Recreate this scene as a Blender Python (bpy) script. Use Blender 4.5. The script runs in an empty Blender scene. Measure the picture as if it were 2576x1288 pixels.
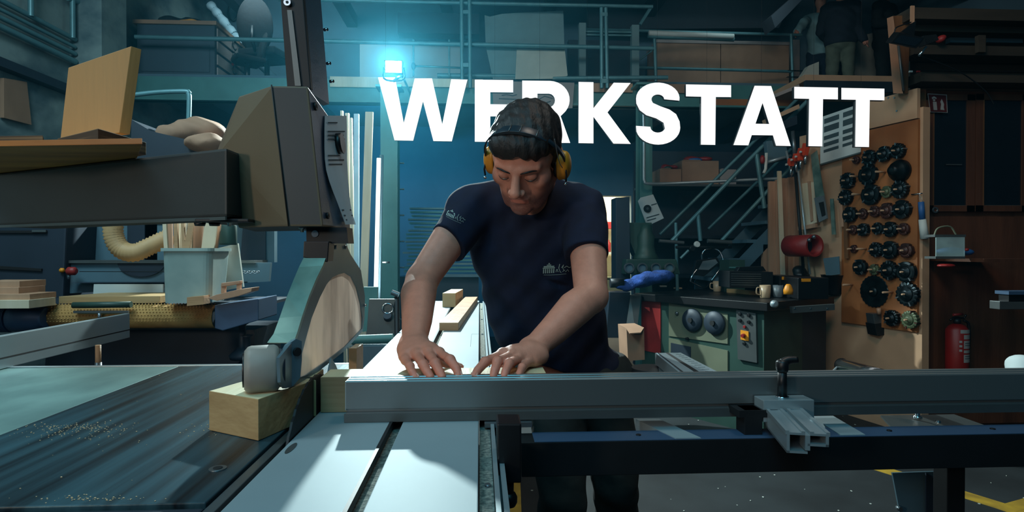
import bpy, bmesh, math, random
import numpy as np
from mathutils import Vector, Matrix
from mathutils.bvhtree import BVHTree
random.seed(7)
PI = math.pi
SC = bpy.context.scene
COL = SC.collection
V = Vector

# ------------------------------------------------------------ camera
CAMZ = 1.22
FPX = 1500.0
cam_data = bpy.data.cameras.new('camera')
cam_data.sensor_width = 36.0
cam_data.lens = 36.0 * FPX / 2576.0
cam_data.clip_start = 0.05
cam = bpy.data.objects.new('camera', cam_data)
COL.objects.link(cam)
cam.location = (0, 0, CAMZ)
cam.rotation_euler = (PI / 2 - math.atan(12 / FPX), 0, -math.atan(82 / FPX))
SC.camera = cam
CR = cam.rotation_euler.to_matrix()

def ray(px, py):
    return CR @ V(((px - 1288) / FPX, (644 - py) / FPX, -1))

def W(px, py, Y):                       # photo pixel -> world point at depth Y
    d = ray(px, py); t = Y / d.y
    return V((d.x * t, Y, CAMZ + d.z * t))

def WZ(px, py, z):                      # ... on the level z
    d = ray(px, py); t = (z - CAMZ) / d.z
    return V((d.x * t, d.y * t, z))

def WX(px, py, X):                      # ... on the plane x = X
    d = ray(px, py); t = X / d.x
    return V((X, d.y * t, CAMZ + d.z * t))

def WP(px, py, P, n):                   # ... on a plane through P with normal n
    d = ray(px, py); c = V((0, 0, CAMZ))
    t = (V(P) - c).dot(n) / d.dot(n)
    return c + d * t

def s(r, g, b):                         # sRGB 0..255 -> linear
    f = lambda c: (c / 255) / 12.92 if c <= 10 else ((c / 255 + .055) / 1.055) ** 2.4
    return (f(r), f(g), f(b))

# ------------------------------------------------------------ light and exposure
SC.view_settings.view_transform = 'Standard'
SC.view_settings.look = 'None'
SC.view_settings.gamma = 1.0
SC.view_settings.exposure = 0.0
SC.view_settings.use_curve_mapping = False
SC.cycles.max_bounces = 5
SC.cycles.diffuse_bounces = 2
SC.cycles.glossy_bounces = 3
SC.cycles.transmission_bounces = 4
SC.cycles.transparent_max_bounces = 6
SC.cycles.volume_bounces = 0
SC.cycles.caustics_reflective = False
SC.cycles.caustics_refractive = False
SC.cycles.sample_clamp_indirect = 4.0

world = bpy.data.worlds.new('world')
SC.world = world
world.use_nodes = True
world.node_tree.nodes['Background'].inputs['Color'].default_value = (0.10, 0.40, 0.60, 1)
world.node_tree.nodes['Background'].inputs['Strength'].default_value = 0.05

def area(name, loc, target, size, power, color, size_y=None):
    L = bpy.data.lights.new(name, 'AREA')
    L.energy = power; L.color = color; L.size = size
    if size_y: L.shape = 'RECTANGLE'; L.size_y = size_y
    o = bpy.data.objects.new(name, L); COL.objects.link(o)
    o.location = loc
    o.rotation_euler = (V(target) - V(loc)).to_track_quat('-Z', 'Y').to_euler()
    return o

LAMP = W(990, 168, 5.05)
L = bpy.data.lights.new('flood_light_beam', 'SPOT')
L.energy = 720; L.color = (0.80, 1.0, 1.0); L.shadow_soft_size = 0.04
L.spot_size = math.radians(122); L.spot_blend = 0.35
o = bpy.data.objects.new('flood_light_beam', L); COL.objects.link(o)
o.location = LAMP + V((0, -0.09, 0))
o.rotation_euler = (V((0.1, 0.5, 0.2)) - LAMP).to_track_quat('-Z', 'Y').to_euler()
# added point light that washes the gallery behind the flood lamp
L = bpy.data.lights.new('gallery_glow_fill', 'POINT')
L.energy = 9; L.color = (0.30, 0.86, 1.0); L.shadow_soft_size = 0.05
o = bpy.data.objects.new('gallery_glow_fill', L); COL.objects.link(o)
o.location = LAMP + V((0, 0.3, 0.05))
# unseen work lamp at left, then area lights added as fill
L = bpy.data.lights.new('workshop_lamp_left', 'SPOT'); L.energy = 82; L.color = (1.0, 0.86, 0.68); L.shadow_soft_size = 0.18
L.spot_size = math.radians(64); L.spot_blend = 1.0
o = bpy.data.objects.new('workshop_lamp_left', L); COL.objects.link(o); o.location = (-2.2, -1.1, 1.75)
o.rotation_euler = (V((-0.72, 1.25, 1.15)) - o.location).to_track_quat('-Z', 'Y').to_euler()
area('fill_light_overhead', (-0.3, -0.4, 3.6), (-0.2, 1.6, 0.8), 1.6, 31, (0.17, 0.74, 1.0))  # added teal fill standing for the ambient tone
area('fill_light_right', (1.0, 1.6, 3.9), (2.8, 4.4, 1.2), 0.8, 25, (1.0, 0.86, 0.72))  # warm fill added to brighten the tool wall
area('fill_light_back_wall', (-1.2, 6.6, 2.55), (-0.8, 8.4, 1.2), 0.6, 24, (0.05, 0.50, 1.0))  # blue fill added to tint the wall under the gallery
area('fill_light_aisle', (-2.2, 1.5, 3.8), (-2.2, 4.2, 1.4), 1.0, 74, (0.62, 0.90, 1.0))  # fill added to brighten the sander and left wall

area('gallery_fill_left', (-2.4, 6.9, 4.25), (-2.2, 8.4, 3.4), 0.8, 16, (0.62, 0.92, 1.0))  # added fill for the left gallery wall and cabinet
area('gallery_fill_right', (3.2, 6.6, 4.25), (3.4, 8.2, 3.6), 0.8, 4, (0.62, 0.92, 1.0))  # weaker added fill towards the people on the gallery
HAZE = True
area('fill_light_front', (-1.0, -1.4, 2.3), (0.2, 1.5, 1.2), 1.1, 11, (0.78, 0.88, 1.0))  # soft fill added from the camera side
# ------------------------------------------------------------ materials
def new_mat(name):
    m = bpy.data.materials.new(name); m.use_nodes = True
    return m, m.node_tree, m.node_tree.nodes['Principled BSDF']

def M(name, col, rough=0.55, metal=0.0, var=0.18, scale=6.0, stretch=(1, 1, 1), bump=0.0, bscale=None,
      dark=None, alpha=1.0, trans=0.0, detail=4.0, spec=0.5, thresh=(0.35, 0.65)):
    m, nt, b = new_mat(name)
    N, Lk = nt.nodes, nt.links
    tc = N.new('ShaderNodeTexCoord'); mp = N.new('ShaderNodeMapping')
    mp.inputs['Scale'].default_value = stretch
    Lk.new(tc.outputs['Object'], mp.inputs['Vector'])
    nz = N.new('ShaderNodeTexNoise'); nz.inputs['Scale'].default_value = scale; nz.inputs['Detail'].default_value = detail
    Lk.new(mp.outputs['Vector'], nz.inputs['Vector'])
    rp = N.new('ShaderNodeValToRGB')
    rp.color_ramp.elements[0].position = thresh[0]; rp.color_ramp.elements[1].position = thresh[1]
    c0 = dark if dark else tuple(c * (1 - var) for c in col)
    c1 = col if dark else tuple(min(1, c * (1 + var)) for c in col)
    rp.color_ramp.elements[0].color = (*c0, 1); rp.color_ramp.elements[1].color = (*c1, 1)
    Lk.new(nz.outputs['Fac'], rp.inputs['Fac'])
    Lk.new(rp.outputs['Color'], b.inputs['Base Color'])
    b.inputs['Roughness'].default_value = rough; b.inputs['Metallic'].default_value = metal
    b.inputs['Specular IOR Level'].default_value = spec
    b.inputs['Alpha'].default_value = alpha
    b.inputs['Transmission Weight'].default_value = trans
    if bump:
        n2 = N.new('ShaderNodeTexNoise'); n2.inputs['Scale'].default_value = bscale or scale * 4
        Lk.new(mp.outputs['Vector'], n2.inputs['Vector'])
        bp = N.new('ShaderNodeBump'); bp.inputs['Strength'].default_value = bump; bp.inputs['Distance'].default_value = 0.01
        Lk.new(n2.outputs['Fac'], bp.inputs['Height']); Lk.new(bp.outputs['Normal'], b.inputs['Normal'])
    return m

def wood(name, c1, c2, axis='y', scale=14, rough=0.55):
    st = {'x': (0.12, 1, 1), 'y': (1, 0.12, 1), 'z': (1, 1, 0.12)}[axis]
    return M(name, c2, rough, dark=c1, scale=scale, stretch=st, bump=0.15, bscale=60, detail=8, thresh=(0.3, 0.7))

def glow(name, col, strength):
    m, nt, b = new_mat(name)
    b.inputs['Base Color'].default_value = (0, 0, 0, 1)
    b.inputs['Emission Color'].default_value = (*col, 1); b.inputs['Emission Strength'].default_value = strength
    return m

MT = dict(
    table_iron=M('table_iron', s(62, 104, 118), 0.33, 0.4, dark=s(10, 24, 32), scale=9, stretch=(2.8, 0.10, 1), detail=9, bump=0.05, bscale=30, thresh=(0.36, 0.72)),  # reflection streaks of the top painted into the colour
    table_ext=M('table_ext', s(112, 146, 142), 0.5, 0.15, dark=s(66, 98, 98), scale=3.5, stretch=(1.4, 0.8, 1), detail=9, bump=0.05),
    alu=M('alu', s(168, 182, 186), 0.36, 0.55, var=0.08, scale=5, stretch=(1, 0.2, 1), detail=8),
    alu_dust=M('alu_dust', s(142, 158, 163), 0.6, 0.16, var=0.07, scale=3, detail=9),
    alu_fence=M('alu_fence', s(135, 140, 140), 0.34, 0.7, var=0.06, scale=3, stretch=(0.2, 1, 1)),
    alu_dark=M('alu_dark', s(98, 104, 104), 0.4, 0.6, var=0.08, scale=8),
    steel=M('steel', s(120, 130, 135), 0.35, 0.8, var=0.1, scale=9),
    chrome=M('chrome', s(200, 205, 208), 0.16, 1.0, var=0.05),
    steel_dark=M('steel_dark', s(26, 30, 33), 0.5, 0.3, var=0.2, scale=5, bump=0.05),
    groove=M('groove', s(10, 14, 17), 0.7, 0.0),
    chip=M('chip', s(150, 150, 138), 0.9, dark=s(84, 92, 88), scale=140, detail=3, bump=0.3, bscale=200),
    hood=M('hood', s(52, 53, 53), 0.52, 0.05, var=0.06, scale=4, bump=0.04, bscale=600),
    hood_lit_tan=M('hood_lit_tan', s(102, 88, 68), 0.55, 0.0, var=0.06, scale=4, bump=0.04, bscale=600),  # same housing, its lit left face painted tan
    hood_cool_side=M('hood_cool_side', s(52, 78, 102), 0.45, 0.2, var=0.08, scale=5, bump=0.08, bscale=220),  # same housing, right faces bluish with cool light put into the colour
    black=M('black', s(14, 16, 19), 0.4, 0.0, var=0.2),
    black_matte=M('black_matte', s(12, 14, 17), 0.85, 0.0, var=0.2),
    guard=M('guard', s(104, 130, 142), 0.34, 0.5, var=0.1, scale=6, bump=0.03),
    guard_green=M('guard_green', s(140, 164, 150), 0.4, 0.4, dark=s(84, 112, 104), scale=7),
    guard_panel=M('guard_panel', s(248, 222, 204), 0.35, 0.0, dark=s(172, 150, 138), scale=9, stretch=(1, 1, 0.25), detail=7, thresh=(0.38, 0.6)),  # pinkish wood reflections put into the panel colour
    roller=M('roller', s(142, 136, 128), 0.55, 0.0, var=0.07, scale=12, bump=0.05),
    birch=wood('birch', s(160, 128, 86), s(192, 160, 114), 'x', 11),
    birch_lit_top=wood('birch_lit_top', s(214, 194, 150), s(232, 216, 178), 'y', 11),  # paler copy of birch, light on the tops put into the colour
    beech=wood('beech', s(156, 118, 84), s(190, 152, 112), 'x', 10),
    ply=wood('ply', s(184, 132, 78), s(208, 156, 98), 'z', 3, 0.6),
    ply_edge=M('ply_edge', s(140, 112, 80), 0.7, dark=s(66, 50, 36), scale=60, stretch=(0.02, 0.02, 1), detail=1, thresh=(0.45, 0.55)),
    loft=wood('loft', s(44, 40, 34), s(66, 58, 48), 'x', 8),
    larch=wood('larch', s(136, 76, 30), s(196, 124, 58), 'x', 14, 0.5),
    pine=wood('pine', s(196, 178, 146), s(226, 210, 184), 'z', 8),
    pine_warm=wood('pine_warm', s(158, 118, 92), s(192, 150, 120), 'z', 8),
    osb=M('osb', s(168, 104, 56), 0.6, dark=s(138, 82, 42), scale=3, detail=7),
    osb_pale=M('osb_pale', s(190, 152, 120), 0.7, var=0.08, scale=4),
    cupboard=wood('cupboard', s(66, 38, 24), s(100, 60, 40), 'z', 8),
    cupboard_edge=wood('cupboard_edge', s(88, 58, 34), s(128, 86, 52), 'z', 8),
    card=M('card', s(150, 116, 92), 0.8, var=0.1, scale=5),
    card_teal=M('card_teal', s(112, 138, 140), 0.8, var=0.12, scale=3),
    card_pale=M('card_pale', s(178, 180, 168), 0.8, var=0.1, scale=4),
    teal_steel=M('teal_steel', s(74, 126, 124), 0.5, 0.1, var=0.1, scale=4),
    rail=M('rail', s(96, 140, 146), 0.42, 0.3, var=0.1, scale=8),
    wall=M('wall', s(128, 146, 144), 0.9, dark=s(66, 90, 98), scale=2.2, stretch=(1, 0.8, 1.3), detail=7, bump=0.7, bscale=9, thresh=(0.38, 0.6)),
    wall_plain=M('wall_plain', s(84, 110, 124), 0.9, var=0.12, scale=1.3, bump=0.1),
    wall_lit=M('wall_lit', s(190, 205, 205), 0.9, var=0.05, scale=2),  # pale tone stands for lamp light on the wall
    roof=M('roof', s(78, 96, 100), 0.8, var=0.14, scale=1.2),
    roof_dark=M('roof_dark', s(34, 42, 50), 0.8, var=0.14, scale=1.5),
    floor=M('floor', s(36, 43, 46), 0.8, dark=s(20, 26, 29), scale=3.0, detail=9, bump=0.05),
    yellow=M('yellow', s(196, 158, 52), 0.6, dark=s(150, 120, 46), scale=9),
    fleck=M('fleck', s(190, 195, 185), 0.9),
    cab_grey=M('cab_grey', s(58, 74, 86), 0.6, 0.1, var=0.08, scale=3),
    cab_pale=M('cab_pale', s(150, 140, 136), 0.7, var=0.1, scale=4),
    red=M('red', s(134, 24, 22), 0.45, var=0.12),
    red_dark=M('red_dark', s(146, 36, 34), 0.5, var=0.15),
    orange=M('orange', s(226, 74, 36), 0.45, var=0.1),
    amber=M('amber', s(222, 142, 30), 0.45, var=0.08),
    muff=M('muff', s(216, 140, 40), 0.4, var=0.06),
    blue=M('blue', s(40, 92, 150), 0.5, var=0.1),
    blue_cloth=M('blue_cloth', s(26, 62, 128), 0.9, var=0.3, scale=20, bump=0.4),
    machine_blue=M('machine_blue', s(58, 84, 112), 0.5, 0.1, var=0.1, scale=4),
    machine_teal=M('machine_teal', s(84, 112, 124), 0.55, 0.1, var=0.1, scale=3),
    machine_dark=M('machine_dark', s(36, 48, 60), 0.55, 0.1, var=0.15, scale=3),
    machine_green=M('machine_green', s(44, 72, 64), 0.5, 0.1, var=0.12, scale=4),
    machine_cream=M('machine_cream', s(104, 110, 90), 0.55, 0.0, var=0.08, scale=4),
    ochre=M('ochre', s(180, 138, 80), 0.85, var=0.12, scale=20),
    hose=M('hose', s(186, 150, 104), 0.6, var=0.08),
    bucket=M('bucket', s(160, 178, 172), 0.5, dark=s(136, 158, 154), scale=7),
    plate_white=M('plate_white', s(200, 206, 200), 0.6, var=0.04),
    paper=M('paper', s(196, 208, 208), 0.7, var=0.05, scale=5),
    paper_blue=M('paper_blue', s(176, 206, 218), 0.5, var=0.1, scale=7),
    ink=M('ink', s(60, 78, 84), 0.8),
    glass_dark=M('glass_dark', s(18, 26, 34), 0.12, 0.0, var=0.1),
    plastic_clear=M('plastic_clear', s(190, 220, 220), 0.2, 0.0, alpha=0.45),
    cutter=M('cutter', s(34, 50, 54), 0.36, 0.7, dark=s(18, 26, 30), scale=18),
    cutter_brown=M('cutter_brown', s(84, 44, 34), 0.45, 0.3, dark=s(46, 30, 28), scale=18),
    cutter_green=M('cutter_green', s(84, 96, 70), 0.45, 0.3, var=0.3, scale=18),
    skin=None,
    shirt=M('shirt', s(8, 20, 46), 0.9, var=0.15, scale=30, bump=0.5, bscale=14),
    trousers=M('trousers', s(40, 44, 42), 0.9, var=0.2, scale=12, bump=0.6, bscale=16),
    hair=M('hair', s(34, 28, 27), 0.6, dark=s(12, 11, 12), scale=60, stretch=(1, 0.25, 0.5), bump=0.3, bscale=120, detail=8),
    band=M('band', s(24, 42, 52), 0.35, 0.0, var=0.1),
    shoe=M('shoe', s(18, 18, 20), 0.7),
    sweat=M('sweat', s(132, 168, 172), 0.9, var=0.08, bump=0.3, bscale=20),
    jacket=M('jacket', s(24, 32, 44), 0.9, var=0.1, bump=0.3, bscale=20),
    jacket_black=M('jacket_black', s(12, 16, 20), 0.9, var=0.1, bump=0.3, bscale=20),
    jeans=M('jeans', s(26, 40, 58), 0.9, var=0.1),
    khaki=M('khaki', s(92, 100, 86), 0.9, var=0.2, bump=0.4, bscale=20),
    logo=M('logo', s(170, 186, 176), 0.7, var=0.05),
    mug=M('mug', s(176, 150, 120), 0.35, var=0.08),
    mug_grey=M('mug_grey', s(110, 120, 124), 0.35, var=0.08),
    dust=M('dust', s(196, 176, 140), 0.95, var=0.15, scale=50),
    sign_red=M('sign_red', s(76, 22, 24), 0.5, var=0.05),
    sign_white=M('sign_white', s(150, 150, 148), 0.5, var=0.04),
    letter=glow('letter', (1.0, 1.0, 1.0), 1.05),
    letter_side=M('letter_side', s(40, 44, 48), 0.6),
    lamp=glow('lamp', (0.85, 1.0, 1.0), 60.0),
    tube=glow('tube', (0.92, 1.0, 0.97), 2.2),
    roomglow=glow('roomglow', (1.0, 0.93, 0.70), 2.0),
    cream=M('cream', s(235, 225, 190), 0.9, var=0.03),
)

def translucent(m, fac):               # scratched milky plastic: light from behind shows through
    nt = m.node_tree; out = nt.nodes['Material Output']; b = nt.nodes['Principled BSDF']
    tr = nt.nodes.new('ShaderNodeBsdfTranslucent'); mx = nt.nodes.new('ShaderNodeMixShader'); mx.inputs[0].default_value = fac
    nt.links.new(b.inputs['Base Color'].links[0].from_socket, tr.inputs['Color'])
    nt.links.new(b.outputs[0], mx.inputs[1]); nt.links.new(tr.outputs[0], mx.inputs[2]); nt.links.new(mx.outputs[0], out.inputs['Surface'])
translucent(MT['guard_panel'], 0.75)

# ------------------------------------------------------------ building helpers
ORG = {}

def put(o, name=None, label=None, cat=None, group=None, kind=None):
    if label: o['label'] = label
    if cat: o['category'] = cat
    if group: o['group'] = group
    if kind: o['kind'] = kind
    return o

def thing(name, label, cat, loc, group=None):
    o = bpy.data.objects.new(name, None); COL.objects.link(o)
    o.empty_display_size = 0.05
    o.location = loc; ORG[o.name] = V(loc)
    return put(o, None, label, cat, group)

def link_mesh(name, me, mat, parent=None, org=None):
    """me holds world coordinates; they are moved to the parent's origin (or to the thing's own base)"""
    n = len(me.vertices)
    co = np.empty(n * 3, np.float32); me.vertices.foreach_get('co', co); co = co.reshape(-1, 3)
    if parent is not None: og = ORG[parent.name]
    else:
        if org is None:
            lo, hi = co.min(0), co.max(0)
            org = V((float(lo[0] + hi[0]) / 2, float(lo[1] + hi[1]) / 2, float(lo[2])))
        og = V(org)
    co -= np.array(og, np.float32)
    me.vertices.foreach_set('co', co.ravel()); me.update()
    o = bpy.data.objects.new(name, me); COL.objects.link(o)
    for m in (mat if isinstance(mat, (list, tuple)) else [mat]):
        me.materials.append(m)
    if parent is not None: o.parent = parent
    else: o.location = og
    ORG[o.name] = og
    return o

class MB:
    def __init__(self): self.v = []; self.f = []; self.sm = []; self.mi = []; self.cur = 0
    def add(self, vs, fs, smooth=False):
        b = len(self.v); self.v += [tuple(p) for p in vs]
        for f in fs: self.f.append(tuple(b + i for i in f)); self.sm.append(smooth); self.mi.append(self.cur)
        return self
    def m(self, i): self.cur = i; return self
    def box(self, c, size, R=None):
        c = V(c); hx, hy, hz = (q / 2 for q in size)
        vs = [V((x, y, z)) for x in (-hx, hx) for y in (-hy, hy) for z in (-hz, hz)]
        if R is not None: vs = [R @ q for q in vs]
        return self.add([c + q for q in vs], [(0, 1, 3, 2), (4, 6, 7, 5), (0, 4, 5, 1), (2, 3, 7, 6), (0, 2, 6, 4), (1, 5, 7, 3)])
    def mm(self, lo, hi):
        lo, hi = V(lo), V(hi)
        return self.box((lo + hi) / 2, [abs(a) for a in (hi - lo)])
    def prism(self, poly, ext, smooth=False):
        """polygon of world points extruded by the vector ext"""
        n = len(poly); ext = V(ext); p = [V(q) for q in poly]
        vs = p + [q + ext for q in p]
        fs = [tuple(range(n)), tuple(range(2 * n - 1, n - 1, -1))]
        self.add(vs, fs)
        return self.add(vs, [(i, i + n, (i + 1) % n + n, (i + 1) % n) for i in range(n)], smooth)
    def px(self, pts, Y, depth, smooth=False):
        return self.prism([W(x, y, Y) for x, y in pts], (0, depth, 0), smooth)
    def hexa(self, a, b):
        """two quads (4 points each) joined"""
        return self.add(list(a) + list(b), [(0, 1, 2, 3), (7, 6, 5, 4), (0, 4, 5, 1), (1, 5, 6, 2), (2, 6, 7, 3), (3, 7, 4, 0)])
    def cyl(self, a, b, r, r2=None, n=16, caps=True, hole=0):
        a, b = V(a), V(b); r2 = r if r2 is None else r2
        z = (b - a).normalized(); x = z.orthogonal().normalized(); y = z.cross(x)
        c = [(math.cos(2 * PI * i / n), math.sin(2 * PI * i / n)) for i in range(n)]
        vs = [a + (x * p + y * q) * r for p, q in c] + [b + (x * p + y * q) * r2 for p, q in c]
        self.add(vs, [(i, (i + 1) % n, (i + 1) % n + n, i + n) for i in range(n)], True)
        if caps and not hole:
            self.add(vs, [tuple(range(n - 1, -1, -1)), tuple(range(n, 2 * n))])
        if hole:
            vi = [a + (x * p + y * q) * hole for p, q in c] + [b + (x * p + y * q) * hole for p, q in c]
            al = vs + vi
            self.add(al, [(i + 2 * n, i, (i + 1) % n, (i + 1) % n + 2 * n)[::-1] for i in range(n)] +
                     [(i + 3 * n, i + n, (i + 1) % n + n, (i + 1) % n + 3 * n) for i in range(n)])
            self.add(al, [(i + 3 * n, (i + 1) % n + 3 * n, (i + 1) % n + 2 * n, i + 2 * n) for i in range(n)], True)
        return self
    def tube(self, pts, r, n=8, radii=None, caps=True):
        pts = [V(p) for p in pts]; N = len(pts); vs = []
        t0 = (pts[1] - pts[0]).normalized(); x = t0.orthogonal().normalized()
        for i, p in enumerate(pts):
            t = (pts[min(i + 1, N - 1)] - pts[max(i - 1, 0)]).normalized()
            x = (x - t * x.dot(t)).normalized(); y = t.cross(x)
            rr = radii[i] if radii else r
            vs += [p + (x * math.cos(2 * PI * k / n) + y * math.sin(2 * PI * k / n)) * rr for k in range(n)]
        fs = [(i * n + k, i * n + (k + 1) % n, (i + 1) * n + (k + 1) % n, (i + 1) * n + k) for i in range(N - 1) for k in range(n)]
        self.add(vs, fs, True)
        if caps: self.add(vs, [tuple(range(n - 1, -1, -1)), tuple(range((N - 1) * n, N * n))])
        return self
    def lathe(self, base, axis, prof, n=20, teeth=0, depth=0.0):
        """prof: list of (radius, height along axis)"""
        base = V(base); z = V(axis).normalized(); x = z.orthogonal().normalized(); y = z.cross(x); vs = []
        for r, h in prof:
            for k in range(n):
                a = 2 * PI * k / n
                rr = r * (1 - depth) if (teeth and k % (n // teeth) == 0) else r
                vs.append(base + z * h + (x * math.cos(a) + y * math.sin(a)) * rr)
        m = len(prof)
        self.add(vs, [(i * n + k, i * n + (k + 1) % n, (i + 1) * n + (k + 1) % n, (i + 1) * n + k) for i in range(m - 1) for k in range(n)], not teeth)
        return self.add(vs, [tuple(range(n - 1, -1, -1)), tuple(range((m - 1) * n, m * n))])
    def mesh(self, name):
        me = bpy.data.meshes.new(name); me.from_pydata(self.v, [], self.f)
        me.polygons.foreach_set('use_smooth', self.sm); me.polygons.foreach_set('material_index', self.mi)
        return me
    def build(self, name, mat, parent=None, bevel=0, fix=True, label=None, cat=None, group=None, kind=None):
        me = self.mesh(name)
        if fix or bevel:
            bm = bmesh.new(); bm.from_mesh(me)
            bmesh.ops.remove_doubles(bm, verts=bm.verts, dist=1e-6)
            bmesh.ops.recalc_face_normals(bm, faces=bm.faces)
            if bevel:
                es = [e for e in bm.edges if len(e.link_faces) == 2 and e.calc_face_angle(0) > 0.6]
                bmesh.ops.bevel(bm, geom=es, offset=bevel, segments=2, affect='EDGES', profile=0.6)
            bm.to_mesh(me); bm.free()
        o = link_mesh(name, me, mat, parent)
        return put(o, None, label, cat, group, kind)

def arc(pts, n=6):
    """Catmull-Rom through points"""
    pts = [V(p) for p in pts]; P = [pts[0] * 2 - pts[1]] + pts + [pts[-1] * 2 - pts[-2]]; out = []
    for i in range(1, len(P) - 2):
        for k in range(n):
            t = k / n; a, b, c, d = P[i - 1], P[i], P[i + 1], P[i + 2]
            out.append(0.5 * ((2 * b) + (c - a) * t + (2 * a - 5 * b + 4 * c - d) * t * t + (3 * b - a - 3 * c + d) * t ** 3))
    return out + [pts[-1]]

# ------------------------------------------------------------ smooth solids (distance fields) for figures
class Field:
    def __init__(self, lo, hi, h):
        self.lo = np.array(lo, np.float32); self.h = h
        self.n = np.ceil((np.array(hi) - self.lo) / h).astype(int) + 1
        self.F = np.full(self.n, 1.0, np.float32)
    def _win(self, mn, mx, pad):
        a = np.maximum(0, np.floor((np.array(mn) - pad - self.lo) / self.h).astype(int))
        b = np.minimum(self.n, np.ceil((np.array(mx) + pad - self.lo) / self.h).astype(int) + 1)
        if np.any(b <= a): return None
        ax = [(self.lo[i] + np.arange(a[i], b[i]) * self.h).astype(np.float32) for i in range(3)]
        return tuple(slice(a[i], b[i]) for i in range(3)), ax[0][:, None, None], ax[1][None, :, None], ax[2][None, None, :]
    def _mix(self, sl, d, k, sub=False):
        a = self.F[sl]
        if sub:
            d = -d; hh = np.clip(0.5 - 0.5 * (a - d) / k, 0, 1)
            self.F[sl] = a + (d - a) * hh + k * hh * (1 - hh)
        elif k <= 0: self.F[sl] = np.minimum(a, d)
        else:
            hh = np.clip(0.5 + 0.5 * (a - d) / k, 0, 1)
            self.F[sl] = a + (d - a) * hh - k * hh * (1 - hh)
    def cone(self, a, b, ra, rb, k=0.01, sub=False):
        a = np.array(a, float); b = np.array(b, float); r = max(ra, rb)
        w = self._win(np.minimum(a, b), np.maximum(a, b), r + k + 3 * self.h)
        if w is None: return self
        sl, X, Y, Z = w; ab = b - a; L2 = float(ab @ ab) + 1e-12
        t = np.clip(((X - a[0]) * ab[0] + (Y - a[1]) * ab[1] + (Z - a[2]) * ab[2]) / L2, 0, 1)
        d = np.sqrt((X - a[0] - t * ab[0]) ** 2 + (Y - a[1] - t * ab[1]) ** 2 + (Z - a[2] - t * ab[2]) ** 2) - (ra + (rb - ra) * t)
        self._mix(sl, d.astype(np.float32), k, sub); return self
    def chain(self, pts, rs, k=0.01):
        P = [np.array(p, float) for p in pts]; m = max(rs)
        w = self._win(np.min(P, 0), np.max(P, 0), m + k + 3 * self.h)
        if w is None: return self
        sl, X, Y, Z = w; D = None
        for i in range(len(P) - 1):
            a, ab = P[i], P[i + 1] - P[i]; L2 = float(ab @ ab) + 1e-12
            t = np.clip(((X - a[0]) * ab[0] + (Y - a[1]) * ab[1] + (Z - a[2]) * ab[2]) / L2, 0, 1)
            d = np.sqrt((X - a[0] - t * ab[0]) ** 2 + (Y - a[1] - t * ab[1]) ** 2 + (Z - a[2] - t * ab[2]) ** 2) - (rs[i] + (rs[i + 1] - rs[i]) * t)
            D = d if D is None else np.minimum(D, d)
        self._mix(sl, D.astype(np.float32), k); return self
    def ell(self, c, r, k=0.01, R=None, sub=False):
        c = np.array(c, float); r = np.array(r, float); m = r.max()
        w = self._win(c, c, m + k + 3 * self.h)
        if w is None: return self
        sl, X, Y, Z = w; x, y, z = X - c[0], Y - c[1], Z - c[2]
        if R is not None:
            R = np.array(R)
            x, y, z = (R[0, i] * x + R[1, i] * y + R[2, i] * z for i in range(3))
        q = np.sqrt((x / r[0]) ** 2 + (y / r[1]) ** 2 + (z / r[2]) ** 2)
        q2 = np.sqrt((x / r[0] ** 2) ** 2 + (y / r[1] ** 2) ** 2 + (z / r[2] ** 2) ** 2) + 1e-6
        self._mix(sl, (q * (q - 1) / q2).astype(np.float32), k, sub); return self
    def grid(self):
        return [(self.lo[i] + np.arange(self.n[i]) * self.h).astype(np.float32).reshape([-1 if j == i else 1 for j in range(3)]) for i in range(3)]
    def cut(self, P, n):
        """keep the side of the plane that n points away from"""
        X, Y, Z = self.grid(); n = V(n).normalized()
        self.F = np.maximum(self.F, (X - P[0]) * n[0] + (Y - P[1]) * n[1] + (Z - P[2]) * n[2]).astype(np.float32); return self
    def nets(self):
        F = self.F; F[0], F[-1] = 1, 1; F[:, 0], F[:, -1] = 1, 1; F[:, :, 0], F[:, :, -1] = 1, 1
        S = F < 0; nx, ny, nz = F.shape
        c = np.zeros((nx - 1, ny - 1, nz - 1), np.int8)
        offs = [(i, j, k) for i in (0, 1) for j in (0, 1) for k in (0, 1)]
        for i, j, k in offs: c += S[i:nx - 1 + i, j:ny - 1 + j, k:nz - 1 + k]
        act = (c > 0) & (c < 8); idx = np.argwhere(act); n = len(idx)
        vals = np.stack([F[idx[:, 0] + i, idx[:, 1] + j, idx[:, 2] + k] for i, j, k in offs], 1)
        acc = np.zeros((n, 3)); cnt = np.zeros(n); oa = np.array(offs, float)
        for p in range(8):
            for q in range(p + 1, 8):
                if np.abs(oa[p] - oa[q]).sum() != 1: continue
                m = (vals[:, p] < 0) != (vals[:, q] < 0)
                t = vals[m, p] / (vals[m, p] - vals[m, q])
                acc[m] += oa[p] + (oa[q] - oa[p]) * t[:, None]; cnt[m] += 1
        v = (idx + acc / cnt[:, None]) * self.h + self.lo
        vid = np.full(act.shape, -1, np.int64); vid[act] = np.arange(n)
        fs = []
        for ax in range(3):
            u, w = (ax + 1) % 3, (ax + 2) % 3
            A = np.moveaxis(S, (ax, u, w), (0, 1, 2)); I = np.moveaxis(vid, (ax, u, w), (0, 1, 2))
            d = A[:-1, 1:-1, 1:-1] != A[1:, 1:-1, 1:-1]; e = np.argwhere(d)
            i, j, k = e[:, 0], e[:, 1] + 1, e[:, 2] + 1
            q = np.stack([I[i, j - 1, k - 1], I[i, j, k - 1], I[i, j, k], I[i, j - 1, k]], 1)
            flip = ~A[i, j, k]; q[flip] = q[flip][:, ::-1]; fs.append(q)
        return v, np.concatenate(fs)

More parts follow.
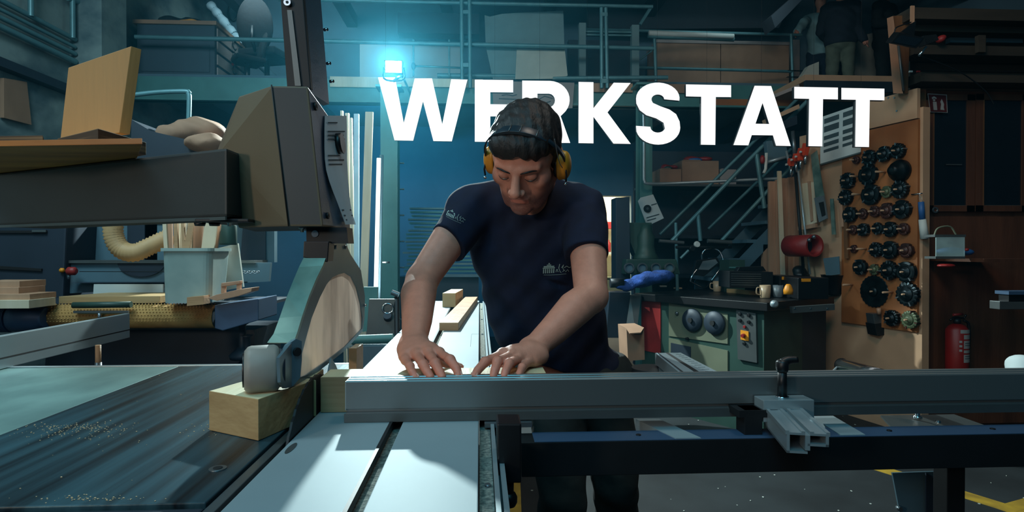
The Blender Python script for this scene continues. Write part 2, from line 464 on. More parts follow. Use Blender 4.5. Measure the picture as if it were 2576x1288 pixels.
def np_mesh(name, parts):
    vs, fs, b = [], [], 0
    for v, f in parts: vs.append(v); fs.append(f + b); b += len(v)
    v = np.concatenate(vs).astype(np.float32); f = np.concatenate(fs).astype(np.int32)
    me = bpy.data.meshes.new(name)
    me.vertices.add(len(v)); me.vertices.foreach_set('co', v.ravel())
    me.loops.add(f.size); me.loops.foreach_set('vertex_index', f.ravel())
    me.polygons.add(len(f)); me.polygons.foreach_set('loop_start', np.arange(0, f.size, 4, dtype=np.int32))
    me.update(calc_edges=True); me.validate()
    me.polygons.foreach_set('use_smooth', np.ones(len(me.polygons), bool))
    return me

def tint(me, fn):
    """per-vertex skin tint as a colour attribute (stubble, lips)"""
    n = len(me.vertices); co = np.empty(n * 3, np.float32); me.vertices.foreach_get('co', co)
    c = fn(co.reshape(-1, 3)).astype(np.float32)
    at = me.color_attributes.new('tint', 'FLOAT_COLOR', 'POINT'); at.data.foreach_set('color', c.ravel())

# ============================================================ THE SETTING
TZ = 0.88                               # height of the saw table
def struct(mb, name, mat, parent=None, **k):
    return mb.build(name, mat, parent, kind='structure' if parent is None else None, **k)

XL = -3.7
fl = struct(MB().mm((XL, -2.2, -0.1), (6.2, 10.2, 0)), 'floor', MT['floor'])
# painted lines on the floor
def stripe(p, q, w=0.08):
    p, q = V((p[0], p[1], 0)), V((q[0], q[1], 0)); d = (q - p).normalized(); nrm = V((-d.y, d.x, 0)) * w / 2
    return MB().prism([p - nrm, q - nrm, q + nrm, p + nrm], (0, 0, 0.002))
for a, b in [(WZ(2170, 1165, 0), WZ(2700, 1330, 0)), (WZ(2640, 1250, 0), WZ(2520, 1284, 0)),
             (WZ(1800, 1052, 0), WZ(1990, 1100, 0)), (WZ(1285, 1170, 0), WZ(1285, 1400, 0))]:
    pl_ = stripe(a, b, 0.1 if a.y > 3.1 else 0.075); dz_ = .0004 * len(fl.children); pl_.v = [(x, y, z + dz_) for x, y, z in pl_.v]; pl_.build('painted_line', MT['yellow'], fl)
mb = MB()                               # wood chips lying about: nobody could count them
for i in range(420):
    x, y = random.uniform(-0.2, 4.4), random.uniform(1.6, 5.5); a = random.uniform(0, PI); r = random.uniform(0.002, 0.007) * (0.6 + y / 6)
    mb.prism([V((x + r * math.cos(a + t) * (1, .5)[k % 2], y + r * math.sin(a + t), 0.0005)) for k, t in enumerate((0, 1.6, 3.1, 4.7))], (0, 0, 0.002))
mb.build('wood_chips', MT['fleck'], fl, fix=False, kind='stuff')

BACK = 8.5
struct(MB().mm((XL - 0.3, -1.0, 0), (XL, BACK + .2, 5.4)), 'wall_left', MT['wall'])
door_x0, door_x1, door_z = W(1500, 600, BACK).x, W(1588, 600, BACK).x, 2.02
wb = MB()
wb.mm((XL, BACK, 0), (door_x0 - .25, BACK + .2, 5.4)).mm((door_x1, BACK, 0), (6.2, BACK + .2, 5.4)).mm((door_x0 - .25, BACK, door_z), (door_x1, BACK + .2, 5.4))
wall_back = struct(wb, 'wall_back', MT['wall_plain'])
struct(MB().mm((6.0, 2.2, 0), (6.2, BACK + .2, 5.4)), 'wall_right', MT['wall_plain'])
# the lit room behind the doorway
rm = MB()
rm.mm((0.6, BACK + 1.5, 0), (3.2, BACK + 1.6, 2.6)).mm((0.6, BACK + .2, 2.5), (3.2, BACK + 1.5, 2.6)).mm((0.55, BACK + .2, 0), (0.6, BACK + 1.5, 2.6)).mm((3.2, BACK + .2, 0), (3.25, BACK + 1.5, 2.6))
struct(rm, 'wall_room', MT['cream'])
area('room_light', (1.7, BACK + .8, 2.45), (1.7, BACK + .9, 0), 0.9, 95, (1.0, 0.93, 0.72))
t = thing('wall_shelf', 'white wall shelf seen through the lit doorway', 'shelf', W(1540, 640, BACK + 1.3))
MB().mm(W(1500, 640, BACK + 1.1) , W(1600, 634, BACK + 1.45)).build('board', MT['plate_white'], t)
MB().mm(W(1500, 575, BACK + 1.2), W(1600, 560, BACK + 1.45)).build('board', MT['red_dark'], t)
for k, (x0, x1, h, m) in enumerate([(1512, 1524, 40, 'machine_green'), (1526, 1534, 30, 'red'), (1537, 1556, 36, 'steel_dark')]):
    MB().lathe(W((x0 + x1) / 2, 634, BACK + 1.25), (0, 0, 1), [(.04, 0), (.045, .02), (.045, .15), (.02, .17), (.02, .2)], 12).build('tin_can', MT[m], None,
        label=['green tin can on the shelf in the lit room', 'red tin can on the shelf in the lit room', 'dark tin can on the shelf in the lit room'][k], cat='can', group='cans in the lit room')
b = MB().mm(W(1508, 832, BACK + .9), W(1575, 700, BACK + 1.4)).mm(W(1512, 700, BACK + .9), W(1571, 694, BACK + 1.4))
b.build('cupboard', MT['machine_cream'], None, label='pale cupboard standing in the lit room behind the doorway', cat='cupboard')

# ceiling of the hall: sheets on beams
cl = struct(MB().mm((XL, 4.0, 5.2), (6.2, BACK + .2, 5.3)), 'ceiling', MT['roof'])
for k in range(5):
    x = -3.2 + k * 1.35
    MB().mm((x, 4.0, 4.36), (x + .14, BACK, 4.52)).build('beam', MT['roof_dark'], cl)
for k in range(3):
    MB().mm((XL, 4.6 + k * 1.15, 4.30), (6.0, 4.72 + k * 1.15, 4.42)).build('beam', MT['roof'], cl)

# the gallery
GY = 6.3
gz1, gz0 = 3.04, 2.76
gal = thing('gallery', 'grey-teal steel gallery floor running across the back of the hall', 'gallery', (0, GY, gz0))
put(gal, kind='structure')
MB().mm((XL, GY + .02, gz1 - .06), (6.0, BACK, gz1)).build('deck', MT['wall_plain'], gal)
MB().mm((XL, GY, gz0), (W(1975, 230, GY).x, GY + .08, gz1 - .03)).mm((XL, GY - .05, gz0), (W(1975, 230, GY).x, GY + .1, gz0 + .02)).build('edge_beam', MT['teal_steel'], gal)
for px0, px1, y0, y1, m in [(830, 985, 192, 222, 'pine'), (990, 1215, 196, 222, 'pine'), (1475, 1590, 208, 234, 'pine_warm'), (1600, 1760, 210, 236, 'card'), (1765, 1990, 248, 270, 'osb')]:
    MB().mm(W(px0, y0, GY - .03), W(px1, y1, GY - .005)).build('edge_board', MT[m], gal)
for k in range(6):
    x = XL + .4 + k * 1.35
    MB().mm((x, GY + .1, gz0 + .02), (x + .1, BACK, gz1 - .06)).build('joist', MT['machine_dark'], gal)
# pillars
for px0, px1, Y, y0, tilt in [(957, 1000, 5.6, 262, 0), (1610, 1641, 5.4, 270, 0)]:
    a, b = W(px0, 400, Y), W(px1, 400, Y)
    p = MB().mm((a.x, Y, 0), (b.x, Y + .012, gz0)).mm((a.x, Y + .14, 0), (b.x, Y + .152, gz0)).mm(((a.x + b.x) / 2 - .005, Y + .01, 0), ((a.x + b.x) / 2 + .005, Y + .14, gz0))
    struct(p, 'trim_1' if px0 < 1000 else 'trim_2', MT['teal_steel'])
    for zz, hh in ((0.0, .02), (gz0 - .02, .02)):
        MB().mm((a.x - .04, Y - .03, zz), (b.x + .04, Y + .18, zz + hh)).build('end_plate', MT['teal_steel'], bpy.data.objects['trim_1' if px0 < 1000 else 'trim_2'])
struct(MB().mm((XL, 5.62, 0), (XL + .28, 6.0, 5.0)), 'trim_3', MT['wall'])

# services on the left wall
def pipe(pts, r, name='pipe', mat='rail', label=None, cat='pipe', group=None, parent=None):
    return MB().tube(pts, r, 10).build(name, MT[mat], parent, fix=False, label=label, cat=cat if label else None, group=group)
for k, (z, r) in enumerate([(3.13, .022), (3.06, .016), (3.00, .02), (2.93, .026)]):
    pipe([(XL + .06, 2.0, z), (XL + .06, 5.6, z)], r, label=['thin upper grey pipe along the left wall', 'thinnest grey pipe, second of the bundle on the left wall',
        'third grey pipe down of the bundle on the left wall', 'thick lowest grey pipe of the bundle on the left wall'][k], group='pipes along the left wall')
MB().mm((XL, 2.0, 2.62), (XL + .09, 5.62, 2.69)).build('cable_tray', MT['machine_dark'], None, label='dark cable tray running along the left wall below the pipes', cat='tray')
for px0, lab in ((78, 'short upright pipe rising from the pipe bundle, nearest the picture edge'), (183, 'upright pipe rising from the bundle beside the arched pipe')):
    p = WX(px0, 60, XL + .08); pipe([(p.x, p.y, 3.12 - (.0)), (p.x, p.y, 4.5)], .022, label=lab, group='upright wall pipes')
ap = arc([WX(170, -6, XL + .07), WX(205, 10, XL + .07), WX(235, 42, XL + .07), WX(252, 80, XL + .07), WX(256, 130, XL + .07)], 5)
pipe(ap, .026, label='arched dark pipe curving down the left wall', cat='pipe')
pipe([WX(198, 102, XL + .07), WX(262, 78, XL + .07)], .02, label='slanting pipe stub crossing the arched pipe', cat='pipe')
MB().prism([WX(0, 196, XL + .01), WX(58, 206, XL + .01), WX(70, 314, XL + .01), WX(0, 296, XL + .01)], (0.03, 0, 0)).build('wall_board', MT['card'], None, label='brown board fixed on the left wall at the picture edge', cat='board')

# ============================================================ THE SLIDING TABLE SAW
saw = thing('table_saw', 'cast iron saw table with dusty top and painted-on reflection streaks in the foreground', 'table saw', (-0.8, 1.2, 0))
SX0, SX1 = -0.338, -0.002               # sliding table between these
MB().mm((-0.886, 0.826, TZ - .05), (SX0 - .032, 1.82, TZ)).build('table_top', MT['table_iron'], saw, bevel=.002)
MB().mm((-2.3, 0.70, TZ - .045), (-0.889, 1.82, TZ - .001)).build('extension_top', MT['table_ext'], saw, bevel=.002)
MB().mm((-1.2, 0.70, TZ - .06), (SX0 - .032, 0.822, TZ - .006)).build('front_rail', MT['machine_dark'], saw, bevel=.003)
MB().mm((SX0 - .028, 0.70, TZ - .05), (SX0 - .012, 1.82, TZ - .004)).build('blade_insert', MT['steel'], saw, bevel=.001)
MB().mm((-1.5, 0.9, 0.0), (-0.42, 1.75, TZ - .06)).build('cabinet', MT['machine_blue'], saw, bevel=.004)
MB().mm((-2.3, 1.815, TZ - .05), (SX0 - .03, 1.835, TZ + .001)).build('rear_rail', MT['alu'], saw, bevel=.001)
for i, (px, py) in enumerate([(548, 1179)]):
    p = WZ(px, py, TZ); MB().cyl(p + V((0, 0, -.001)), p + V((0, 0, .0012)), .013, n=24).build('plug', MT['steel'], saw)
    MB().cyl(p + V((0, 0, .001)), p + V((0, 0, .002)), .007, n=16).build('screw', MT['groove'], saw)
# loose sawdust on the top
mb = MB()
for cx, cy, sx, sy, n in [(200, 1075, 60, 6, 150), (150, 1090, 90, 10, 90), (235, 1255, 90, 4, 60), (510, 1075, 30, 12, 25), (600, 940, 160, 10, 40), (400, 1050, 260, 90, 70)]:
    for i in range(n):
        p = WZ(random.gauss(cx, sx), min(1268, random.gauss(cy, sy)), TZ)
        if p.x > SX0 - .05 or p.y > 1.8 or p.x < -.88: continue
        r = random.uniform(.0005, .0018); a = random.uniform(0, PI)
        mb.prism([p + V((r * math.cos(a + q), r * math.sin(a + q) * .8, .0002)) for q in (0, 2.1, 4.2)], (0, 0, r * .5))
mb.build('sawdust', MT['dust'], saw, fix=False, kind='stuff')
# blade
bc = V((SX0 - .006, 1.250, TZ - .137)); BR = .220
mb = MB(); n = 96; pts = []
for k in range(n):
    a = 2 * PI * k / n; rr = BR * (1 if k % 2 else .988)
    pts.append(bc + V((0, math.cos(a) * rr, math.sin(a) * rr)))
mb.prism(pts, (.0042, 0, 0)); mb.build('saw_blade', MT['steel_dark'], saw)
kn = [V((SX0 - .004, bc.y + math.cos(a) * (BR + .008), bc.z + math.sin(a) * (BR + .008))) for a in [math.radians(x) for x in range(-10, 66, 6)]]
kn2 = [V((SX0 - .004, bc.y + .03 + math.cos(a) * (BR + .035), bc.z + math.sin(a) * (BR + .035))) for a in [math.radians(x) for x in range(66, -11, -6)]]
MB().prism(kn + kn2, (.003, 0, 0)).build('riving_knife', MT['guard'], saw)
# rip fence blade standing on the table at left
rf = thing('rip_fence', 'blue-grey aluminium rip fence bar lying along the saw table at left', 'fence', (-1.38, 2.0, TZ))
MB().mm((-1.392, 1.02, TZ + .001), (-1.372, 2.42, TZ + .096)).build('bar', MT['alu'], rf, bevel=.002)
MB().mm((-1.3725, 1.02, TZ + .03), (-1.3715, 2.42, TZ + .034)).build('groove', MT['groove'], rf)

# sliding table
sl = thing('sliding_table', 'long pale aluminium sliding table with a dark T-slot', 'sliding table', (-.17, 2.2, 0))
Y0, Y1 = 0.55, 4.1
G0, G1 = -.176, -.152
MB().mm((SX0, Y0, TZ - .012), (G0, Y1, TZ)).build('left_plate', MT['alu_dust'], sl, bevel=.0015)
MB().mm((G1, Y0, TZ - .012), (SX1, Y1, TZ)).build('right_plate', MT['alu_dust'], sl, bevel=.0015)
MB().mm((G0, Y0, TZ - .03), (G1, Y1, TZ - .018)).build('slot_bed', MT['chip'], sl)
MB().mm((G0 - .002, Y0, TZ - .012), (G0 + .004, Y1, TZ + .0015)).build('slot_lip', MT['steel_dark'], sl)
MB().mm((SX0, Y0, TZ - .09), (SX1, Y1, TZ - .0305)).build('beam_profile', MT['alu'], sl)
MB().mm((SX1 + .002, Y0, TZ - .09), (.021, Y1, TZ - .016)).build('dust_channel', MT['chip'], sl)
MB().mm((.022, Y0, TZ - .09), (.029, Y1, TZ - .004)).mm((.033, Y0, TZ - .09), (.041, Y1, TZ - .010)).mm((.022, Y0, TZ - .09), (.041, Y1, TZ - .03)).build('guide_rail', MT['alu'], sl)
for k in range(6):
    y = .9 + k * .55; MB().cyl((.0125, y, TZ - .02), (.0125, y, TZ - .012), .0045, n=10).build('bolt', MT['steel'], sl)
for k in (0.95, 2.9):
    MB().mm((-.3, k, 0.0), (-.05, k + .3, TZ - .09)).build('pedestal', MT['machine_blue'], sl, bevel=.004)
p0 = WZ(1183, 872, TZ)
MB().mm((p0.x, p0.y, TZ), (p0.x + .001, p0.y + .32, TZ + .0004)).mm((p0.x, p0.y + .32, TZ), (p0.x + .03, p0.y + .3215, TZ + .0004)).build('scribed_mark', MT['ink'], sl)
# oval recess near the blade
p = WZ(738, 1128, TZ)
mb = MB(); mb.prism([p + V((.006 * math.cos(a) - .004, .028 * math.sin(a), 0)) for a in [2 * PI * k / 24 for k in range(24)]], (0, 0, .0009)); mb.build('finger_recess', MT['alu_dark'], sl)
# crosscut fence
FY = 1.197
cf = thing('crosscut_fence', 'long grooved aluminium crosscut fence the worker leans over', 'fence', (1.0, FY, TZ))
fx0, fx1 = W(870, 1000, FY).x, 2.35
T = TZ + .081
prof = [(0, .0), (0, .0185), (.006, .0200), (.006, .0255), (0, .0262), (0, .079), (.0025, .0815), (.011, .0815), (.0125, .0795), (.020, .0795), (.0215, .0815), (.032, .0815),
        (.0335, .079), (.041, .079), (.0425, .0815), (.055, .0815), (.057, .079), (.057, 0)]
mb = MB(); mb.prism([V((fx0, FY + a, TZ + .0008 + z)) for a, z in prof], (fx1 - fx0, 0, 0)).build('profile', MT['alu_fence'], cf)
MB().mm((fx0 - .0015, FY + .001, TZ + .024), (fx0, FY + .056, TZ + .081)).build('end_cap', MT['alu'], cf)
MB().mm((fx0 - .003, FY - .003, TZ + .0008), (fx1, FY, TZ + .0175)).build('scale_strip', MT['alu_dark'], cf)
MB().mm((-.01 + .02, FY - .012, TZ - .012), (.105, FY + .05, TZ - .001)).build('bracket', MT['steel'], cf, bevel=.001)

# flip stop with black clamp lever
q0, q1 = W(1912, 1003, FY - .03), W(2038, 1055, FY - .03)
st = thing('fence_stop', 'light grey stop block with black clamp lever on the crosscut fence', 'stop', (q0.x, FY - .03, q1.z))
MB().mm((q0.x, FY - .045, q1.z), (q1.x, FY - .0035, q0.z)).build('block', MT['alu'], st, bevel=.0015)
c = V(((q0.x + q1.x) / 2 - .002, FY - .022, q0.z))
MB().cyl(c, c + V((0, 0, .003)), .0125, n=20).build('washer', MT['chrome'], st)
MB().cyl(c, c + V((0, 0, .062)), .0095, .0085, n=16).build('stud', MT['black'], st)
MB().lathe(c + V((0, 0, .052)), (0, 0, 1), [(.010, 0), (.0125, .006), (.0125, .02), (.009, .024)], 16).build('boss', MT['black'], st)
MB().tube(arc([c + V((0, 0, .069)), c + V((.012, 0, .075)), c + V((.03, -.004, .077))], 5), .006, 10, radii=[.010 - .0035 * i / 10 for i in range(11)]).build('lever', MT['black'], st)
# aluminium extrusion hanging under the stop
ex = thing('slotted_profile', 'short slotted aluminium profile jutting out beneath the stop block', 'profile', W(1990, 1150, 1.1))
Yb = 1.0; c = W(2032, 1090, Yb)
R = Matrix.Rotation(math.radians(-14), 3, 'Z')
def exbox(mb, x0, x1, z0, z1, y0=0, y1=.165):
    a = [V((x, y, z)) for y in (y0, y1) for x, z in ((x0, z0), (x1, z0), (x1, z1), (x0, z1))]
    a = [c + R @ p for p in a]; mb.hexa(a[:4], a[4:])
mb = MB()
for x0, x1, z0, z1 in [(-.036, -.004, -.004, 0), (.004, .036, -.004, 0), (-.034, -.029, -.036, -.004), (-.004, -.0, -.03, -.004), (.0, .004, -.03, -.004), (.029, .034, -.022, -.004), (-.034, .0, -.036, -.032), (.0, .034, -.022, -.018), (-.036, -.03, .0, .003), (-.01, -.004, 0, .003), (.004, .01, 0, .003), (.03, .036, 0, .003)]:
    exbox(mb, x0, x1, z0, z1)
mb.build('extrusion', MT['alu'], ex)

# outrigger frame below the fence
og = thing('outrigger', 'dark steel outrigger beam below the crosscut fence', 'support beam', (1.0, 1.15, .4))
oz = W(1700, 1107, 1.13).z
MB().mm((W(1312, 1110, 1.13).x, 1.13, oz - .066), (2.4, 1.19, oz)).build('beam', MT['steel_dark'], og, bevel=.0015)
MB().mm((W(1345, 1110, 1.13).x, 1.1305, oz), (2.1, 1.1895, oz + .0012)).build('top_face', MT['machine_blue'], og)
for px in (1606, 2237, 2497):
    p = W(px, 1104, 1.16); MB().cyl((p.x, 1.16, oz + .001), (p.x, 1.16, oz + .003), .005, n=12).build('bolt', MT['black'], og)
for a, b, w, m in [((1600, 1058), (1700, 1106), .05, 'alu_dust'), ((2040, 1050), (2115, 1098), .05, 'alu_dust')]:
    p, q = WZ(*a, oz + .0), WZ(*b, oz + .0)
    p.z = q.z = oz + .003
    MB().hexa([q, q + V((w, 0, 0)), q + V((w, 0, -.03)), q + V((0, 0, -.03))], [p, p + V((w, 0, 0)), p + V((w, 0, -.03)), p + V((0, 0, -.03))]).build('cross_arm', MT[m], og)
p = W(1890, 1075, 1.16)
MB().mm((p.x - .018, 1.15, oz), (p.x + .018, 1.19, oz + .05)).mm((p.x - .03, 1.15, oz + .035), (p.x + .05, 1.2, oz + .05)).build('upright', MT['steel_dark'], og, bevel=.001)
lg0, lg1 = W(2395, 1190, 1.2), W(2440, 1190, 1.2)
MB().mm((lg0.x - .01, 1.2, 0), (lg1.x - .01, 1.24, oz - .05)).build('leg', MT['steel_dark'], og, bevel=.002)
pl = MB().hexa([W(2215, 1045, 1.50), W(2400, 1042, 1.75), W(2540, 1092, 1.45), W(2270, 1104, 1.3)], [W(2215, 1045, 1.50) + V((0, 0, -.004)), W(2400, 1042, 1.75) + V((0, 0, -.004)), W(2540, 1092, 1.45) + V((0, 0, -.004)), W(2270, 1104, 1.3) + V((0, 0, -.004))])
pl.build('sheet_plate', MT['alu_dark'], og)
for px, py in ((2308, 1048), (2360, 1068)):
    p = W(px, py, 1.5); MB().lathe(p + V((0, 0, -.005)), (0, 0, 1), [(.011, 0), (.011, .006), (.006, .008), (.006, .016)], 8).build('nut', MT['chrome'], og)
MB().prism([W(2245, 1190, 1.45), W(2395, 1185, 1.45), W(2400, 1480, 1.45), W(2300, 1480, 1.45)], (0, .005, 0)).build('leg_plate', MT['machine_teal'], og)
MB().prism([W(2330, 1190, 1.44), W(2400, 1240, 1.44), W(2400, 1300, 1.44), (W(2330, 1290, 1.44))], (0, .004, 0)).build('gusset', MT['machine_dark'], og)
for px, py in ((2362, 1236), (2266, 1282)):
    p = W(px, py, 1.43); MB().cyl(p, p + V((0, .012, 0)), .006, n=12).build('bolt', MT['steel'], og)
# mitre arm and protractor plate behind the fence
ma = thing('mitre_gauge', 'slotted aluminium mitre arm with rounded dark end behind the fence', 'arm', WZ(1740, 930, TZ + .05))
z = TZ + .055
a = [WZ(1648, 888, z), WZ(1712, 887, z), WZ(1850, 958, z), WZ(1735, 958, z)]
MB().prism(a, (0, 0, -.03)).build('bar', MT['alu'], ma)
u = lambda f, g: a[0].lerp(a[1], f).lerp(a[3].lerp(a[2], f), g)
MB().prism([u(.05, 0), u(.11, 0), u(.11, 1), u(.05, 1)], (0, 0, .0015)).build('bright_edge', MT['chrome'], ma)
MB().prism([u(.40, 0), u(.52, 0), u(.52, 1), u(.40, 1)], (0, 0, .0008)).build('slot', MT['groove'], ma)
mb = MB()
for g in range(14):
    mb.prism([u(.7, g / 14), u(.9, g / 14), u(.9, g / 14 + .008), u(.7, g / 14 + .008)], (0, 0, .0005))
mb.build('scale_marks', MT['ink'], ma, kind='stuff')
c = WZ(1640, 925, TZ + .02)
MB().cyl(c - V((0, 0, .03)), c, .055, n=28).build('protractor', MT['steel_dark'], ma)
mb = MB()
for k in range(9):
    an = math.radians(-75 + k * 16); d = V((math.cos(an), math.sin(an), 0))
    mb.hexa([c + d * .04 + V((0, 0, .0)), c + d * .056, c + d * .056 + V((.003, 0, .001)), c + d * .04 + V((.003, 0, .001))], [c + d * .04 + V((0, .003, 0)), c + d * .056 + V((0, .003, 0)), c + d * .056 + V((.003, .003, .001)), c + d * .04 + V((.003, .003, .001))])
mb.build('teeth', MT['alu_dark'], ma, kind='stuff')
b_ = WZ(1690, 935, TZ + .02)
MB().prism([WZ(1655, 900, TZ + .024), WZ(1690, 905, TZ + .024), WZ(1780, 958, TZ + .024), WZ(1660, 958, TZ + .024)], (0, 0, -.01)).build('plate', MT['alu_dark'], ma)
# support roller
ro = thing('support_roller', 'shiny steel support roller with black end cap behind the fence', 'roller', W(2150, 925, 1.75))
p, q = W(2118, 919, 1.95), W(2290, 968, 1.45)
MB().cyl(p, q, .022, n=24).build('tube', MT['chrome'], ro)
d = (p - q).normalized()
MB().cyl(p + d * .002, p + d * .018, .024, .018, n=20).build('end_cap', MT['black'], ro)
MB().tube([p + V((-.01, 0, 0)), W(2080, 950, 1.9)], .004).build('strap', MT['alu'], ro)
# ball ended lever under the table
bl = thing('ball_lever', 'black lever with ball knob hanging below the sliding table', 'lever', W(1278, 1265, .95))
MB().px([(1250, 1066), (1312, 1066), (1312, 1216), (1252, 1216)], .98, .06).build('housing', MT['black'], bl, bevel=.003)
MB().cyl(W(1280, 1214, 1.0), W(1280, 1250, 1.0), .0085, n=12).build('stem', MT['black'], bl)
p = W(1280, 1256, 1.0); MB().lathe(p - V((0, 0, .014)), (0, 0, 1), [(.004, 0), (.011, .003), (.0145, .010), (.0145, .018), (.011, .025), (.004, .028)], 18).build('knob', MT['black'], bl)

# ============================================================ OVERHEAD SAW GUARD
gd = thing('saw_guard', 'grey overhead saw guard housing with hanging blade cover', 'saw guard', (-.45, 1.4, TZ))
# hood box
zt, zb = CAMZ + .345, CAMZ + .052
def at(px, z, Y): p = W(px, 600, Y); return V((p.x, Y, z))
A, B, C_, D = at(603, zt, 1.36), at(684, zt, 1.27), at(775, zt, 1.27), at(868, CAMZ + .29, 1.56)
A2 = at(553, CAMZ + .225, 1.36); A3 = at(600, zb, 1.36); B2 = at(700, CAMZ + .2, 1.27); B3, C3, D3 = at(726, zb, 1.27), at(812, zb, 1.27), at(882, zb + .003, 1.56)
E, E3 = at(600, zt, 1.62), at(640, zb, 1.62)
mb = MB()
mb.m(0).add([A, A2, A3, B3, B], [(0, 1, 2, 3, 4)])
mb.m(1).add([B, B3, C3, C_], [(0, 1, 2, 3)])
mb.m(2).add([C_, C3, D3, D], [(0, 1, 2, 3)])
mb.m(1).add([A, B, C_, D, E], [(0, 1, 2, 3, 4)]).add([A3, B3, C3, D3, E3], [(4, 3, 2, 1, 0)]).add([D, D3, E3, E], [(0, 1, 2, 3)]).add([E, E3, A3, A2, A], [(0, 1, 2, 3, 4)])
mb.build('housing', [MT['hood_lit_tan'], MT['hood'], MT['hood_cool_side']], gd, bevel=.004)  # face tones painted by how light falls on each side
mb = MB()
sp = [at(684, zt + .001, 1.268), at(726, zb - .0, 1.268)]
mb.tube(sp, .0016, 6).build('seam', MT['groove'], gd)
# arm beam to the left
F1, F2 = W(570, 372, 1.27), W(570, 545, 1.27)
zbt, zbb = F1.z, F2.z
P1 = V((F1.x, 1.27, 0)); P2 = V((W(640, 400, 1.42).x, 1.42, 0)); P0 = V((W(-60, 400, 1.78).x, 1.78, 0)); P3 = P0 + V((.06, .22, 0))
mb = MB()
up = lambda p, z: V((p.x, p.y, z))
mb.hexa([up(P0, zbt), up(P1, zbt), up(P2, zbt), up(P3, zbt)], [up(P0, zbb), up(P1, zbb), up(P2, zbb), up(P3, zbb)])
mb.build('arm', [MT['hood']], gd, bevel=.006)
PP = P0.lerp(P1, -.4); 
lipd = (P1 - P0).normalized(); nn = V((lipd.y, -lipd.x, 0)) * .004
mb = MB(); mb.hexa([up(P0, zbb) + nn, up(P1, zbb) + nn, up(P1, zbb), up(P0, zbb)], [up(P0, zbb - .007) + nn, up(P1, zbb - .007) + nn, up(P1, zbb - .007), up(P0, zbb - .007)]); mb.build('bottom_lip', MT['alu_dark'], gd)
MB().mm(at(490, zbb - .010, 1.29), at(690, zbb - .003, 1.45)).build('under_plate', MT['steel_dark'], gd, bevel=.002)
for px in (503, 540):
    p = at(px, zbb - .01, 1.33); MB().cyl(p, p - V((0, 0, .007)), .012, .010, n=20).build('rubber_foot', MT['black'], gd)
for px, py in ((577, 560), (760, 575)):
    p = W(px, py, 1.33); MB().lathe(p + V((0, 0, .004)), (0, 0, -1), [(.008, 0), (.008, .004), (.004, .006), (.004, .012)], 12).build('bolt', MT['steel'], gd)
# column
cA, cB, cC, cD = W(705, -12, 1.40), W(722, 222, 1.42), W(782, 222, 1.42), W(762, -12, 1.40)
mb = MB(); ext = V((0, .20, 0))
mb.prism([cA, cB, cC, cD], (0, .02, 0)); mb.build('column', MT['steel_dark'], gd, bevel=.002)
k0, k1, k2, k3 = W(763, -12, 1.41), W(783, 235, 1.43), W(828, 262, 1.60), W(806, -12, 1.60)
mb = MB(); mb.hexa([k0, k1, k2, k3], [p + V((-.02, .02, 0)) for p in (k0, k1, k2, k3)]); mb.build('column_cover', MT['hood_cool_side'], gd)
mb = MB(); mb.prism([W(722, 25, 1.398), W(734, 25, 1.398), W(757, 216, 1.414), W(742, 216, 1.414)], (0, .004, 0)); mb.build('column_slot', MT['alu_dark'], gd)
p = W(722, 5, 1.392); MB().cyl(p, p + V((0, .01, 0)), .008, n=18).build('screw', MT['chrome'], gd)
p = W(722, 5, 1.391); MB().cyl(p, p + V((0, .002, 0)), .0035, n=6).build('screw_socket', MT['groove'], gd)
for px, py in ((770, 212), (822, 160), (815, 75), (830, 205)):
    p = W(px, py, 1.55); MB().cyl(p, p + V((.010, -.004, 0)), .004, n=10).build('column_bolt', MT['chrome'], gd)
# screws, knob and instruction sheet on the housing side
def side(px, py):            # point on the right hand face of the housing
    n = (D - C_).cross(C3 - C_).normalized(); return WP(px, py, C_, n), n
for px, py, r in ((791, 268, .009), (822, 543, .007), (877, 552, .006)):
    p, n = side(px, py); n = n if n.x > 0 else -n
    MB().cyl(p, p + n * .005, r, n=16).build('socket_screw', MT['steel_dark'], gd); MB().cyl(p + n * .005, p + n * .0055, r * .5, n=6).build('screw_socket', MT['groove'], gd)
p, n = side(846, 362); n = n if n.x > 0 else -n
MB().cyl(p, p + n * .016, .025, n=28).build('knob', MT['black'], gd)
# curled sheet of paper
mb = MB(); cols = []
for i in range(11):
    f = i / 10; y = 291 + f * 275
    xl = 815 + (0, -1, -1, -1, 0, 3, 9, 17, 26, 34, 42)[i]; xr = 870 + (0, 1, 1, 1, 1, 2, 2, 3, 4, 7, 14)[i]
    off = .0015 + .02 * max(0, f - .45) ** 1.3
    row = []
    for j in range(7):
        p, n = side(xl + (xr - xl) * j / 6, y); n = n if n.x > 0 else -n
        row.append(p + n * (off + .004 * math.sin(j / 6 * PI) * f))
    cols.append(row)
vs = [p for r in cols for p in r] + [p + V((.0006, .0002, 0)) for r in cols for p in r]
fs = [(i * 7 + j, i * 7 + j + 1, i * 7 + j + 8, i * 7 + j + 7) for i in range(10) for j in range(6)]
mb.add(vs, fs + [tuple(77 + q for q in f[::-1]) for f in fs], True)
sheet = mb.build('instruction_sheet', MT['paper_blue'], None, fix=False, label='curled printed sheet taped to the side of the grey saw guard', cat='paper')
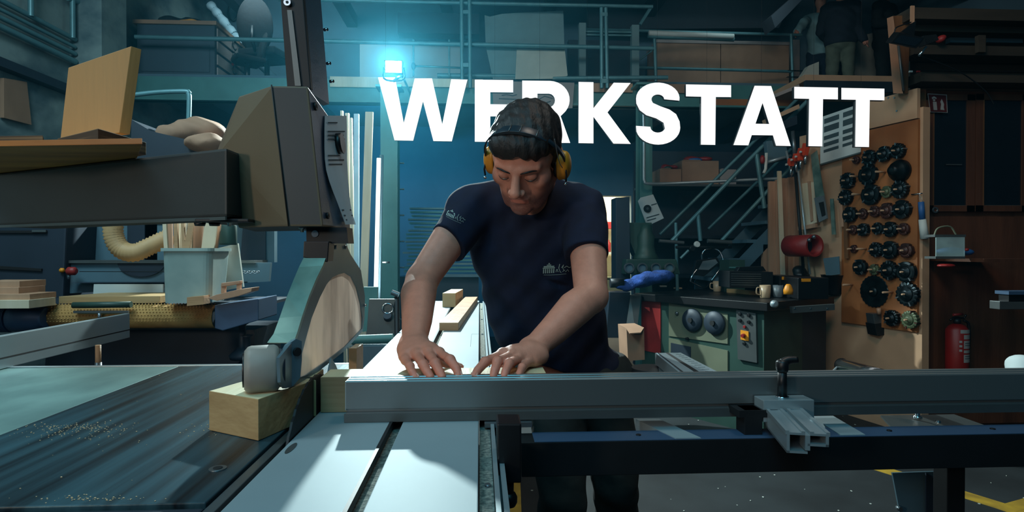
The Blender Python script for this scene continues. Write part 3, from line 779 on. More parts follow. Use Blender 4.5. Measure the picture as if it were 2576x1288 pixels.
for r_, a, b in [(0.6, .1, .5), (1.4, .1, .85), (1.75, .1, .8), (2.1, .1, .85), (3.6, .1, .6), (4.0, .1, .8), (4.4, .1, .7), (8.6, .1, .9), (9.1, .1, .9), (9.5, .15, .8)]:
    i = int(r_); f = r_ - i
    g = lambda u, v: cols[i][0].lerp(cols[i][6], u).lerp(cols[i + 1][0].lerp(cols[i + 1][6], u), v)
    mb = MB(); mb.hexa([g(a, f) + V((.003, -.001, 0)), g(b, f) + V((.003, -.001, 0)), g(b, f + .12) + V((.003, -.001, 0)), g(a, f + .12) + V((.003, -.001, 0))], [g(a, f) + V((.0025, -.001, 0)), g(b, f) + V((.0025, -.001, 0)), g(b, f + .12) + V((.0025, -.001, 0)), g(a, f + .12) + V((.0025, -.001, 0))]).build('print_line', MT['ink'], sheet, fix=False)


# hanging blade cover
YG = 1.32
MB().px([(770, 572), (872, 572), (876, 612), (771, 612)], 1.33, .06).build('neck', MT['steel_dark'], gd)
p = W(792, 588, 1.328); MB().cyl(p, p + V((0, .004, 0)), .0075, n=18).build('screw', MT['chrome'], gd)
MB().px([(764, 607), (828, 607), (824, 660), (762, 648)], 1.31, .05).build('clamp_block', MT['black'], gd, bevel=.002)
# side plate with window: ring of quads between an outer and an inner outline, thin in depth and leaning back
def gp(px, py):                                   # plate lies along the saw line, nearer at the roller end
    return WX(px, py, -.375) if False else WP(px, py, V((-.356, 1.30, 0)), V((1, -.06, 0)).normalized())
outer = [(828, 607), (868, 607), (882, 640), (908, 680), (918, 745), (917, 800), (913, 832), (870, 880), (826, 915), (790, 943), (768, 958), (744, 972), (718, 977), (706, 962), (703, 900), (742, 852), (762, 780), (785, 715), (812, 655), (826, 630)]
inner = [(852, 690), (868, 686), (884, 696), (897, 722), (907, 762), (912, 800), (911, 826), (868, 872), (824, 906), (790, 930), (770, 944), (754, 950), (752, 936), (755, 915), (760, 890), (768, 858), (784, 800), (805, 748), (822, 715), (836, 698)]
po, pi = [gp(*p) for p in outer], [gp(*p) for p in inner]
nv = V((1, -.06, 0)).normalized() * .006
mb = MB(); n = len(po)
vs = po + pi + [p - nv for p in po] + [p - nv for p in pi]
fs = []
for i in range(n):
    j = (i + 1) % n
    fs += [(i, j, n + j, n + i), (2 * n + j, 2 * n + i, 3 * n + i, 3 * n + j), (i, 2 * n + i, 2 * n + j, j), (n + i, n + j, 3 * n + j, 3 * n + i)]
mb.add(vs, fs).build('side_plate', MT['guard'], gd, bevel=0)
MB().add([p - nv * .5 for p in pi], [tuple(range(n))]).build('window', MT['guard_panel'], gd, fix=False)
# front strap of the cover, bending down to the roller fork
L0 = [(768, 640), (752, 672), (738, 705), (722, 745), (703, 800), (688, 840), (672, 862)]
R0 = [(823, 640), (812, 668), (796, 700), (777, 745), (760, 795), (748, 835), (738, 862)]
Ys = [1.315, 1.30, 1.28, 1.255, 1.225, 1.20, 1.185]
mb = MB(); nl = len(L0)
vl = [W(*L0[i], Ys[i]) for i in range(nl)]; vr = [W(*R0[i], Ys[i] - .0) for i in range(nl)]
vs = vl + vr + [p + V((0, .012, -.003)) for p in vl] + [p + V((0, .012, -.003)) for p in vr]
fs = []
for i in range(nl - 1):
    fs += [(i, i + 1, nl + i + 1, nl + i), (2 * nl + i, 3 * nl + i, 3 * nl + i + 1, 2 * nl + i + 1), (i, 2 * nl + i, 2 * nl + i + 1, i + 1), (nl + i, nl + i + 1, 3 * nl + i + 1, 3 * nl + i)]
fs += [(0, nl, 3 * nl, 2 * nl), (nl - 1, 3 * nl - 1, 4 * nl - 1, 2 * nl - 1)]
mb.add(vs, fs).build('front_strap', MT['guard_green'], gd)
# roller and fork
rc = W(664, 928, 1.155); ax = V((.9, .32, .0)).normalized()
MB().lathe(rc - ax * .034, ax, [(.036, 0), (.043, .006), (.045, .012), (.045, .052), (.042, .058), (.036, .062)], 40).build('roller', MT['roller'], gd)
MB().cyl(rc - ax * .037, rc - ax * .033, .032, n=28).build('hub', MT['black'], gd)
MB().cyl(rc + ax * .028, rc + ax * .037, .037, .034, n=28).build('hub', MT['machine_dark'], gd)
fp = [(702, 905), (722, 868), (745, 852), (760, 858), (760, 905), (756, 950), (738, 972), (712, 972), (703, 950)]
fk = V((.78, -.62, 0)).normalized(); fP = rc + ax * .042
MB().prism([WP(x, y, fP, fk) for x, y in fp], fk * -.008).build('fork', MT['guard'], gd, bevel=.001)
for px, py, r in ((746, 885, .0085), (706, 925, .003), (712, 930, .0035)):
    p = WP(px, py, fP, fk); MB().cyl(p, p + fk * .004, r, n=16).build('socket_screw', MT['steel_dark'], gd)
for px, py in ((843, 622), (868, 622)):
    p = gp(px, py); MB().cyl(p - nv * .2, p + nv * .8, .005, n=14).build('socket_screw', MT['steel'], gd)
MB().prism([gp(908, 745) - nv * 4, gp(928, 790) - nv * 4, gp(928, 815) - nv * 4, gp(912, 835) - nv * 4], nv * .6).build('rear_tab', MT['machine_blue'], gd)
p = gp(916, 768); MB().cyl(p, p + nv, .004, n=12).build('pin', MT['chrome'], gd)

# ============================================================ WORKPIECES
# angled block: outer corner measured in the photo
f0, f1 = WZ(526, 1083, TZ), WZ(650, 1110, TZ)
side_dir = V((.34, .94, 0)).normalized(); wdt = f1 - f0
HB = .0745
def wblock(name, pts, h, z, mats, label, cat, **k):
    mb = MB(); b = [V((p.x, p.y, z)) for p in pts]; t_ = [p + V((0, 0, h)) for p in b]
    mb.m(0).add(b + t_, [(3, 2, 1, 0), (0, 1, 5, 4), (1, 2, 6, 5), (2, 3, 7, 6), (3, 0, 4, 7)]); mb.m(1).add(t_, [(0, 1, 2, 3)])
    return mb.build(name, mats, None, bevel=.0012, label=label, cat=cat, **k)
wblock('wood_block', [f0, f1, f1 + side_dir * .158, f0 + side_dir * .172], HB, TZ + .0006, [MT['birch'], MT['birch_lit_top']], 'pale square-ended wood block under the guard roller', 'wood block')
f1b = f1 + side_dir * .165
wblock('wood_block', [f1b + V((-.10, .0, 0)), f1b + V((.004, 0, 0)), V((SX0 - .014, 1.262, 0)), V((SX0 - .125, 1.262, 0))], HB, TZ + .0006, [MT['birch'], MT['birch_lit_top']], 'second pale offcut between the front block and the saw blade', 'wood block')
wblock('workpiece', [V((SX0 + .004, 1.272, 0)), V((.145, 1.272, 0)), V((.145, 1.357, 0)), V((SX0 + .004, 1.357, 0))], .0745, TZ + .0006, [MT['beech'], MT['birch_lit_top']], 'long pale board both hands hold behind the aluminium fence', 'board')
wblock('offcut', [V((SX0 - .14, 1.275, 0)), V((SX0 - .012, 1.275, 0)), V((SX0 - .012, 1.36, 0)), V((SX0 - .15, 1.36, 0))], .0745, TZ + .0006, [MT['birch'], MT['birch_lit_top']], 'pale offcut beyond the blade under the clear cover', 'offcut')
e0 = W(877, 925, 1.50); e1 = W(897, 925, 1.50)
up0 = W(877, 925, 1.50)
h_ = W(877, 877, 1.50).z - TZ
wblock('offcut', [V((e0.x, 1.50, 0)), V((e1.x, 1.50, 0)), V((e1.x + .002, 1.575, 0)), V((e0.x + .002, 1.575, 0))], h_, TZ + .0006, [MT['beech'], MT['pine']], 'small upright offcut standing behind the fence end', 'offcut')
# boards further down the sliding table
p0, p1 = WZ(1105, 832, TZ), WZ(1153, 832, TZ)
wblock('plank', [p0, p1, V((-.012, 4.0, 0)), V((-.095, 4.0, 0))], .034, TZ + .0006, [MT['beech'], MT['pine_warm']], 'narrow brown plank lying along the far sliding table', 'plank')
p0, p1 = WZ(1113, 773, TZ), WZ(1146, 773, TZ)
wblock('wood_block', [p0, p1, p1 + V((.035, .38, 0)), p0 + V((.035, .38, 0))], .085, TZ + .0006, [MT['birch'], MT['birch_lit_top']], 'short wood block at the far end of the sliding table', 'wood block')

# boards lying on the guard arm
mb = MB()
ztop = zbt + .001
q = [WP(-40, 357, V((0, 0, ztop + .018)), V((0, 0, 1))) for _ in (0,)]
b0, b1 = V((W(-60, 400, 1.29).x, 1.29, 0)), V((W(358, 400, 1.24).x, 1.24, 0))
b2, b3 = V((W(335, 400, 1.62).x, 1.62, 0)), V((W(-60, 400, 1.95).x, 1.95, 0))
wblock('board', [b0, b1, b2, b3], .012, ztop, [MT['larch'], MT['larch']], 'orange wooden board lying across the guard arm, overhanging its front', 'board')
zt2 = ztop + .0125
g0 = [V((W(145, 400, 1.42).x, 1.42, 0)), V((W(247, 400, 1.30).x, 1.30, 0)), V((W(368, 400, 1.46).x, 1.46, 0)), V((W(240, 400, 1.62).x, 1.62, 0))]
wblock('plywood_offcut', g0, .030, zt2, [MT['ply_edge'], MT['ply']], 'layered plywood offcut on the guard arm under the upright panel', 'plywood')
g1 = [V((W(-60, 400, 1.36).x, 1.36, 0)), V((W(108, 400, 1.34).x, 1.34, 0)), V((W(115, 400, 1.46).x, 1.46, 0)), V((W(-60, 400, 1.52).x, 1.52, 0))]
wblock('plywood_offcut', g1, .022, zt2, [MT['ply_edge'], MT['ply']], 'flat wooden offcut on the guard arm at the left picture edge', 'plywood')
zz = zt2 + .0305
u0, u1 = W(152, 352, 1.45), W(302, 340, 1.47)
pa = [W(152, 349, 1.455), W(300, 334, 1.47), W(330, 116, 1.47), W(172, 170, 1.455)]
lo = min(p.z for p in pa); 
mb = MB(); mb.prism([V((p.x, p.y, max(p.z, zz))) for p in pa], (.012, .022, 0)); mb.build('plywood_sheet', MT['ply'], None, bevel=.001, label='tan plywood sheet standing upright on the guard arm', cat='plywood')

# ============================================================ THE WORKER
def skin_mat(name, base=s(216, 144, 120)):
    m, nt, b = new_mat(name); N, Lk = nt.nodes, nt.links
    at_ = N.new('ShaderNodeAttribute'); at_.attribute_name = 'tint'
    nz = N.new('ShaderNodeTexNoise'); nz.inputs['Scale'].default_value = 55; nz.inputs['Detail'].default_value = 6
    rp = N.new('ShaderNodeValToRGB'); rp.color_ramp.elements[0].color = (*[c * .82 for c in base], 1); rp.color_ramp.elements[1].color = (*[min(1, c * 1.12) for c in base], 1)
    tc = N.new('ShaderNodeTexCoord'); Lk.new(tc.outputs['Object'], nz.inputs['Vector']); Lk.new(nz.outputs['Fac'], rp.inputs['Fac'])
    mx = N.new('ShaderNodeMix'); mx.data_type = 'RGBA'; mx.blend_type = 'MULTIPLY'; mx.inputs[0].default_value = 1
    Lk.new(rp.outputs['Color'], mx.inputs[6]); Lk.new(at_.outputs['Color'], mx.inputs[7]); Lk.new(mx.outputs[2], b.inputs['Base Color'])
    b.inputs['Roughness'].default_value = .5; b.inputs['Subsurface Weight'].default_value = .06; b.inputs['Subsurface Radius'].default_value = (.012, .005, .003)
    bp = N.new('ShaderNodeBump'); bp.inputs['Strength'].default_value = .12; bp.inputs['Distance'].default_value = .004
    n2 = N.new('ShaderNodeTexNoise'); n2.inputs['Scale'].default_value = 260; Lk.new(tc.outputs['Object'], n2.inputs['Vector'])
    Lk.new(n2.outputs['Fac'], bp.inputs['Height']); Lk.new(bp.outputs['Normal'], b.inputs['Normal'])
    return m
MT['skin'] = skin_mat('skin')

man = thing('person', 'man in dark blue T-shirt and yellow ear defenders bending over the fence', 'person', (.25, 1.9, 0))

# head: local axes x = his left, y = back of the head, z = crown
HM = Matrix.Translation(W(1322, 391, 1.625)) @ (Matrix.Rotation(math.radians(-17), 4, 'Z') @ Matrix.Rotation(math.radians(6), 4, 'Y') @ Matrix.Rotation(math.radians(43), 4, 'X')) @ Matrix.Scale(1.15, 4)
HI = HM.inverted()
SHR, SHL = W(1186, 528, 1.78), W(1466, 530, 1.80)      # shoulders
NK = W(1336, 490, 1.84)
PEL = W(1455, 945, 1.98)
def xf(v, Mx):
    Mn = np.array(Mx); return v @ Mn[:3, :3].T + Mn[:3, 3]
hf = Field((-.115, -.15, -.26), (.115, .20, .145), .0021)
nb = HI @ NK
hf.ell((0, .018, .030), (.075, .094, .076), 0)
hf.ell((0, -.034, .020), (.066, .056, .070), .02)
hf.ell((0, -.034, -.050), (.0605, .052, .055), .02)
hf.ell((0, -.044, -.082), (.047, .040, .030), .018)
hf.ell((0, -.077, -.100), (.024, .015, .017), .014)
for q in (-1, 1):
    hf.ell((q * .050, -.048, -.022), (.020, .028, .022), .014)
    hf.cone((q * .058, .0, -.055), (q * .032, -.052, -.098), .017, .015, .016)
    hf.ell((q * .079, .016, -.008), (.009, .017, .030), .006)
hf.cone((0, .02, -.05), tuple(nb), .056, .060, .025)
hf.cone((0, .03, -.06), tuple(nb + V((0, .03, 0))), .055, .060, .02)
for q in (-1, 1): hf.cone((q * .012, -.086, .019), (q * .046, -.074, .021), .0095, .007, .012)
for q in (-1, 1): hf.ell((q * .031, -.097, .001), (.017, .013, .0105), .010, sub=True)
for q in (-1, 1): hf.ell((q * .031, -.0765, .000), (.0150, .0125, .0122), .003)
hf.cone((0, -.088, .012), (0, -.112, -.026), .0085, .0115, .008)
hf.ell((0, -.112, -.030), (.0115, .012, .0095), .006)
for q in (-1, 1): hf.ell((q * .0125, -.101, -.034), (.008, .010, .0075), .005)
for q in (-1, 1): hf.ell((q * .006, -.106, -.0405), (.0035, .004, .003), .002, sub=True)
hf.cone((-.020, -.083, -.061), (.020, -.083, -.061), .005, .005, .006); hf.ell((0, -.088, -.0575), (.010, .0045, .004), .005)
hf.ell((0, -.085, -.0720), (.016, .0065, .0052), .005)
hf.cone((-.024, -.092, -.0655), (.024, -.092, -.0655), .0016, .0016, .003, sub=True)
hf.ell((0, -.092, -.082), (.013, .005, .004), .006, sub=True)
hv, hfc = hf.nets()

def head_tint(v):
    c = np.ones((len(v), 4)); x, y, z = v[:, 0], v[:, 1], v[:, 2]
    beard = np.clip((-.052 - z) / .02, 0, 1) * np.clip((.06 - y) / .03, 0, 1) * np.clip((z + .15) / .02, 0, 1)
    mous = np.exp(-((z + .048) / .009) ** 2) * (y < -.07) * (np.abs(x) < .03)
    side = np.clip((np.abs(x) - .05) / .012, 0, 1) * np.clip((.005 - z) / .02, 0, 1) * (y < .04) * (z > -.12)
    b = np.clip(np.maximum(np.maximum(beard, mous * .8), side * .7), 0, 1)
    lips = (np.abs(x) < .022) * (y < -.078) * (z > -.078) * (z < -.055)
    b = b * (1 - lips)
    for k, d in enumerate((.30, .30, .36)): c[:, k] = 1 - (1 - d) * b * np.random.default_rng(5).uniform(.72, 1.0, len(x))
    c[:, 0] *= 1 - .12 * lips; c[:, 1] *= 1 - .28 * lips; c[:, 2] *= 1 - .22 * lips
    lid = np.exp(-((np.abs(x) - .031) / .016) ** 2) * np.exp(-((z + .0) / .012) ** 2) * (y < -.06)
    for k in range(3): c[:, k] *= 1 - .22 * lid
    return c
ht = head_tint(hv)

def dot3(p): return (p.x, p.y, p.z)
def hz(zx, zy, Y): return W(980 + zx / 6.133, 840 + zy / 6.133, Y)      # detail view of the hands
# ---- his right arm (left in the picture)
EBR = W(1062, 704, 1.61); WRR = W(1041, 868, 1.385)
fr = Field((-.285, 1.19, .92), (.06, 1.87, 1.47), .0023)
um = SHR.lerp(EBR, .5)
fr.chain([dot3(p) for p in (SHR, SHR.lerp(EBR, .45) + V((-.004, 0, 0)), EBR)], [.058, .051, .042], .02)
fa = EBR.lerp(WRR, .28)
fr.chain([dot3(p) for p in (EBR, fa + V((-.004, 0, .004)), EBR.lerp(WRR, .65), WRR)], [.042, .0455, .037, .0275], .012)
fr.cone(dot3(WRR + V((-.010, 0, 0))), dot3(WRR + V((.012, 0, 0))), .024, .024, .015)
RH = dict(
    pinky=[hz(250, 410, 1.315), hz(315, 500, 1.278), hz(352, 590, 1.252), hz(405, 668, 1.243)],
    ring=[hz(425, 330, 1.320), hz(515, 470, 1.272), hz(590, 600, 1.248), hz(635, 668, 1.240)],
    middle=[hz(600, 300, 1.320), hz(705, 455, 1.270), hz(780, 600, 1.248), hz(815, 668, 1.240)],
    index=[hz(765, 300, 1.322), hz(935, 400, 1.275), hz(1035, 540, 1.256), hz(1068, 640, 1.248)])
def hand(f, wr, H, rad, palmc, thumb, trad, wside=.017):
    mc = [H[k][0] for k in ('pinky', 'ring', 'middle', 'index')]
    for i, p in enumerate(mc):
        st_ = wr + (mc[3] - mc[0]).normalized() * ((i - 1.5) * .011)
        f.chain([dot3(st_), dot3(st_.lerp(p, .55)), dot3(p)], [.0215, .0175, rad[i] * 1.08], .014)
    f.chain([dot3(p) for p in thumb], trad, .009)
    f.cone(dot3(thumb[1]), dot3(mc[3].lerp(wr, .35)), .011, .013, .018)
    for i, k in enumerate(('pinky', 'ring', 'middle', 'index')):
        P = H[k]; r = rad[i]
        f.chain([dot3(p) for p in P], [r * 1.05, r * .98, r * .90, r * .80], .0035)
        f.ell(dot3(P[1] + V((0, -.001, .001))), (r * 1.07,) * 3, .004)
        f.ell(dot3(P[0] + V((0, -.002, .003))), (r * 1.05,) * 3, .008)
hand(fr, WRR + V((.002, -.022, -.004)), RH, [.0090, .0102, .0106, .0104], None,
     [hz(560, 260, 1.40), hz(740, 380, 1.392), hz(930, 470, 1.382), hz(1085, 512, 1.372)], [.019, .0145, .0115, .0088])
rv, rf_ = fr.nets()
# ---- his left arm (right in the picture)
EBL = W(1487, 745, 1.545); WRL = W(1338, 880, 1.395)
fl_ = Field((-.02, 1.19, .92), (.41, 1.88, 1.47), .0023)
fl_.chain([dot3(p) for p in (SHL, SHL.lerp(EBL, .5) + V((.004, 0, 0)), EBL)], [.060, .052, .043], .02)
fl_.chain([dot3(p) for p in (EBL, EBL.lerp(WRL, .3) + V((.0, 0, .006)), EBL.lerp(WRL, .65), WRL)], [.043, .0455, .037, .0275], .012)
fl_.cone(dot3(WRL + V((-.008, 0, .004))), dot3(WRL + V((.012, 0, -.006))), .0235, .0235, .015)
LH = dict(
    index=[hz(1740, 310, 1.335), hz(1475, 435, 1.285), hz(1365, 555, 1.260), hz(1308, 650, 1.247)],
    middle=[hz(1880, 335, 1.330), hz(1665, 430, 1.272), hz(1625, 560, 1.250), hz(1600, 670, 1.241)],
    ring=[hz(1990, 385, 1.330), hz(1845, 455, 1.274), hz(1795, 570, 1.252), hz(1765, 670, 1.242)],
    pinky=[hz(2130, 440, 1.335), hz(2045, 520, 1.285), hz(2010, 600, 1.262), hz(1985, 668, 1.249)])
hand(fl_, WRL + V((.0, -.026, -.004)), LH, [.0090, .0102, .0106, .0104], None,
     [hz(1990, 300, 1.42), hz(1850, 430, 1.405), hz(1690, 520, 1.39), hz(1560, 575, 1.37)], [.019, .0145, .0115, .0088])
lv, lf_ = fl_.nets()
# ---- trunk and legs
tf = Field((-.16, 1.45, -.01), (.62, 2.25, 1.50), .007)
CH = W(1335, 610, 1.84); WA = W(1385, 820, 1.92)
FTR, FTL = V((.22, 1.86, .05)), V((.50, 2.10, .05))
def trunk(f, g):
    f.cone(dot3(SHR + V((.02, .02, 0))), dot3(SHL + V((-.02, .02, 0))), .062 + g, .062 + g, .03)
    Rt = Matrix.Rotation(math.radians(14), 3, 'Y')
    f.ell(dot3(CH), (.176 + g, .112 + g, .18 + g), .05, Rt)
    f.ell(dot3(CH.lerp(WA, .55)), (.172 + g, .110 + g, .18 + g), .05, Rt)
    f.ell(dot3(WA), (.174 + g, .112 + g, .15 + g), .05, Rt)
def legs(f, g):
    hr, hl = PEL + V((-.075, 0, -.03)), PEL + V((.085, .02, -.03))
    f.ell(dot3(PEL), (.168 + g, .120 + g, .12 + g), .04)
    kr, kl = V((hr.x + .0, 1.82, .46)), V((hl.x + .03, 1.93, .46))
    f.chain([dot3(p) for p in (hr, kr, FTR + V((0, .03, .05)))], [.088 + g, .062 + g, .045 + g * 1.6], .03)
    f.chain([dot3(p) for p in (hl, kl, FTL + V((0, .03, .05)))], [.088 + g, .062 + g, .045 + g * 1.6], .03)
trunk(tf, 0); legs(tf, 0)
tf.cone(dot3(NK + V((0, 0, .0))), dot3(CH), .055, .08, .03)
tv, tfc = tf.nets()
ones = lambda v: np.ones((len(v), 4))
hvw = xf(hv, HM)
def arm_tint(v, wr):
    c = np.ones((len(v), 4)); d = np.linalg.norm(v - np.array(wr), axis=1)
    k = np.clip(1 - (v[:, 1] - 1.24) / .09, 0, 1) * .14
    c[:, 1] -= k; c[:, 2] -= k; return c
me = np_mesh('body', [(hvw, hfc), (rv, rf_), (lv, lf_), (tv, tfc)])
tt = np.concatenate([ht, arm_tint(rv, WRR), arm_tint(lv, WRL), ones(tv)]).astype(np.float32)
at_ = me.color_attributes.new('tint', 'FLOAT_COLOR', 'POINT')
if len(me.vertices) == len(tt): at_.data.foreach_set('color', tt.ravel())
link_mesh('body', me, MT['skin'], man)

# ---- T-shirt
sf = Field((-.22, 1.5, .70), (.62, 2.25, 1.52), .0045)
trunk(sf, .013)
sf.cone(dot3(NK + V((-.055, .02, -.005))), dot3(SHR + V((-.0, 0, .004))), .058, .064, .03)
sf.cone(dot3(NK + V((.055, .02, -.005))), dot3(SHL + V((0, 0, .004))), .058, .066, .03)
sf.cone(dot3(NK + V((0, .03, -.02))), dot3(CH), .07, .10, .04)
SR1, SL1 = SHR.lerp(EBR, .50), SHL.lerp(EBL, .56)
sf.cone(dot3(SHR), dot3(SHR.lerp(EBR, .55)), .066, .062, .025)
sf.cone(dot3(SHL), dot3(SHL.lerp(EBL, .62)), .066, .064, .025)
sf.ell(dot3(PEL + V((-.02, -.01, .02))), (.170, .130, .12), .05)
X, Y, Z = sf.grid()                    # soft folds
sf.F = (sf.F + .0032 * np.sin(X * 34 + Z * 26 + 2 * np.sin(Z * 17)) * np.sin(Y * 20 + Z * 21) + .002 * np.sin(X * 70 - Z * 60)).astype(np.float32)
pn = (PEL - CH).normalized()
hemP = W(1390, 912, 1.90)
keep = sf.F.copy()
hem = (X - hemP.x) * (-.30) + (Y - hemP.y) * .15 + (Z - hemP.z) * (-1.0)
sf.F = np.maximum(sf.F, (hem / 1.05)).astype(np.float32)
def cutloc(f, P, n, rad):              # trims only near P (a sleeve end or the neck hole)
    n = V(n).normalized(); dl = (X - P[0]) * n[0] + (Y - P[1]) * n[1] + (Z - P[2]) * n[2]
    ds = np.sqrt((X - P[0]) ** 2 + (Y - P[1]) ** 2 + (Z - P[2]) ** 2)
    f.F = np.where(ds < rad, np.maximum(f.F, dl), f.F).astype(np.float32)
armn = (EBR - SHR).normalized(); cutloc(sf, SR1 + armn * .0, (armn + V((-.25, 0, .1))), .15)
armn = (EBL - SHL).normalized(); cutloc(sf, SL1, (armn + V((.1, 0, -.2))), .15)
# neck opening
nc = W(1334, 505, 1.76)
sf.cone(dot3(nc + V((0, -.06, -.005))), dot3(NK + V((0, .02, .09))), .050, .062, .008, sub=True)
sv, sfc = sf.nets()
me = np_mesh('t_shirt', [(sv, sfc)])
shirt = link_mesh('t_shirt', me, MT['shirt'], man)
# ribbed hems of the sleeves and collar ring
# ---- trousers and shoes
pf = Field((-.1, 1.6, .04), (.66, 2.3, 1.02), .0065)
legs(pf, .013)
X, Y, Z = pf.grid()
pf.F = (pf.F + .004 * np.sin(X * 30 + Z * 40) * np.sin(Y * 33 - Z * 24)).astype(np.float32)
pf.cut(PEL + V((0, 0, .085)), (0.1, 0, 1)); pf.cut((0, 0, .085), (0, 0, -1))
pv, pfc = pf.nets()
link_mesh('trousers', np_mesh('trousers', [(pv, pfc)]), MT['trousers'], man)
for q in (FTR, FTL):
    f = Field((q.x - .08, q.y - .24, -.005), (q.x + .08, q.y + .14, .16), .005)
    f.cone((q.x, q.y + .03, .05), (q.x, q.y - .14, .04), .046, .038, .02); f.cone((q.x, q.y + .03, .05), (q.x, q.y + .03, .12), .045, .048, .02); f.cut((0, 0, .001), (0, 0, -1))
    link_mesh('shoe', np_mesh('shoe', [f.nets()]), MT['shoe'], man)

# ---- hair, brows, eyes
hr_ = Field((-.12, -.15, -.13), (.12, .17, .16), .0024)
hr_.ell((0, .020, .042), (.083, .102, .080), 0)
hr_.ell((0, -.030, .062), (.068, .058, .048), .02)
hr_.ell((-.018, -.064, .066), (.045, .024, .024), .02)
hr_.ell((.028, -.060, .066), (.036, .024, .022), .02)
for q in (-1, 1): hr_.cone((q * .068, .0, .03), (q * .069, -.002, -.02), .014, .008, .012)
X, Y, Z = hr_.grid()
hr_.F = (hr_.F + .0012 * np.sin(X * 120 + 3 * np.sin(Y * 40)) * np.sin(Y * 60 + Z * 50) + .0010 * np.sin(X * 260 + Y * 90) + .0008 * np.sin(Y * 210 - Z * 130)).astype(np.float32)
face = np.maximum.reduce([np.broadcast_to(a, hr_.F.shape) for a in (Y + .030 - 0 * X, Z - .070 + .35 * np.abs(X) + 0 * Y)])
hr_.F = np.where((Y < -.02), np.maximum(hr_.F, (.050 + .006 * np.sin(X * 95 + 1) + .003 * np.sin(X * 230) - .9 * np.maximum(0, np.abs(X) - .035) - Z)), hr_.F).astype(np.float32)
hr_.F = np.where((Y >= -.02), np.maximum(hr_.F, (-.03 - .35 * np.minimum(Y, .05) - Z) * .8), hr_.F).astype(np.float32)
v_, f_ = hr_.nets()
link_mesh('hair', np_mesh('hair', [(xf(v_, HM), f_)]), MT['hair'], man)
for q in (-1, 1):
    m_ = MB(); P = [(q * .012, -.0955, .0155), (q * .024, -.0965, .0205), (q * .036, -.0905, .0215), (q * .047, -.0805, .0175)]
    m_.tube([HM @ V(p) for p in arc(P, 4)], .003, 7, radii=[.0012 + .0014 * math.sin(PI * (i + 1) / 14) for i in range(13)]).build('eyebrow', MT['hair'], man, fix=False)
    m_ = MB(); P = [(q * .0185, -.0872, -.0035), (q * .025, -.0898, -.0065), (q * .032, -.0900, -.0075), (q * .039, -.0868, -.0060), (q * .0445, -.0812, -.0030)]
    m_.tube([HM @ V(p) for p in arc(P, 4)], .0009, 6).build('eyelashes', MT['hair'], man, fix=False)
    m_ = MB(); m_.lathe(HM @ V((q * .031, -.0775, -.003)), HM.to_3x3() @ V((0, -1, -.35)), [(.0119 * math.cos(a), .0119 * math.sin(a)) for a in [math.radians(x) for x in (0, 20, 40, 60, 80)]], 14)
    m_.build('eye', MT['paper'], man, fix=False)
# ---- finger nails
def nail(H, k, side_, r):
    P = H[k]; d = (P[3] - P[2]).normalized(); up_ = V((0, -.6, .8)); up_ = (up_ - d * up_.dot(d)).normalized(); w_ = d.cross(up_)
    c = P[3] + up_ * (r * .72) + d * .001
    mb = MB(); pts = [(-.0062, -.5), (-.0062, .5), (-.002, .72), (.003, .66), (.006, .25), (.006, -.25), (.003, -.66), (-.002, -.72)]
    mb.prism([c + d * a + w_ * (b * r * 1.0) - up_ * (abs(b) ** 2 * r * .35) for a, b in pts], up_ * .0009).build('fingernail', MT['nail'], man)
MT['nail'] = M('nail', s(205, 150, 132), .3, var=.04)
nail(RH, 'index', 1, .0105); nail(LH, 'index', 1, .0105); nail(RH, 'pinky', 1, .009)
p_ = hz(1085, 512, 1.372); MB().prism([p_ + V((-.006, -.004, .006)), p_ + V((.006, -.004, .004)), p_ + V((.010, .0, .002)), p_ + V((-.004, .004, .006))], (0, 0, .001)).build('fingernail', MT['nail'], man)

# ---- ear defenders (worn: a thing of its own)
ed = thing('ear_defenders', 'yellow ear defenders with a black padded headband on the man', 'ear defenders', HM @ V((0, 0, 0)))
def hp(x, y, z): return HM @ V((x, y, z))
N_ = 26; ring = []
for i in range(N_ + 1):
    a = PI * i / N_ ; r1, r2 = .096, .112
    ring.append((math.cos(a) * r1, .0 - .060 * math.sin(a), -.012 + math.sin(a) * .119))
def bandmesh(i0, i1, w, t0, t1):
    vs = []
    for i in range(i0, i1 + 1):
        x, y, z = ring[i]; nrm = V((x, 0, z + .0)).normalized()
        for dy, dt in ((-w, t0), (w, t0), (w, t1), (-w, t1)):
            vs.append(hp(x + nrm.x * dt, y + dy, z + nrm.z * dt))
    n = i1 - i0 + 1; fs = [(k * 4 + j, k * 4 + (j + 1) % 4, k * 4 + 4 + (j + 1) % 4, k * 4 + 4 + j) for k in range(n - 1) for j in range(4)]
    return MB().add(vs, fs + [(0, 1, 2, 3), tuple(4 * n - 4 + q for q in (3, 2, 1, 0))], True)
bandmesh(0, N_, .007, -.001, .002).build('headband', MT['band'], ed)
bandmesh(7, 19, .0125, -.004, .0045).build('head_pad', MT['band'], ed, bevel=.0012)
for i_ in (9, 12, 14, 17): 
    x, y, z = ring[i_]; nrm = V((x, 0, z)).normalized(); tn = V((nrm.z, 0, -nrm.x))
    MB().tube([hp(x + nrm.x * .0048, y - .0125, z + nrm.z * .0048), hp(x + nrm.x * .0052, y + .0125, z + nrm.z * .0052)], .0016, 6).build('pad_rib', MT['alu_dark'], ed)
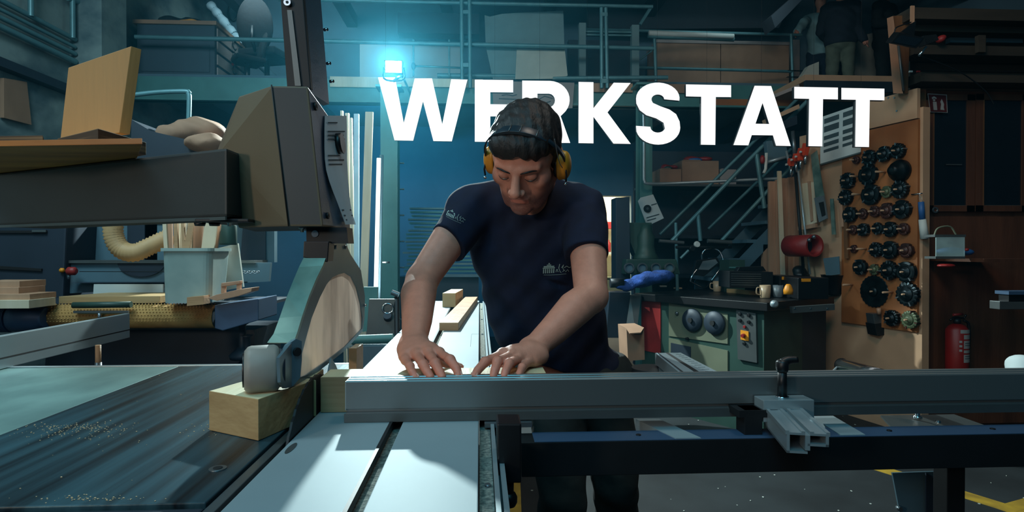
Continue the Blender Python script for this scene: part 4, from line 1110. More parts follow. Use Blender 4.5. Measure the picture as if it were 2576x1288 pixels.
for q in (-1, 1):
    axv = (HM.to_3x3() @ V((q, -.02, -.05))).normalized(); c = hp(q * .078, .008, -.026)
    R_ = HM.to_3x3().normalized()
    f = Field((-.06, -.06, -.06), (.06, .06, .06), .003)
    f.ell((q * .016, 0, 0), (.0165, .030, .040), .0); f.ell((q * .004, 0, 0), (.012, .033, .043), .008)
    v_, f_ = f.nets(); Mx = Matrix.Translation(c) @ R_.to_4x4() @ Matrix.Scale(1.05, 4)
    link_mesh('ear_cup', np_mesh('ear_cup', [(xf(v_, Mx), f_)]), MT['muff'], ed)
    MB().lathe(hp(q * .069, .008, -.026), axv, [(.022, 0), (.032, .002), (.034, .008), (.030, .012)], 24).build('cushion', MT['black'], ed)
    MB().tube([hp(q * .096, -.010, -.012), hp(q * .101, -.020, -.034), hp(q * .100, -.022, -.050)], .0026, 8).build('yoke', MT['black'], ed)
    p = hp(q * .099, -.026, -.054); MB().lathe(p, HM.to_3x3() @ V((q * .5, -1, 0)), [(.0045, 0), (.0045, .003), (.002, .005)], 12).build('pivot', MT['chrome'], ed)
MB().tube(arc([hp(.084, -.052, .085), hp(.0875, -.050, .050), hp(.090, -.040, .015), hp(.094, -.028, -.008)], 5), .0011, 6).build('wire', MT['steel'], ed)

# ---- printed emblem on the shirt (gate with columns and a scripted line), laid on the cloth
dg = shirt; bvh = BVHTree.FromPolygons([tuple(v.co + ORG[man.name]) for v in dg.data.vertices], [tuple(p.vertices) for p in dg.data.polygons])
camp = V((0, 0, CAMZ))
def on_shirt(px, py):
    d = ray(px, py).normalized(); h = bvh.ray_cast(camp, d)
    return (h[0] if h[0] else W(px, py, 1.7)) - d * .0016
def emblem(ox, oy, ax_, ay, sc):
    """ox, oy: lower left corner in the photo; ax_, ay: unit vectors of the print in the photo"""
    P = lambda x, y: on_shirt(ox + (ax_[0] * x + ay[0] * y) * sc, oy + (ax_[1] * x + ay[1] * y) * sc)
    mb = MB()
    def q(x0, y0, x1, y1, sk=0):
        a = [P(x0, y0), P(x1, y0), P(x1 + sk, y1), P(x0 + sk, y1)]
        mb.add(a + [p + V((0, .002, 0)) for p in a], [(0, 1, 2, 3), (0, 4, 5, 1), (1, 5, 6, 2), (2, 6, 7, 3), (3, 7, 4, 0)])
    for k in range(6): q(k * 5.2, 0, k * 5.2 + 2.6, 11)
    q(-1, 12, 30, 14.5); q(1, 15.5, 28, 18.5); q(9, 19.5, 20, 22); q(13, 23, 16.5, 26)
    mb.build('printed_emblem', MT['logo'], man, fix=False)
    mb = MB()
    def st(pts, r): mb.tube([P(*p) for p in pts], r, 5)
    r = .0008 * sc
    st([(33, 2), (35, 9), (37, 9), (37, 3), (40, 3)], r); st([(42, 22), (40, 12), (44, 2), (47, 0)], r * 1.3); st([(47, 12), (52, 20), (50, 12), (54, 5)], r)
    st([(54, 12), (60, 16), (66, 12), (70, 13)], r * 1.2); st([(50, 2), (55, 6), (58, 1), (63, 7), (66, 2)], r); st([(2, -4), (20, -5), (40, -5), (60, -4)], r * .6)
    mb.build('printed_script', MT['logo'], man, fix=False)
emblem(1122, 541, (.90, .42), (.36, -.93), .72)
emblem(1366, 688, (1, -.05), (.05, -1), .98)

# ============================================================ LEFT BACKGROUND: belt sander bench
sd = thing('belt_sander', 'grey-blue edge sander with a studded ochre belt behind the saw', 'sander', W(400, 900, 3.0))
def Q(mb, pts, Y, d): return mb.px(pts, Y, d)
Q(MB(), [(186, 540), (690, 540), (690, 660), (172, 656)], 3.5, .05).build('back_panel', MT['machine_teal'], sd)
Q(MB(), [(200, 553), (420, 553), (420, 562), (200, 562)], 3.49, .01).build('panel_slot', MT['groove'], sd)
Q(MB(), [(320, 556), (364, 556), (364, 655), (320, 655)], 3.485, .01).build('panel_post', MT['machine_dark'], sd)
Q(MB(), [(612, 556), (668, 556), (668, 655), (604, 655)], 3.485, .01).build('panel_post', MT['machine_dark'], sd)
Q(MB(), [(160, 655), (640, 655), (640, 662), (158, 662)], 3.28, .2).build('shelf_edge', MT['alu_dark'], sd)
Q(MB(), [(160, 661), (680, 661), (676, 708), (142, 740)], 3.3, .03).build('front_panel', MT['machine_teal'], sd)
mb = MB(); cx, cy = 355, 660
mb.prism([W(cx - 60 * math.cos(a), cy + 36 * math.sin(a), 3.29) for a in [PI * k / 18 for k in range(19)]], (0, .005, 0)); mb.build('round_cover', MT['machine_dark'], sd)
MB().mm(W(172, 712, 3.2), W(640, 706, 3.4)).build('ledge', MT['machine_dark'], sd)
Q(MB(), [(0, 764), (660, 764), (660, 772), (0, 772)], 2.9, .45).build('bed', MT['machine_dark'], sd)
Q(MB(), [(120, 830), (640, 830), (640, 1100), (100, 1100)], 3.05, .4).build('base', MT['machine_dark'], sd)
# belt drum
a, b = W(128, 796, 2.85), W(545, 796, 2.85); rr = W(0, 766, 2.85).z - W(0, 796, 2.85).z
MB().cyl(a, b, rr, n=32).build('belt', MT['ochre'], sd)
mb = MB(); nx = 52
for i in range(nx):
    for j in range(15):
        an = math.radians(-20 + j * 14.5); x = a.x + (i + .5 * (j % 2) + .3) / nx * (b.x - a.x)
        if x > b.x - .003: continue
        c = V((x, a.y - math.cos(an) * rr, a.z + math.sin(an) * rr)); n_ = V((0, -math.cos(an), math.sin(an))); tn = V((0, math.sin(an), math.cos(an)))
        mb.add([c + V((-.0042, 0, 0)), c + V((.0042, 0, 0)), c + tn * .0045, c - tn * .0045, c + n_ * .004], [(0, 3, 4), (3, 1, 4), (1, 2, 4), (2, 0, 4)])
mb.build('studs', MT['ochre'], sd, fix=False, kind='stuff')
mb = MB(); ps = [V((p.x, p.y, p.z)) for p in [W(184, 768, 2.78), W(330, 766, 2.78)]]
mb.cyl(ps[0], ps[1], .014, n=16).build('guide_bar', MT['machine_green'], sd)
Q(MB(), [(184, 782), (322, 782), (322, 788), (184, 788)], 2.77, .01).build('guide_strip', MT['alu_dark'], sd)
p = W(250, 788, 2.77); MB().cyl(p, p - V((0, 0, .03)), .007, n=10).build('stud_bolt', MT['steel'], sd)
Q(MB(), [(540, 768), (650, 752), (650, 806), (560, 832), (540, 826)], 2.75, .25).build('end_box', MT['machine_blue'], sd, bevel=.004)
MB().cyl(W(536, 797, 2.85), W(546, 797, 2.85), rr * .9, n=28).build('drum_cap', MT['machine_dark'], sd)
for px, py in ((610, 850), (622, 880)):
    p = W(px, py, 2.9); MB().lathe(p + V((0, 0, -.10)), (0, 0, 1), [(.055, 0), (.06, .02), (.03, .05), (.016, .06), (.016, .16), (.03, .17)], 16).build('foot', MT['machine_dark'], sd)
# motor with cooling ribs
mo = thing('electric_motor', 'blue ribbed electric motor on the sander, at the left picture edge', 'motor', W(70, 830, 2.8))
a, b = W(30, 800, 2.8), W(118, 800, 2.8)
MB().lathe(a, (1, 0, 0), [(.05, 0), (.062, .01), (.064, .05), (.06, .12), (.045, .14), (.045, b.x - a.x)], 24).build('casing', MT['machine_blue'], mo)
MB().cyl(W(-30, 800, 2.8), a, .056, n=24).build('ribbed_body', MT['machine_dark'], mo)
for k in range(9):
    x = W(2 + k * 3.4, 800, 2.8); MB().cyl(x, x + V((.003, 0, 0)), .064, n=20).build('rib', MT['machine_blue'], mo)
Q(MB(), [(52, 764), (95, 764), (95, 776), (52, 776)], 2.76, .06).build('terminal_box', MT['machine_blue'], mo, bevel=.003)
# hose
hp_ = arc([W(283, 470, 2.95), W(284, 560, 2.95), W(288, 600, 2.95), W(306, 628, 2.95), W(338, 636, 2.95), W(372, 622, 2.97), W(410, 604, 3.0), W(436, 594, 3.02)], 9)
rads = [.045 if i % 2 else .039 for i in range(len(hp_))]
hs = MB().tube(hp_, .04, 16, radii=rads).build('extraction_hose', MT['hose'], None, fix=False, label='ribbed beige extraction hose curving down behind the bucket', cat='hose')
# cabinet at far left
t = thing('machine_cabinet', 'dark blue-grey machine cabinet with two slots at far left', 'cabinet', W(70, 760, 3.3))
Q(MB(), [(-160, 542), (168, 542), (158, 760), (-160, 760)], 3.25, .5).build('body', MT['machine_dark'], t, bevel=.01)
Q(MB(), [(-20, 580), (116, 580), (116, 586), (-20, 586)], 3.24, .012).build('slot', MT['groove'], t); Q(MB(), [(80, 578), (115, 578), (115, 584), (80, 584)], 3.235, .01).build('handle', MT['alu_dark'], t)
Q(MB(), [(-20, 668), (104, 676), (104, 682), (-20, 676)], 3.24, .012).build('slot', MT['groove'], t)
# stack of small planks
for k, (x1, y0, y1, m) in enumerate([(48, 708, 740, 'pine_warm'), (75, 738, 764, 'beech'), (70, 752, 774, 'pine')]):
    pass
for k, (x1, y0, y1, Y, lab) in enumerate([(49, 707, 723, 2.72, 'topmost pinkish plank of the small stack at the left picture edge'), (47, 723, 740, 2.70, 'second plank of the small stack at the left picture edge'),
        (75, 740, 755, 2.66, 'third, longer plank of the stack at the left picture edge'), (73, 755, 776, 2.64, 'lowest pale plank of the stack at the left picture edge')]):
    a, b = W(-60, y0, Y), W(x1, y1, Y)
    MB().mm((a.x, Y, b.z), (b.x, Y + .16, a.z - .001)).build('plank', MT['pine_warm' if k < 3 else 'pine'], None, bevel=.001, label=lab, cat='plank', group='planks stacked at the left edge')
# board and white strip
zb_ = W(0, 765, 2.86).z
a0, a1 = W(148, 765, 2.86), W(402, 765, 2.86)
wblock('board', [a0, a1, V((a1.x + .02, 3.12, 0)), V((a0.x + .07, 3.12, 0))], W(0, 747, 2.86).z - zb_, zb_ + .001, [MT['birch'], MT['birch']], 'tan board lying on the sander in front of the white strip', 'board')
Q(MB(), [(236, 715), (410, 715), (410, 746), (234, 746)], 3.16, .012).build('white_strip', MT['plate_white'], None, label='white board strip standing on edge behind the tan board', cat='board')
# bucket and its sticks
bk = thing('bucket', 'pale grey-green plastic bucket full of thin wood offcuts', 'bucket', W(476, 762, 2.8))
b0, b1, t0, t1 = W(412, 762, 2.75), W(529, 766, 2.75), W(410, 632, 2.75), W(540, 632, 2.75)
def rbox(mb, x0, x1, y0, y1, z, r=.03, n=5):
    pts = []
    for cx, cy, s0 in ((x1 - r, y1 - r, 0), (x0 + r, y1 - r, 1), (x0 + r, y0 + r, 2), (x1 - r, y0 + r, 3)):
        for k in range(n): an = (s0 + k / (n - 1)) * PI / 2; pts.append(V((cx + r * math.cos(an), cy + r * math.sin(an), z)))
    return pts
r1 = rbox(None, b0.x, b1.x, 2.74, 2.92, b0.z); r2 = rbox(None, t0.x + .006, t1.x - .006, 2.72, 2.94, t0.z)
r3 = rbox(None, t0.x + .016, t1.x - .016, 2.73, 2.93, t0.z); r4 = rbox(None, b0.x + .01, b1.x - .01, 2.75, 2.91, b0.z + .01)
n = len(r1); mb = MB(); allv = r1 + r2 + r3 + r4
fs = [tuple(range(n))[::-1], tuple(range(3 * n, 4 * n))] + [(k * n + i, k * n + (i + 1) % n, (k + 1) * n + (i + 1) % n, (k + 1) * n + i) for k in range(3) for i in range(n)]
mb.add(allv, fs).build('body', MT['bucket'], bk)
ro_ = rbox(None, t0.x - .003, t1.x + .003, 2.712, 2.948, t0.z); ri = rbox(None, t0.x + .012, t1.x - .012, 2.727, 2.933, t0.z)
zt_ = W(0, 624, 2.75).z
mb = MB(); A_ = ro_ + [V((p.x, p.y, zt_)) for p in ro_] + [V((p.x, p.y, zt_)) for p in ri] + ri
mb.add(A_, [(k * n + i, k * n + (i + 1) % n, ((k + 1) % 4) * n + (i + 1) % n, ((k + 1) % 4) * n + i) for k in range(4) for i in range(n)]).build('rim', MT['bucket'], bk)
sticks = [(424, 412, 9, 540, 'pine'), (430, 426, 10, 536, 'pine_warm'), (436, 448, 11, 525, 'pine'), (446, 440, 9, 520, 'beech'), (452, 462, 12, 522, 'pine'), (446, 484, 13, 540, 'beech'), (474, 478, 12, 528, 'pine'),
          (486, 500, 24, 535, 'pine_warm'), (505, 533, 30, 545, 'pine'), (520, 548, 14, 560, 'pine_warm'), (468, 458, 7, 545, 'beech')]
for k, (xb, xt, w, yt, m) in enumerate(sticks):
    Yk = 2.78 + (k * 7 % 5) * .028
    p, q = W(xb, 750, Yk), W(xt, yt, Yk + .02); ww = w * Yk / 1500 / 2
    d = V((ww, 0, 0))
    mb = MB(); mb.hexa([p - d, p + d, p + d + V((0, .012, 0)), p - d + V((0, .012, 0))], [q - d, q + d, q + d + V((0, .012, 0)), q - d + V((0, .012, 0))])
    mb.build('wood_stick', MT[m], None, label=('slim' if w < 13 else 'broad') + ' wood offcut standing in the bucket, number %s from its left side' % ('one two three four five six seven eight nine ten eleven'.split()[k]), cat='wood offcut', group='offcuts in the bucket')
# push block with handle
pb = thing('push_block', 'pinkish wooden push block with arched handle beside the bucket', 'push block', W(560, 765, 2.7))
MB().prism([W(520, 750, 2.7), W(545, 741, 2.7), (W(600, 728, 2.7)), W(634, 724, 2.7), W(632, 734, 2.7), W(600, 745, 2.7), W(545, 757, 2.7)], (0, .09, 0)).build('sole', MT['pine_warm'], pb, bevel=.002)
MB().prism([W(470, 748, 2.69), W(512, 744, 2.69), W(512, 766, 2.69), W(470, 770, 2.69)], (0, .10, 0)).build('heel_block', MT['beech'], pb, bevel=.001)
MB().px([(556, 712), (604, 706), (604, 714), (556, 722)], 2.73, .03).build('grip', MT['pine_warm'], pb, bevel=.003)
MB().px([(556, 716), (565, 716), (565, 738), (556, 738)], 2.735, .02).build('post', MT['pine_warm'], pb); MB().px([(595, 710), (604, 710), (604, 732), (595, 732)], 2.735, .02).build('post', MT['pine_warm'], pb)
# board leaning + bottle + chain + valve
MB().prism([W(545, 625, 3.05), W(598, 612, 3.05), W(612, 722, 3.05), W(540, 735, 3.05)], (0, .015, 0)).build('leaning_board', MT['card_pale'], None, label='greenish thin board leaning behind the bucket', cat='board')
p = W(574, 616, 2.98); MB().lathe(p, (0, 0, 1), [(.038, 0), (.04, .01), (.04, .09), (.03, .11), (.012, .125), (.012, .15)], 18).build('glass_jar', MT['machine_green'], None, label='dark green jar standing behind the bucket on the board', cat='jar')
ch = thing('chain', 'small steel chain strung across the sander panel', 'chain', W(630, 690, 3.2))
for k in range(9):
    p = W(600 + k * 6, 684 + (k % 2) * 1, 3.22); mb = MB(); mb.tube([p + V((.009 * math.cos(a), (.003 if k % 2 else 0) * math.sin(a), .006 * math.sin(a))) for a in [2 * PI * i / 10 for i in range(11)]], .0022, 6).build('chain_link', MT['steel'], ch, fix=False)
MB().tube([W(200, 683, 3.25), W(600, 684, 3.25)], .002, 6).build('wire', MT['groove'], ch)
vl_ = thing('valve', 'small red air valve with a yellow knob on the sander panel', 'valve', W(175, 692, 3.22))
MB().lathe(W(168, 682, 3.24), (1, 0, 0), [(.012, 0), (.022, .01), (.022, .04), (.012, .05)], 14).build('body', MT['red_dark'], vl_)
MB().lathe(W(150, 680, 3.24), (1, 0, 0), [(.006, 0), (.012, .006), (.012, .018), (.006, .024)], 14).build('knob', MT['amber'], vl_)
MB().cyl(W(173, 690, 3.24), W(173, 702, 3.24), .008, n=10).build('drain', MT['steel'], vl_)
pst = thing('dowel_post', 'short tan round post just behind the saw table edge', 'post', W(247, 914, 2.0))
MB().cyl(W(247, 930, 2.0), W(247, 868, 2.0), .0085, n=14).build('rod', MT['beech'], pst); MB().cyl((W(247, 868, 2.0).x, 2.0, 0), (W(247, 868, 2.0).x, 2.0, .86), .010, n=12).build('stand', MT['steel'], pst); MB().cyl(W(247, 935, 2.0), W(247, 925, 2.0), .013, n=14).build('collar', MT['steel'], pst)
# dust bag on the machine behind the guard arm
def blob(name, parts, mat, lab, cat, h=.012, noise=.0, parent=None):
    P = np.array([p[0] for p in parts]); rm_ = max(max(p[1]) for p in parts) + .03
    f = Field(P.min(0) - rm_, P.max(0) + rm_, h)
    for c, r in parts: f.ell(c, r, .03)
    if noise:
        X, Y, Z = f.grid(); f.F = (f.F + noise * np.sin(X * 40 + 2 * np.sin(Z * 30)) * np.sin(Z * 35 + Y * 28)).astype(np.float32)
    o = link_mesh(name, np_mesh(name, [f.nets()]), mat, parent); return put(o, None, lab, cat)
blob('dust_bag', [(dot3(W(450, 345, 3.25)), (.11, .12, .07)), (dot3(W(505, 336, 3.3)), (.14, .14, .08)), (dot3(W(520, 362, 3.1)), (.1, .1, .05))],
     MT['card'], 'brown crumpled dust bag seen above the guard arm', 'bag', .012, .008)
fr_ = thing('extractor_frame', 'bent teal tube frame above the dust bag', 'frame', W(460, 360, 3.5))
MB().tube(arc([W(325, 240, 3.6), W(400, 232, 3.6), W(468, 230, 3.6), W(474, 236, 3.6), W(476, 250, 3.6), W(474, 320, 3.6)], 4), .014, 10).build('tube', MT['rail'], fr_, fix=False)
MB().px([(330, 300), (380, 330), (560, 372), (560, 420), (330, 420)], 3.1, .7).build('hopper', MT['machine_dark'], fr_)
MB().mm((W(340, 420, 3.4).x, 3.5, 0), (W(370, 420, 3.4).x, 3.56, W(0, 420, 3.1).z)).build('leg', MT['machine_dark'], fr_)

# ---- gallery things at left
def gbox(px0, y0, px1, y1, Y, dep): a, b = W(px0, y0, Y), W(px1, y1, Y); return MB().mm((a.x, Y, b.z), (b.x, Y + dep, a.z))
gc = thing('drawer_cabinet', 'dark grey cabinet with ring handled drawers on the gallery', 'cabinet', W(440, 206, 6.5))
ZG = gz1 + .001
a, b = W(345, 100, 6.45), W(540, 100, 6.45); zt2_ = W(400, 62, 6.45).z
MB().mm((a.x, 6.45, ZG), (b.x, 7.3, zt2_)).build('body', MT['cab_grey'], gc)
MB().mm((a.x - .03, 6.42, zt2_), (b.x + .03, 7.34, zt2_ + .04)).build('top', MT['card'], gc)
MB().mm((a.x + .04, 6.44, ZG + .06), (b.x - .05, 6.45, zt2_ - .2)).build('front_panel', MT['cab_grey'], gc)
hgt = (zt2_ - ZG)
for k in range(4):
    dr = MB().mm((b.x, 6.5, ZG + .02 + k * hgt / 4), (b.x + .012, 7.26, ZG + (k + 1) * hgt / 4 - .01)).build('drawer', MT['cab_pale'], gc)
    c = V((b.x + .02, 6.9, ZG + (k + .6) * hgt / 4)); MB().tube([c + V((.01 * abs(math.sin(a)), .045 * math.cos(a), .05 * math.sin(a))) for a in [PI * .3 + 2 * PI * i / 14 for i in range(12)]], .007, 6).build('ring_handle', MT['black'], dr, fix=False)
zt2_ += .041
blob('bag', [(dot3(V((W(430, 40, 6.7).x, 6.7, zt2_ + .07))), (.12, .12, .07)), (dot3(V((W(480, 40, 6.7).x, 6.7, zt2_ + .06))), (.16, .12, .06))], MT['black_matte'], 'black bag lying on top of the drawer cabinet', 'bag', .014, .006)
blob('folded_cloth', [(dot3(V((W(468, 40, 6.5).x, 6.52, zt2_ + .02))), (.08, .05, .02)), (dot3(V((W(485, 40, 6.5).x, 6.52, zt2_ + .02))), (.06, .05, .018))], MT['amber'], 'yellow cloth beside the black bag on the cabinet', 'cloth', .008, .003)
blob('red_bag', [(dot3(W(582, 168, 6.9)), (.035, .03, .05)), (dot3(W(582, 156, 6.9)), (.014, .014, .03))], MT['red'], 'small red pouch hanging beside the drawer cabinet', 'pouch', .008)
ck = thing('wall_ring', 'black ring hanging on the pale wall of the gallery', 'ring', W(586, 55, 8.4))
mb = MB(); c = W(586, 31, BACK - .05); mb.tube([c + V((.062 * math.cos(a), 0, .115 * math.sin(a))) for a in [2 * PI * i / 24 for i in range(25)]], .012, 8).build('ring', MT['black'], ck, fix=False)
def office_chair(px, Y, rot, lab, hgt_=1.0):
    o = W(px, 205, Y); o.z = ZG; t = thing('office_chair', lab, 'chair', o, 'office chairs on the gallery')
    R = Matrix.Rotation(rot, 3, 'Z'); P = lambda x, y, z: o + R @ V((x, y, z)) * hgt_
    f = Field((-.3, -.3, -.35), (.3, .3, .35), .016)
    f.ell((0, 0, 0), (.22, .05, .30), 0); v_, f_ = f.nets()
    Mx = Matrix.Translation(P(0, .22, .72)) @ R.to_4x4() @ Matrix.Rotation(-.15, 4, 'X') @ Matrix.Scale(hgt_, 4); link_mesh('backrest', np_mesh('backrest', [(xf(v_, Mx), f_)]), MT['jacket_black'], t)
    mb = MB(); 
    mb.box(P(0, 0, .45), [.46 * hgt_, .44 * hgt_, .08 * hgt_], R).build('seat', MT['jacket_black'], t, bevel=.02)
    MB().cyl(P(0, 0, .08), P(0, 0, .42), .03, n=12).build('column', MT['black'], t)
    MB().tube([P(0, .2, .43), P(0, .28, .55), P(0, .26, .7)], .02, 8).build('back_bar', MT['black'], t)
    for k in range(5):
        a = 2 * PI * k / 5; MB().tube([P(0, 0, .08), P(.27 * math.cos(a), .27 * math.sin(a), .055)], .018, 8, radii=[.025, .014]).build('leg', MT['black'], t)
        w_ = P(.27 * math.cos(a), .27 * math.sin(a), .026); MB().cyl(w_ + V((-.015, 0, 0)), w_ + V((.015, 0, 0)), .025, n=12).build('castor', MT['black'], t)
    return t
office_chair(672, 7.2, PI * .92, 'tall black office chair beside the guard column on the gallery', 1.05)
office_chair(622, 6.9, -.9, 'second black office chair, turned sideways next to the drawer cabinet', .72)
pr = thing('wrapped_pole', 'slanting plastic-wrapped pole leaning above the gallery cabinet', 'pole', W(560, 100, 7.6))
MB().tube([W(520, 0, 7.75), W(640, 150, 7.75), W(698, 204, 7.75)], .045, 10).build('pole', MT['machine_teal'], pr)
mb = MB(); pp_ = arc([W(528, 10, 7.75), W(552, 40, 7.75), W(582, 78, 7.75), (W(606, 108, 7.75)), W(628, 135, 7.75)], 8); mb.tube(pp_, .06, 12, radii=[.052 + .007 * math.sin(i * 1.3) + .004 * math.sin(i * 3.1) for i in range(len(pp_))]).build('wrapping', MT['paper_blue'], pr, fix=False)

# ---- the flood lamp on the gallery edge
fld = thing('flood_lamp', 'glaring white flood lamp on a stand at the gallery edge', 'lamp', V((LAMP.x, LAMP.y, LAMP.z - .2)))
MB().mm(LAMP + V((-.075, .0, -.055)), LAMP + V((.075, .05, .055))).build('housing', MT['black'], fld, bevel=.004)
MB().mm(LAMP + V((-.066, -.004, -.047)), LAMP + V((.066, -.0005, .047))).build('lens', MT['lamp'], fld)
MB().tube(arc([LAMP + V((-.085, .02, 0)), LAMP + V((-.085, .03, -.09)), LAMP + V((0, .03, -.11)), LAMP + V((.085, .03, -.09)), LAMP + V((.085, .02, 0))], 3), .007, 6).build('yoke', MT['black'], fld)
MB().tube([LAMP + V((0, .03, -.11)), (LAMP.x, 5.6, gz0 + .10), (LAMP.x, 6.30, gz0 + .10)], .012, 8).build('bracket_arm', MT['steel'], fld)
cl2 = thing('clamp_arm', 'dark clamp arm with a round head beside the flood lamp', 'clamp', W(1040, 185, 6.2))
MB().lathe(W(1035, 166, 6.16), (1, 0, 0), [(.02, 0), (.035, .01), (.035, .03), (.02, .04)], 16).build('head', MT['machine_teal'], cl2)
MB().tube([W(1040, 166, 6.18), W(1168, 171, 6.25)], .011, 8).build('arm', MT['rail'], cl2)

# ---- gallery railing
RY = 6.22
rl = thing('gallery_railing', 'teal tubular railing along the front edge of the gallery', 'railing', (0, RY, gz1))
def rt(name, pts, r=.019, m='rail', par=None): return MB().tube([W(x, y, Y) for x, y, Y in pts], r, 10).build(name, MT[m], par or rl, fix=False)
rt('top_rail', [(700, -2, RY), (1642, 17, RY)]); rt('middle_rail', [(340, 93, RY), (1645, 122, RY)], .022); rt('lower_rail', [(1390, 197, RY), (1680, 195, RY - .05)], .022); rt('toe_rail', [(1100, 190, RY + .06), (1400, 193, RY + .06)], .025)
for x0, x1 in ((1161, 1163), (1181, 1183), (1513, 1514), (1524, 1528)):
    rt('post', [(x0, -10 if x0 < 1200 else 20, RY - .03), (x1, 222, RY - .03)], .02)
for x, y in ((1172, 32), (1172, 165), (1519, 38), (1519, 205)):
    a, b = W(x - 7, y - 7, RY - .05), W(x + 7, y + 7, RY + .0); MB().mm((a.x, RY - .05, b.z), (b.x, RY, a.z)).build('coupler', MT['rail'], rl)
for x in (1040, 1130): rt('stanchion', [(x, 100, RY + .02), (x, 192, RY + .02)], .010)
r2_ = thing('rear_railing', 'second teal railing further right on the gallery, by the brown panels', 'railing', W(1800, 200, 6.9))
rt('top_rail', [(1475, 74, 6.9), (2016, 88, 7.55)], .018, par=r2_); rt('middle_rail', [(1600, 170, 6.9), (1994, 180, 7.5)], .018, par=r2_)
for x, Y, y0 in ((1646, 6.85, 80), (1990, 7.5, 86)): rt('post', [(x, y0, Y), (x + 4, 205, Y)], .018, par=r2_)
rt('brace', [(1610, 150, 6.88), (1640, 128, 6.86)], .01, par=r2_); rt('brace', [(1610, 62, 7.0), (1638, 18, 7.0)], .02, par=r2_)
# things on the gallery
MB().prism([W(1219, 38, 6.4), W(1232, 42, 6.4), W(1262, 35, 6.4), (W(1300, 32, 6.4)), W(1350, 30, 6.4), W(1417, 27, 6.4), W(1420, 125, 6.32), W(1222, 118, 6.32)], (0, .012, 0)).build('cardboard_sheet', MT['card_teal'], None, label='large torn cardboard sheet rising behind the railing above the man', cat='cardboard')
MB().prism([W(1222, 117, 6.30), W(1300, 122, 6.30), W(1300, 199, 6.26), W(1240, 199, 6.26)], (0, .01, 0)).build('cardboard_sheet', MT['card_teal'], None, label='pale lower left piece of cardboard hanging below the middle rail', cat='cardboard')
MB().prism([W(1300, 124, 6.29), W(1421, 126, 6.29), W(1428, 190, 6.20), W(1412, 198, 6.20), W(1296, 199, 6.20)], (0, .01, 0)).build('cardboard_sheet', MT['card_pale'], None, label='pale folded lower right cardboard piece behind the lower rail', cat='cardboard')
gb = MB(); gb.mm(W(905, 110, BACK - .05), W(1165, 200, BACK - .01)); gb.build('lit_wall_patch', MT['wall_lit'], None, label='pale sheet standing for the lamp-lit wall behind the flood lamp', cat='panel')  # lamp light on the back wall put into a pale sheet
MB().mm(W(1000, 30, 7.9), W(1205, 100, 8.1)).build('ceiling_duct', MT['roof_dark'], None, label='dark duct under the gallery roof, left of the cardboard sheet', cat='duct')
for k, (x0, x1, y0) in enumerate([(1457, 1474, 57), (1590, 1608, 62)]):
    MB().mm(W(x0, y0, 6.55), V((W(x1, y0, 6.55).x, 6.63, ZG))).build('wooden_post', MT['card_teal'], None, label=['pale upright post on the gallery just right of the cardboard', 'pale upright post on the gallery beside the brown panels'][k], cat='post', group='posts on the gallery')
for k in range(2):
    MB().px([(1476, 77 + k * 8), (1590, 79 + k * 8), (1592, 83 + k * 8), (1474, 81 + k * 8)], 6.58, .03).build('metal_bar', MT['rail'], None, label=['upper', 'lower'][k] + ' thin metal bar spanning the two gallery posts', cat='bar')
MB().mm(W(1430, 100, 7.6), V((W(1590, 200, 7.6).x, 7.7, ZG))).build('dark_panel', MT['machine_dark'], None, label='dark panel standing behind the two gallery posts', cat='panel')
ft = thing('fluorescent_fixture', 'long unlit fluorescent fixture lying along the brown panels', 'light fixture', W(1740, 98, 6.8))
MB().tube([W(1632, 83, 6.8), W(1845, 92, 6.8)], .03, 12).build('tube', MT['plate_white'], ft); MB().tube([W(1630, 90, 6.83), W(1846, 99, 6.83)], .028, 8).build('tray', MT['rail'], ft)
for k, (x0, x1) in enumerate([(1652, 1812), (1814, 1985)]):
    a, b = W(x0, 108 + k * 3, 7.75), W(x1, 108, 7.75)
    bb = thing('storage_crate', ['brown panelled crate on the gallery, left of the pair', 'brown panelled crate on the gallery, right of the pair'][k], 'crate', V((a.x, 7.75, ZG)), 'brown crates on the gallery')
    MB().mm((a.x, 7.75, ZG), (b.x, 8.2, a.z)).build('body', MT['card'], bb)
    MB().mm((a.x - .01, 7.73, a.z), (b.x + .0, 8.2, a.z + .04)).build('lid_edge', MT['cab_pale'], bb)
for k, (x0, x1, y0, m) in enumerate([(1994, 2012, 100, 'cab_pale'), (2014, 2034, 92, 'wall_plain')]):
    MB().mm(V((W(x0, y0, 8.3).x, 8.3, ZG)), V((W(x1, y0, 8.3).x, 8.45, W(x1, y0, 8.3).z))).build('narrow_locker', MT[m], None, label=['narrow pinkish locker right of the brown crates', 'narrow teal locker behind the man in the light sweatshirt'][k], cat='locker')
for y in (176, 192):
    MB().mm(W(1982, y, 7.45), W(2018, y + 4, 7.5)).build('bar_end', MT['black'], r2_)
# roof slope and brace seen at upper right
MB().prism([W(1940, 40, 6.9), W(2012, -24, 6.9), W(2040, -24, 6.9), W(1950, 70, 6.9)], (0, .25, 0)).build('roof_brace', MT['roof_dark'], None, label='dark slanting roof brace above the people on the gallery', cat='beam')
MB().prism([W(1480, -20, 7.9), W(2000, -20, 7.9), W(1960, 70, 7.9), W(1480, 74, 7.9)], (0, .1, 0)).build('roof_panel', MT['roof_dark'], None, label='dark roof panel above the brown crates', cat='panel')
LZ_ = W(2100, 208, 5.8).z
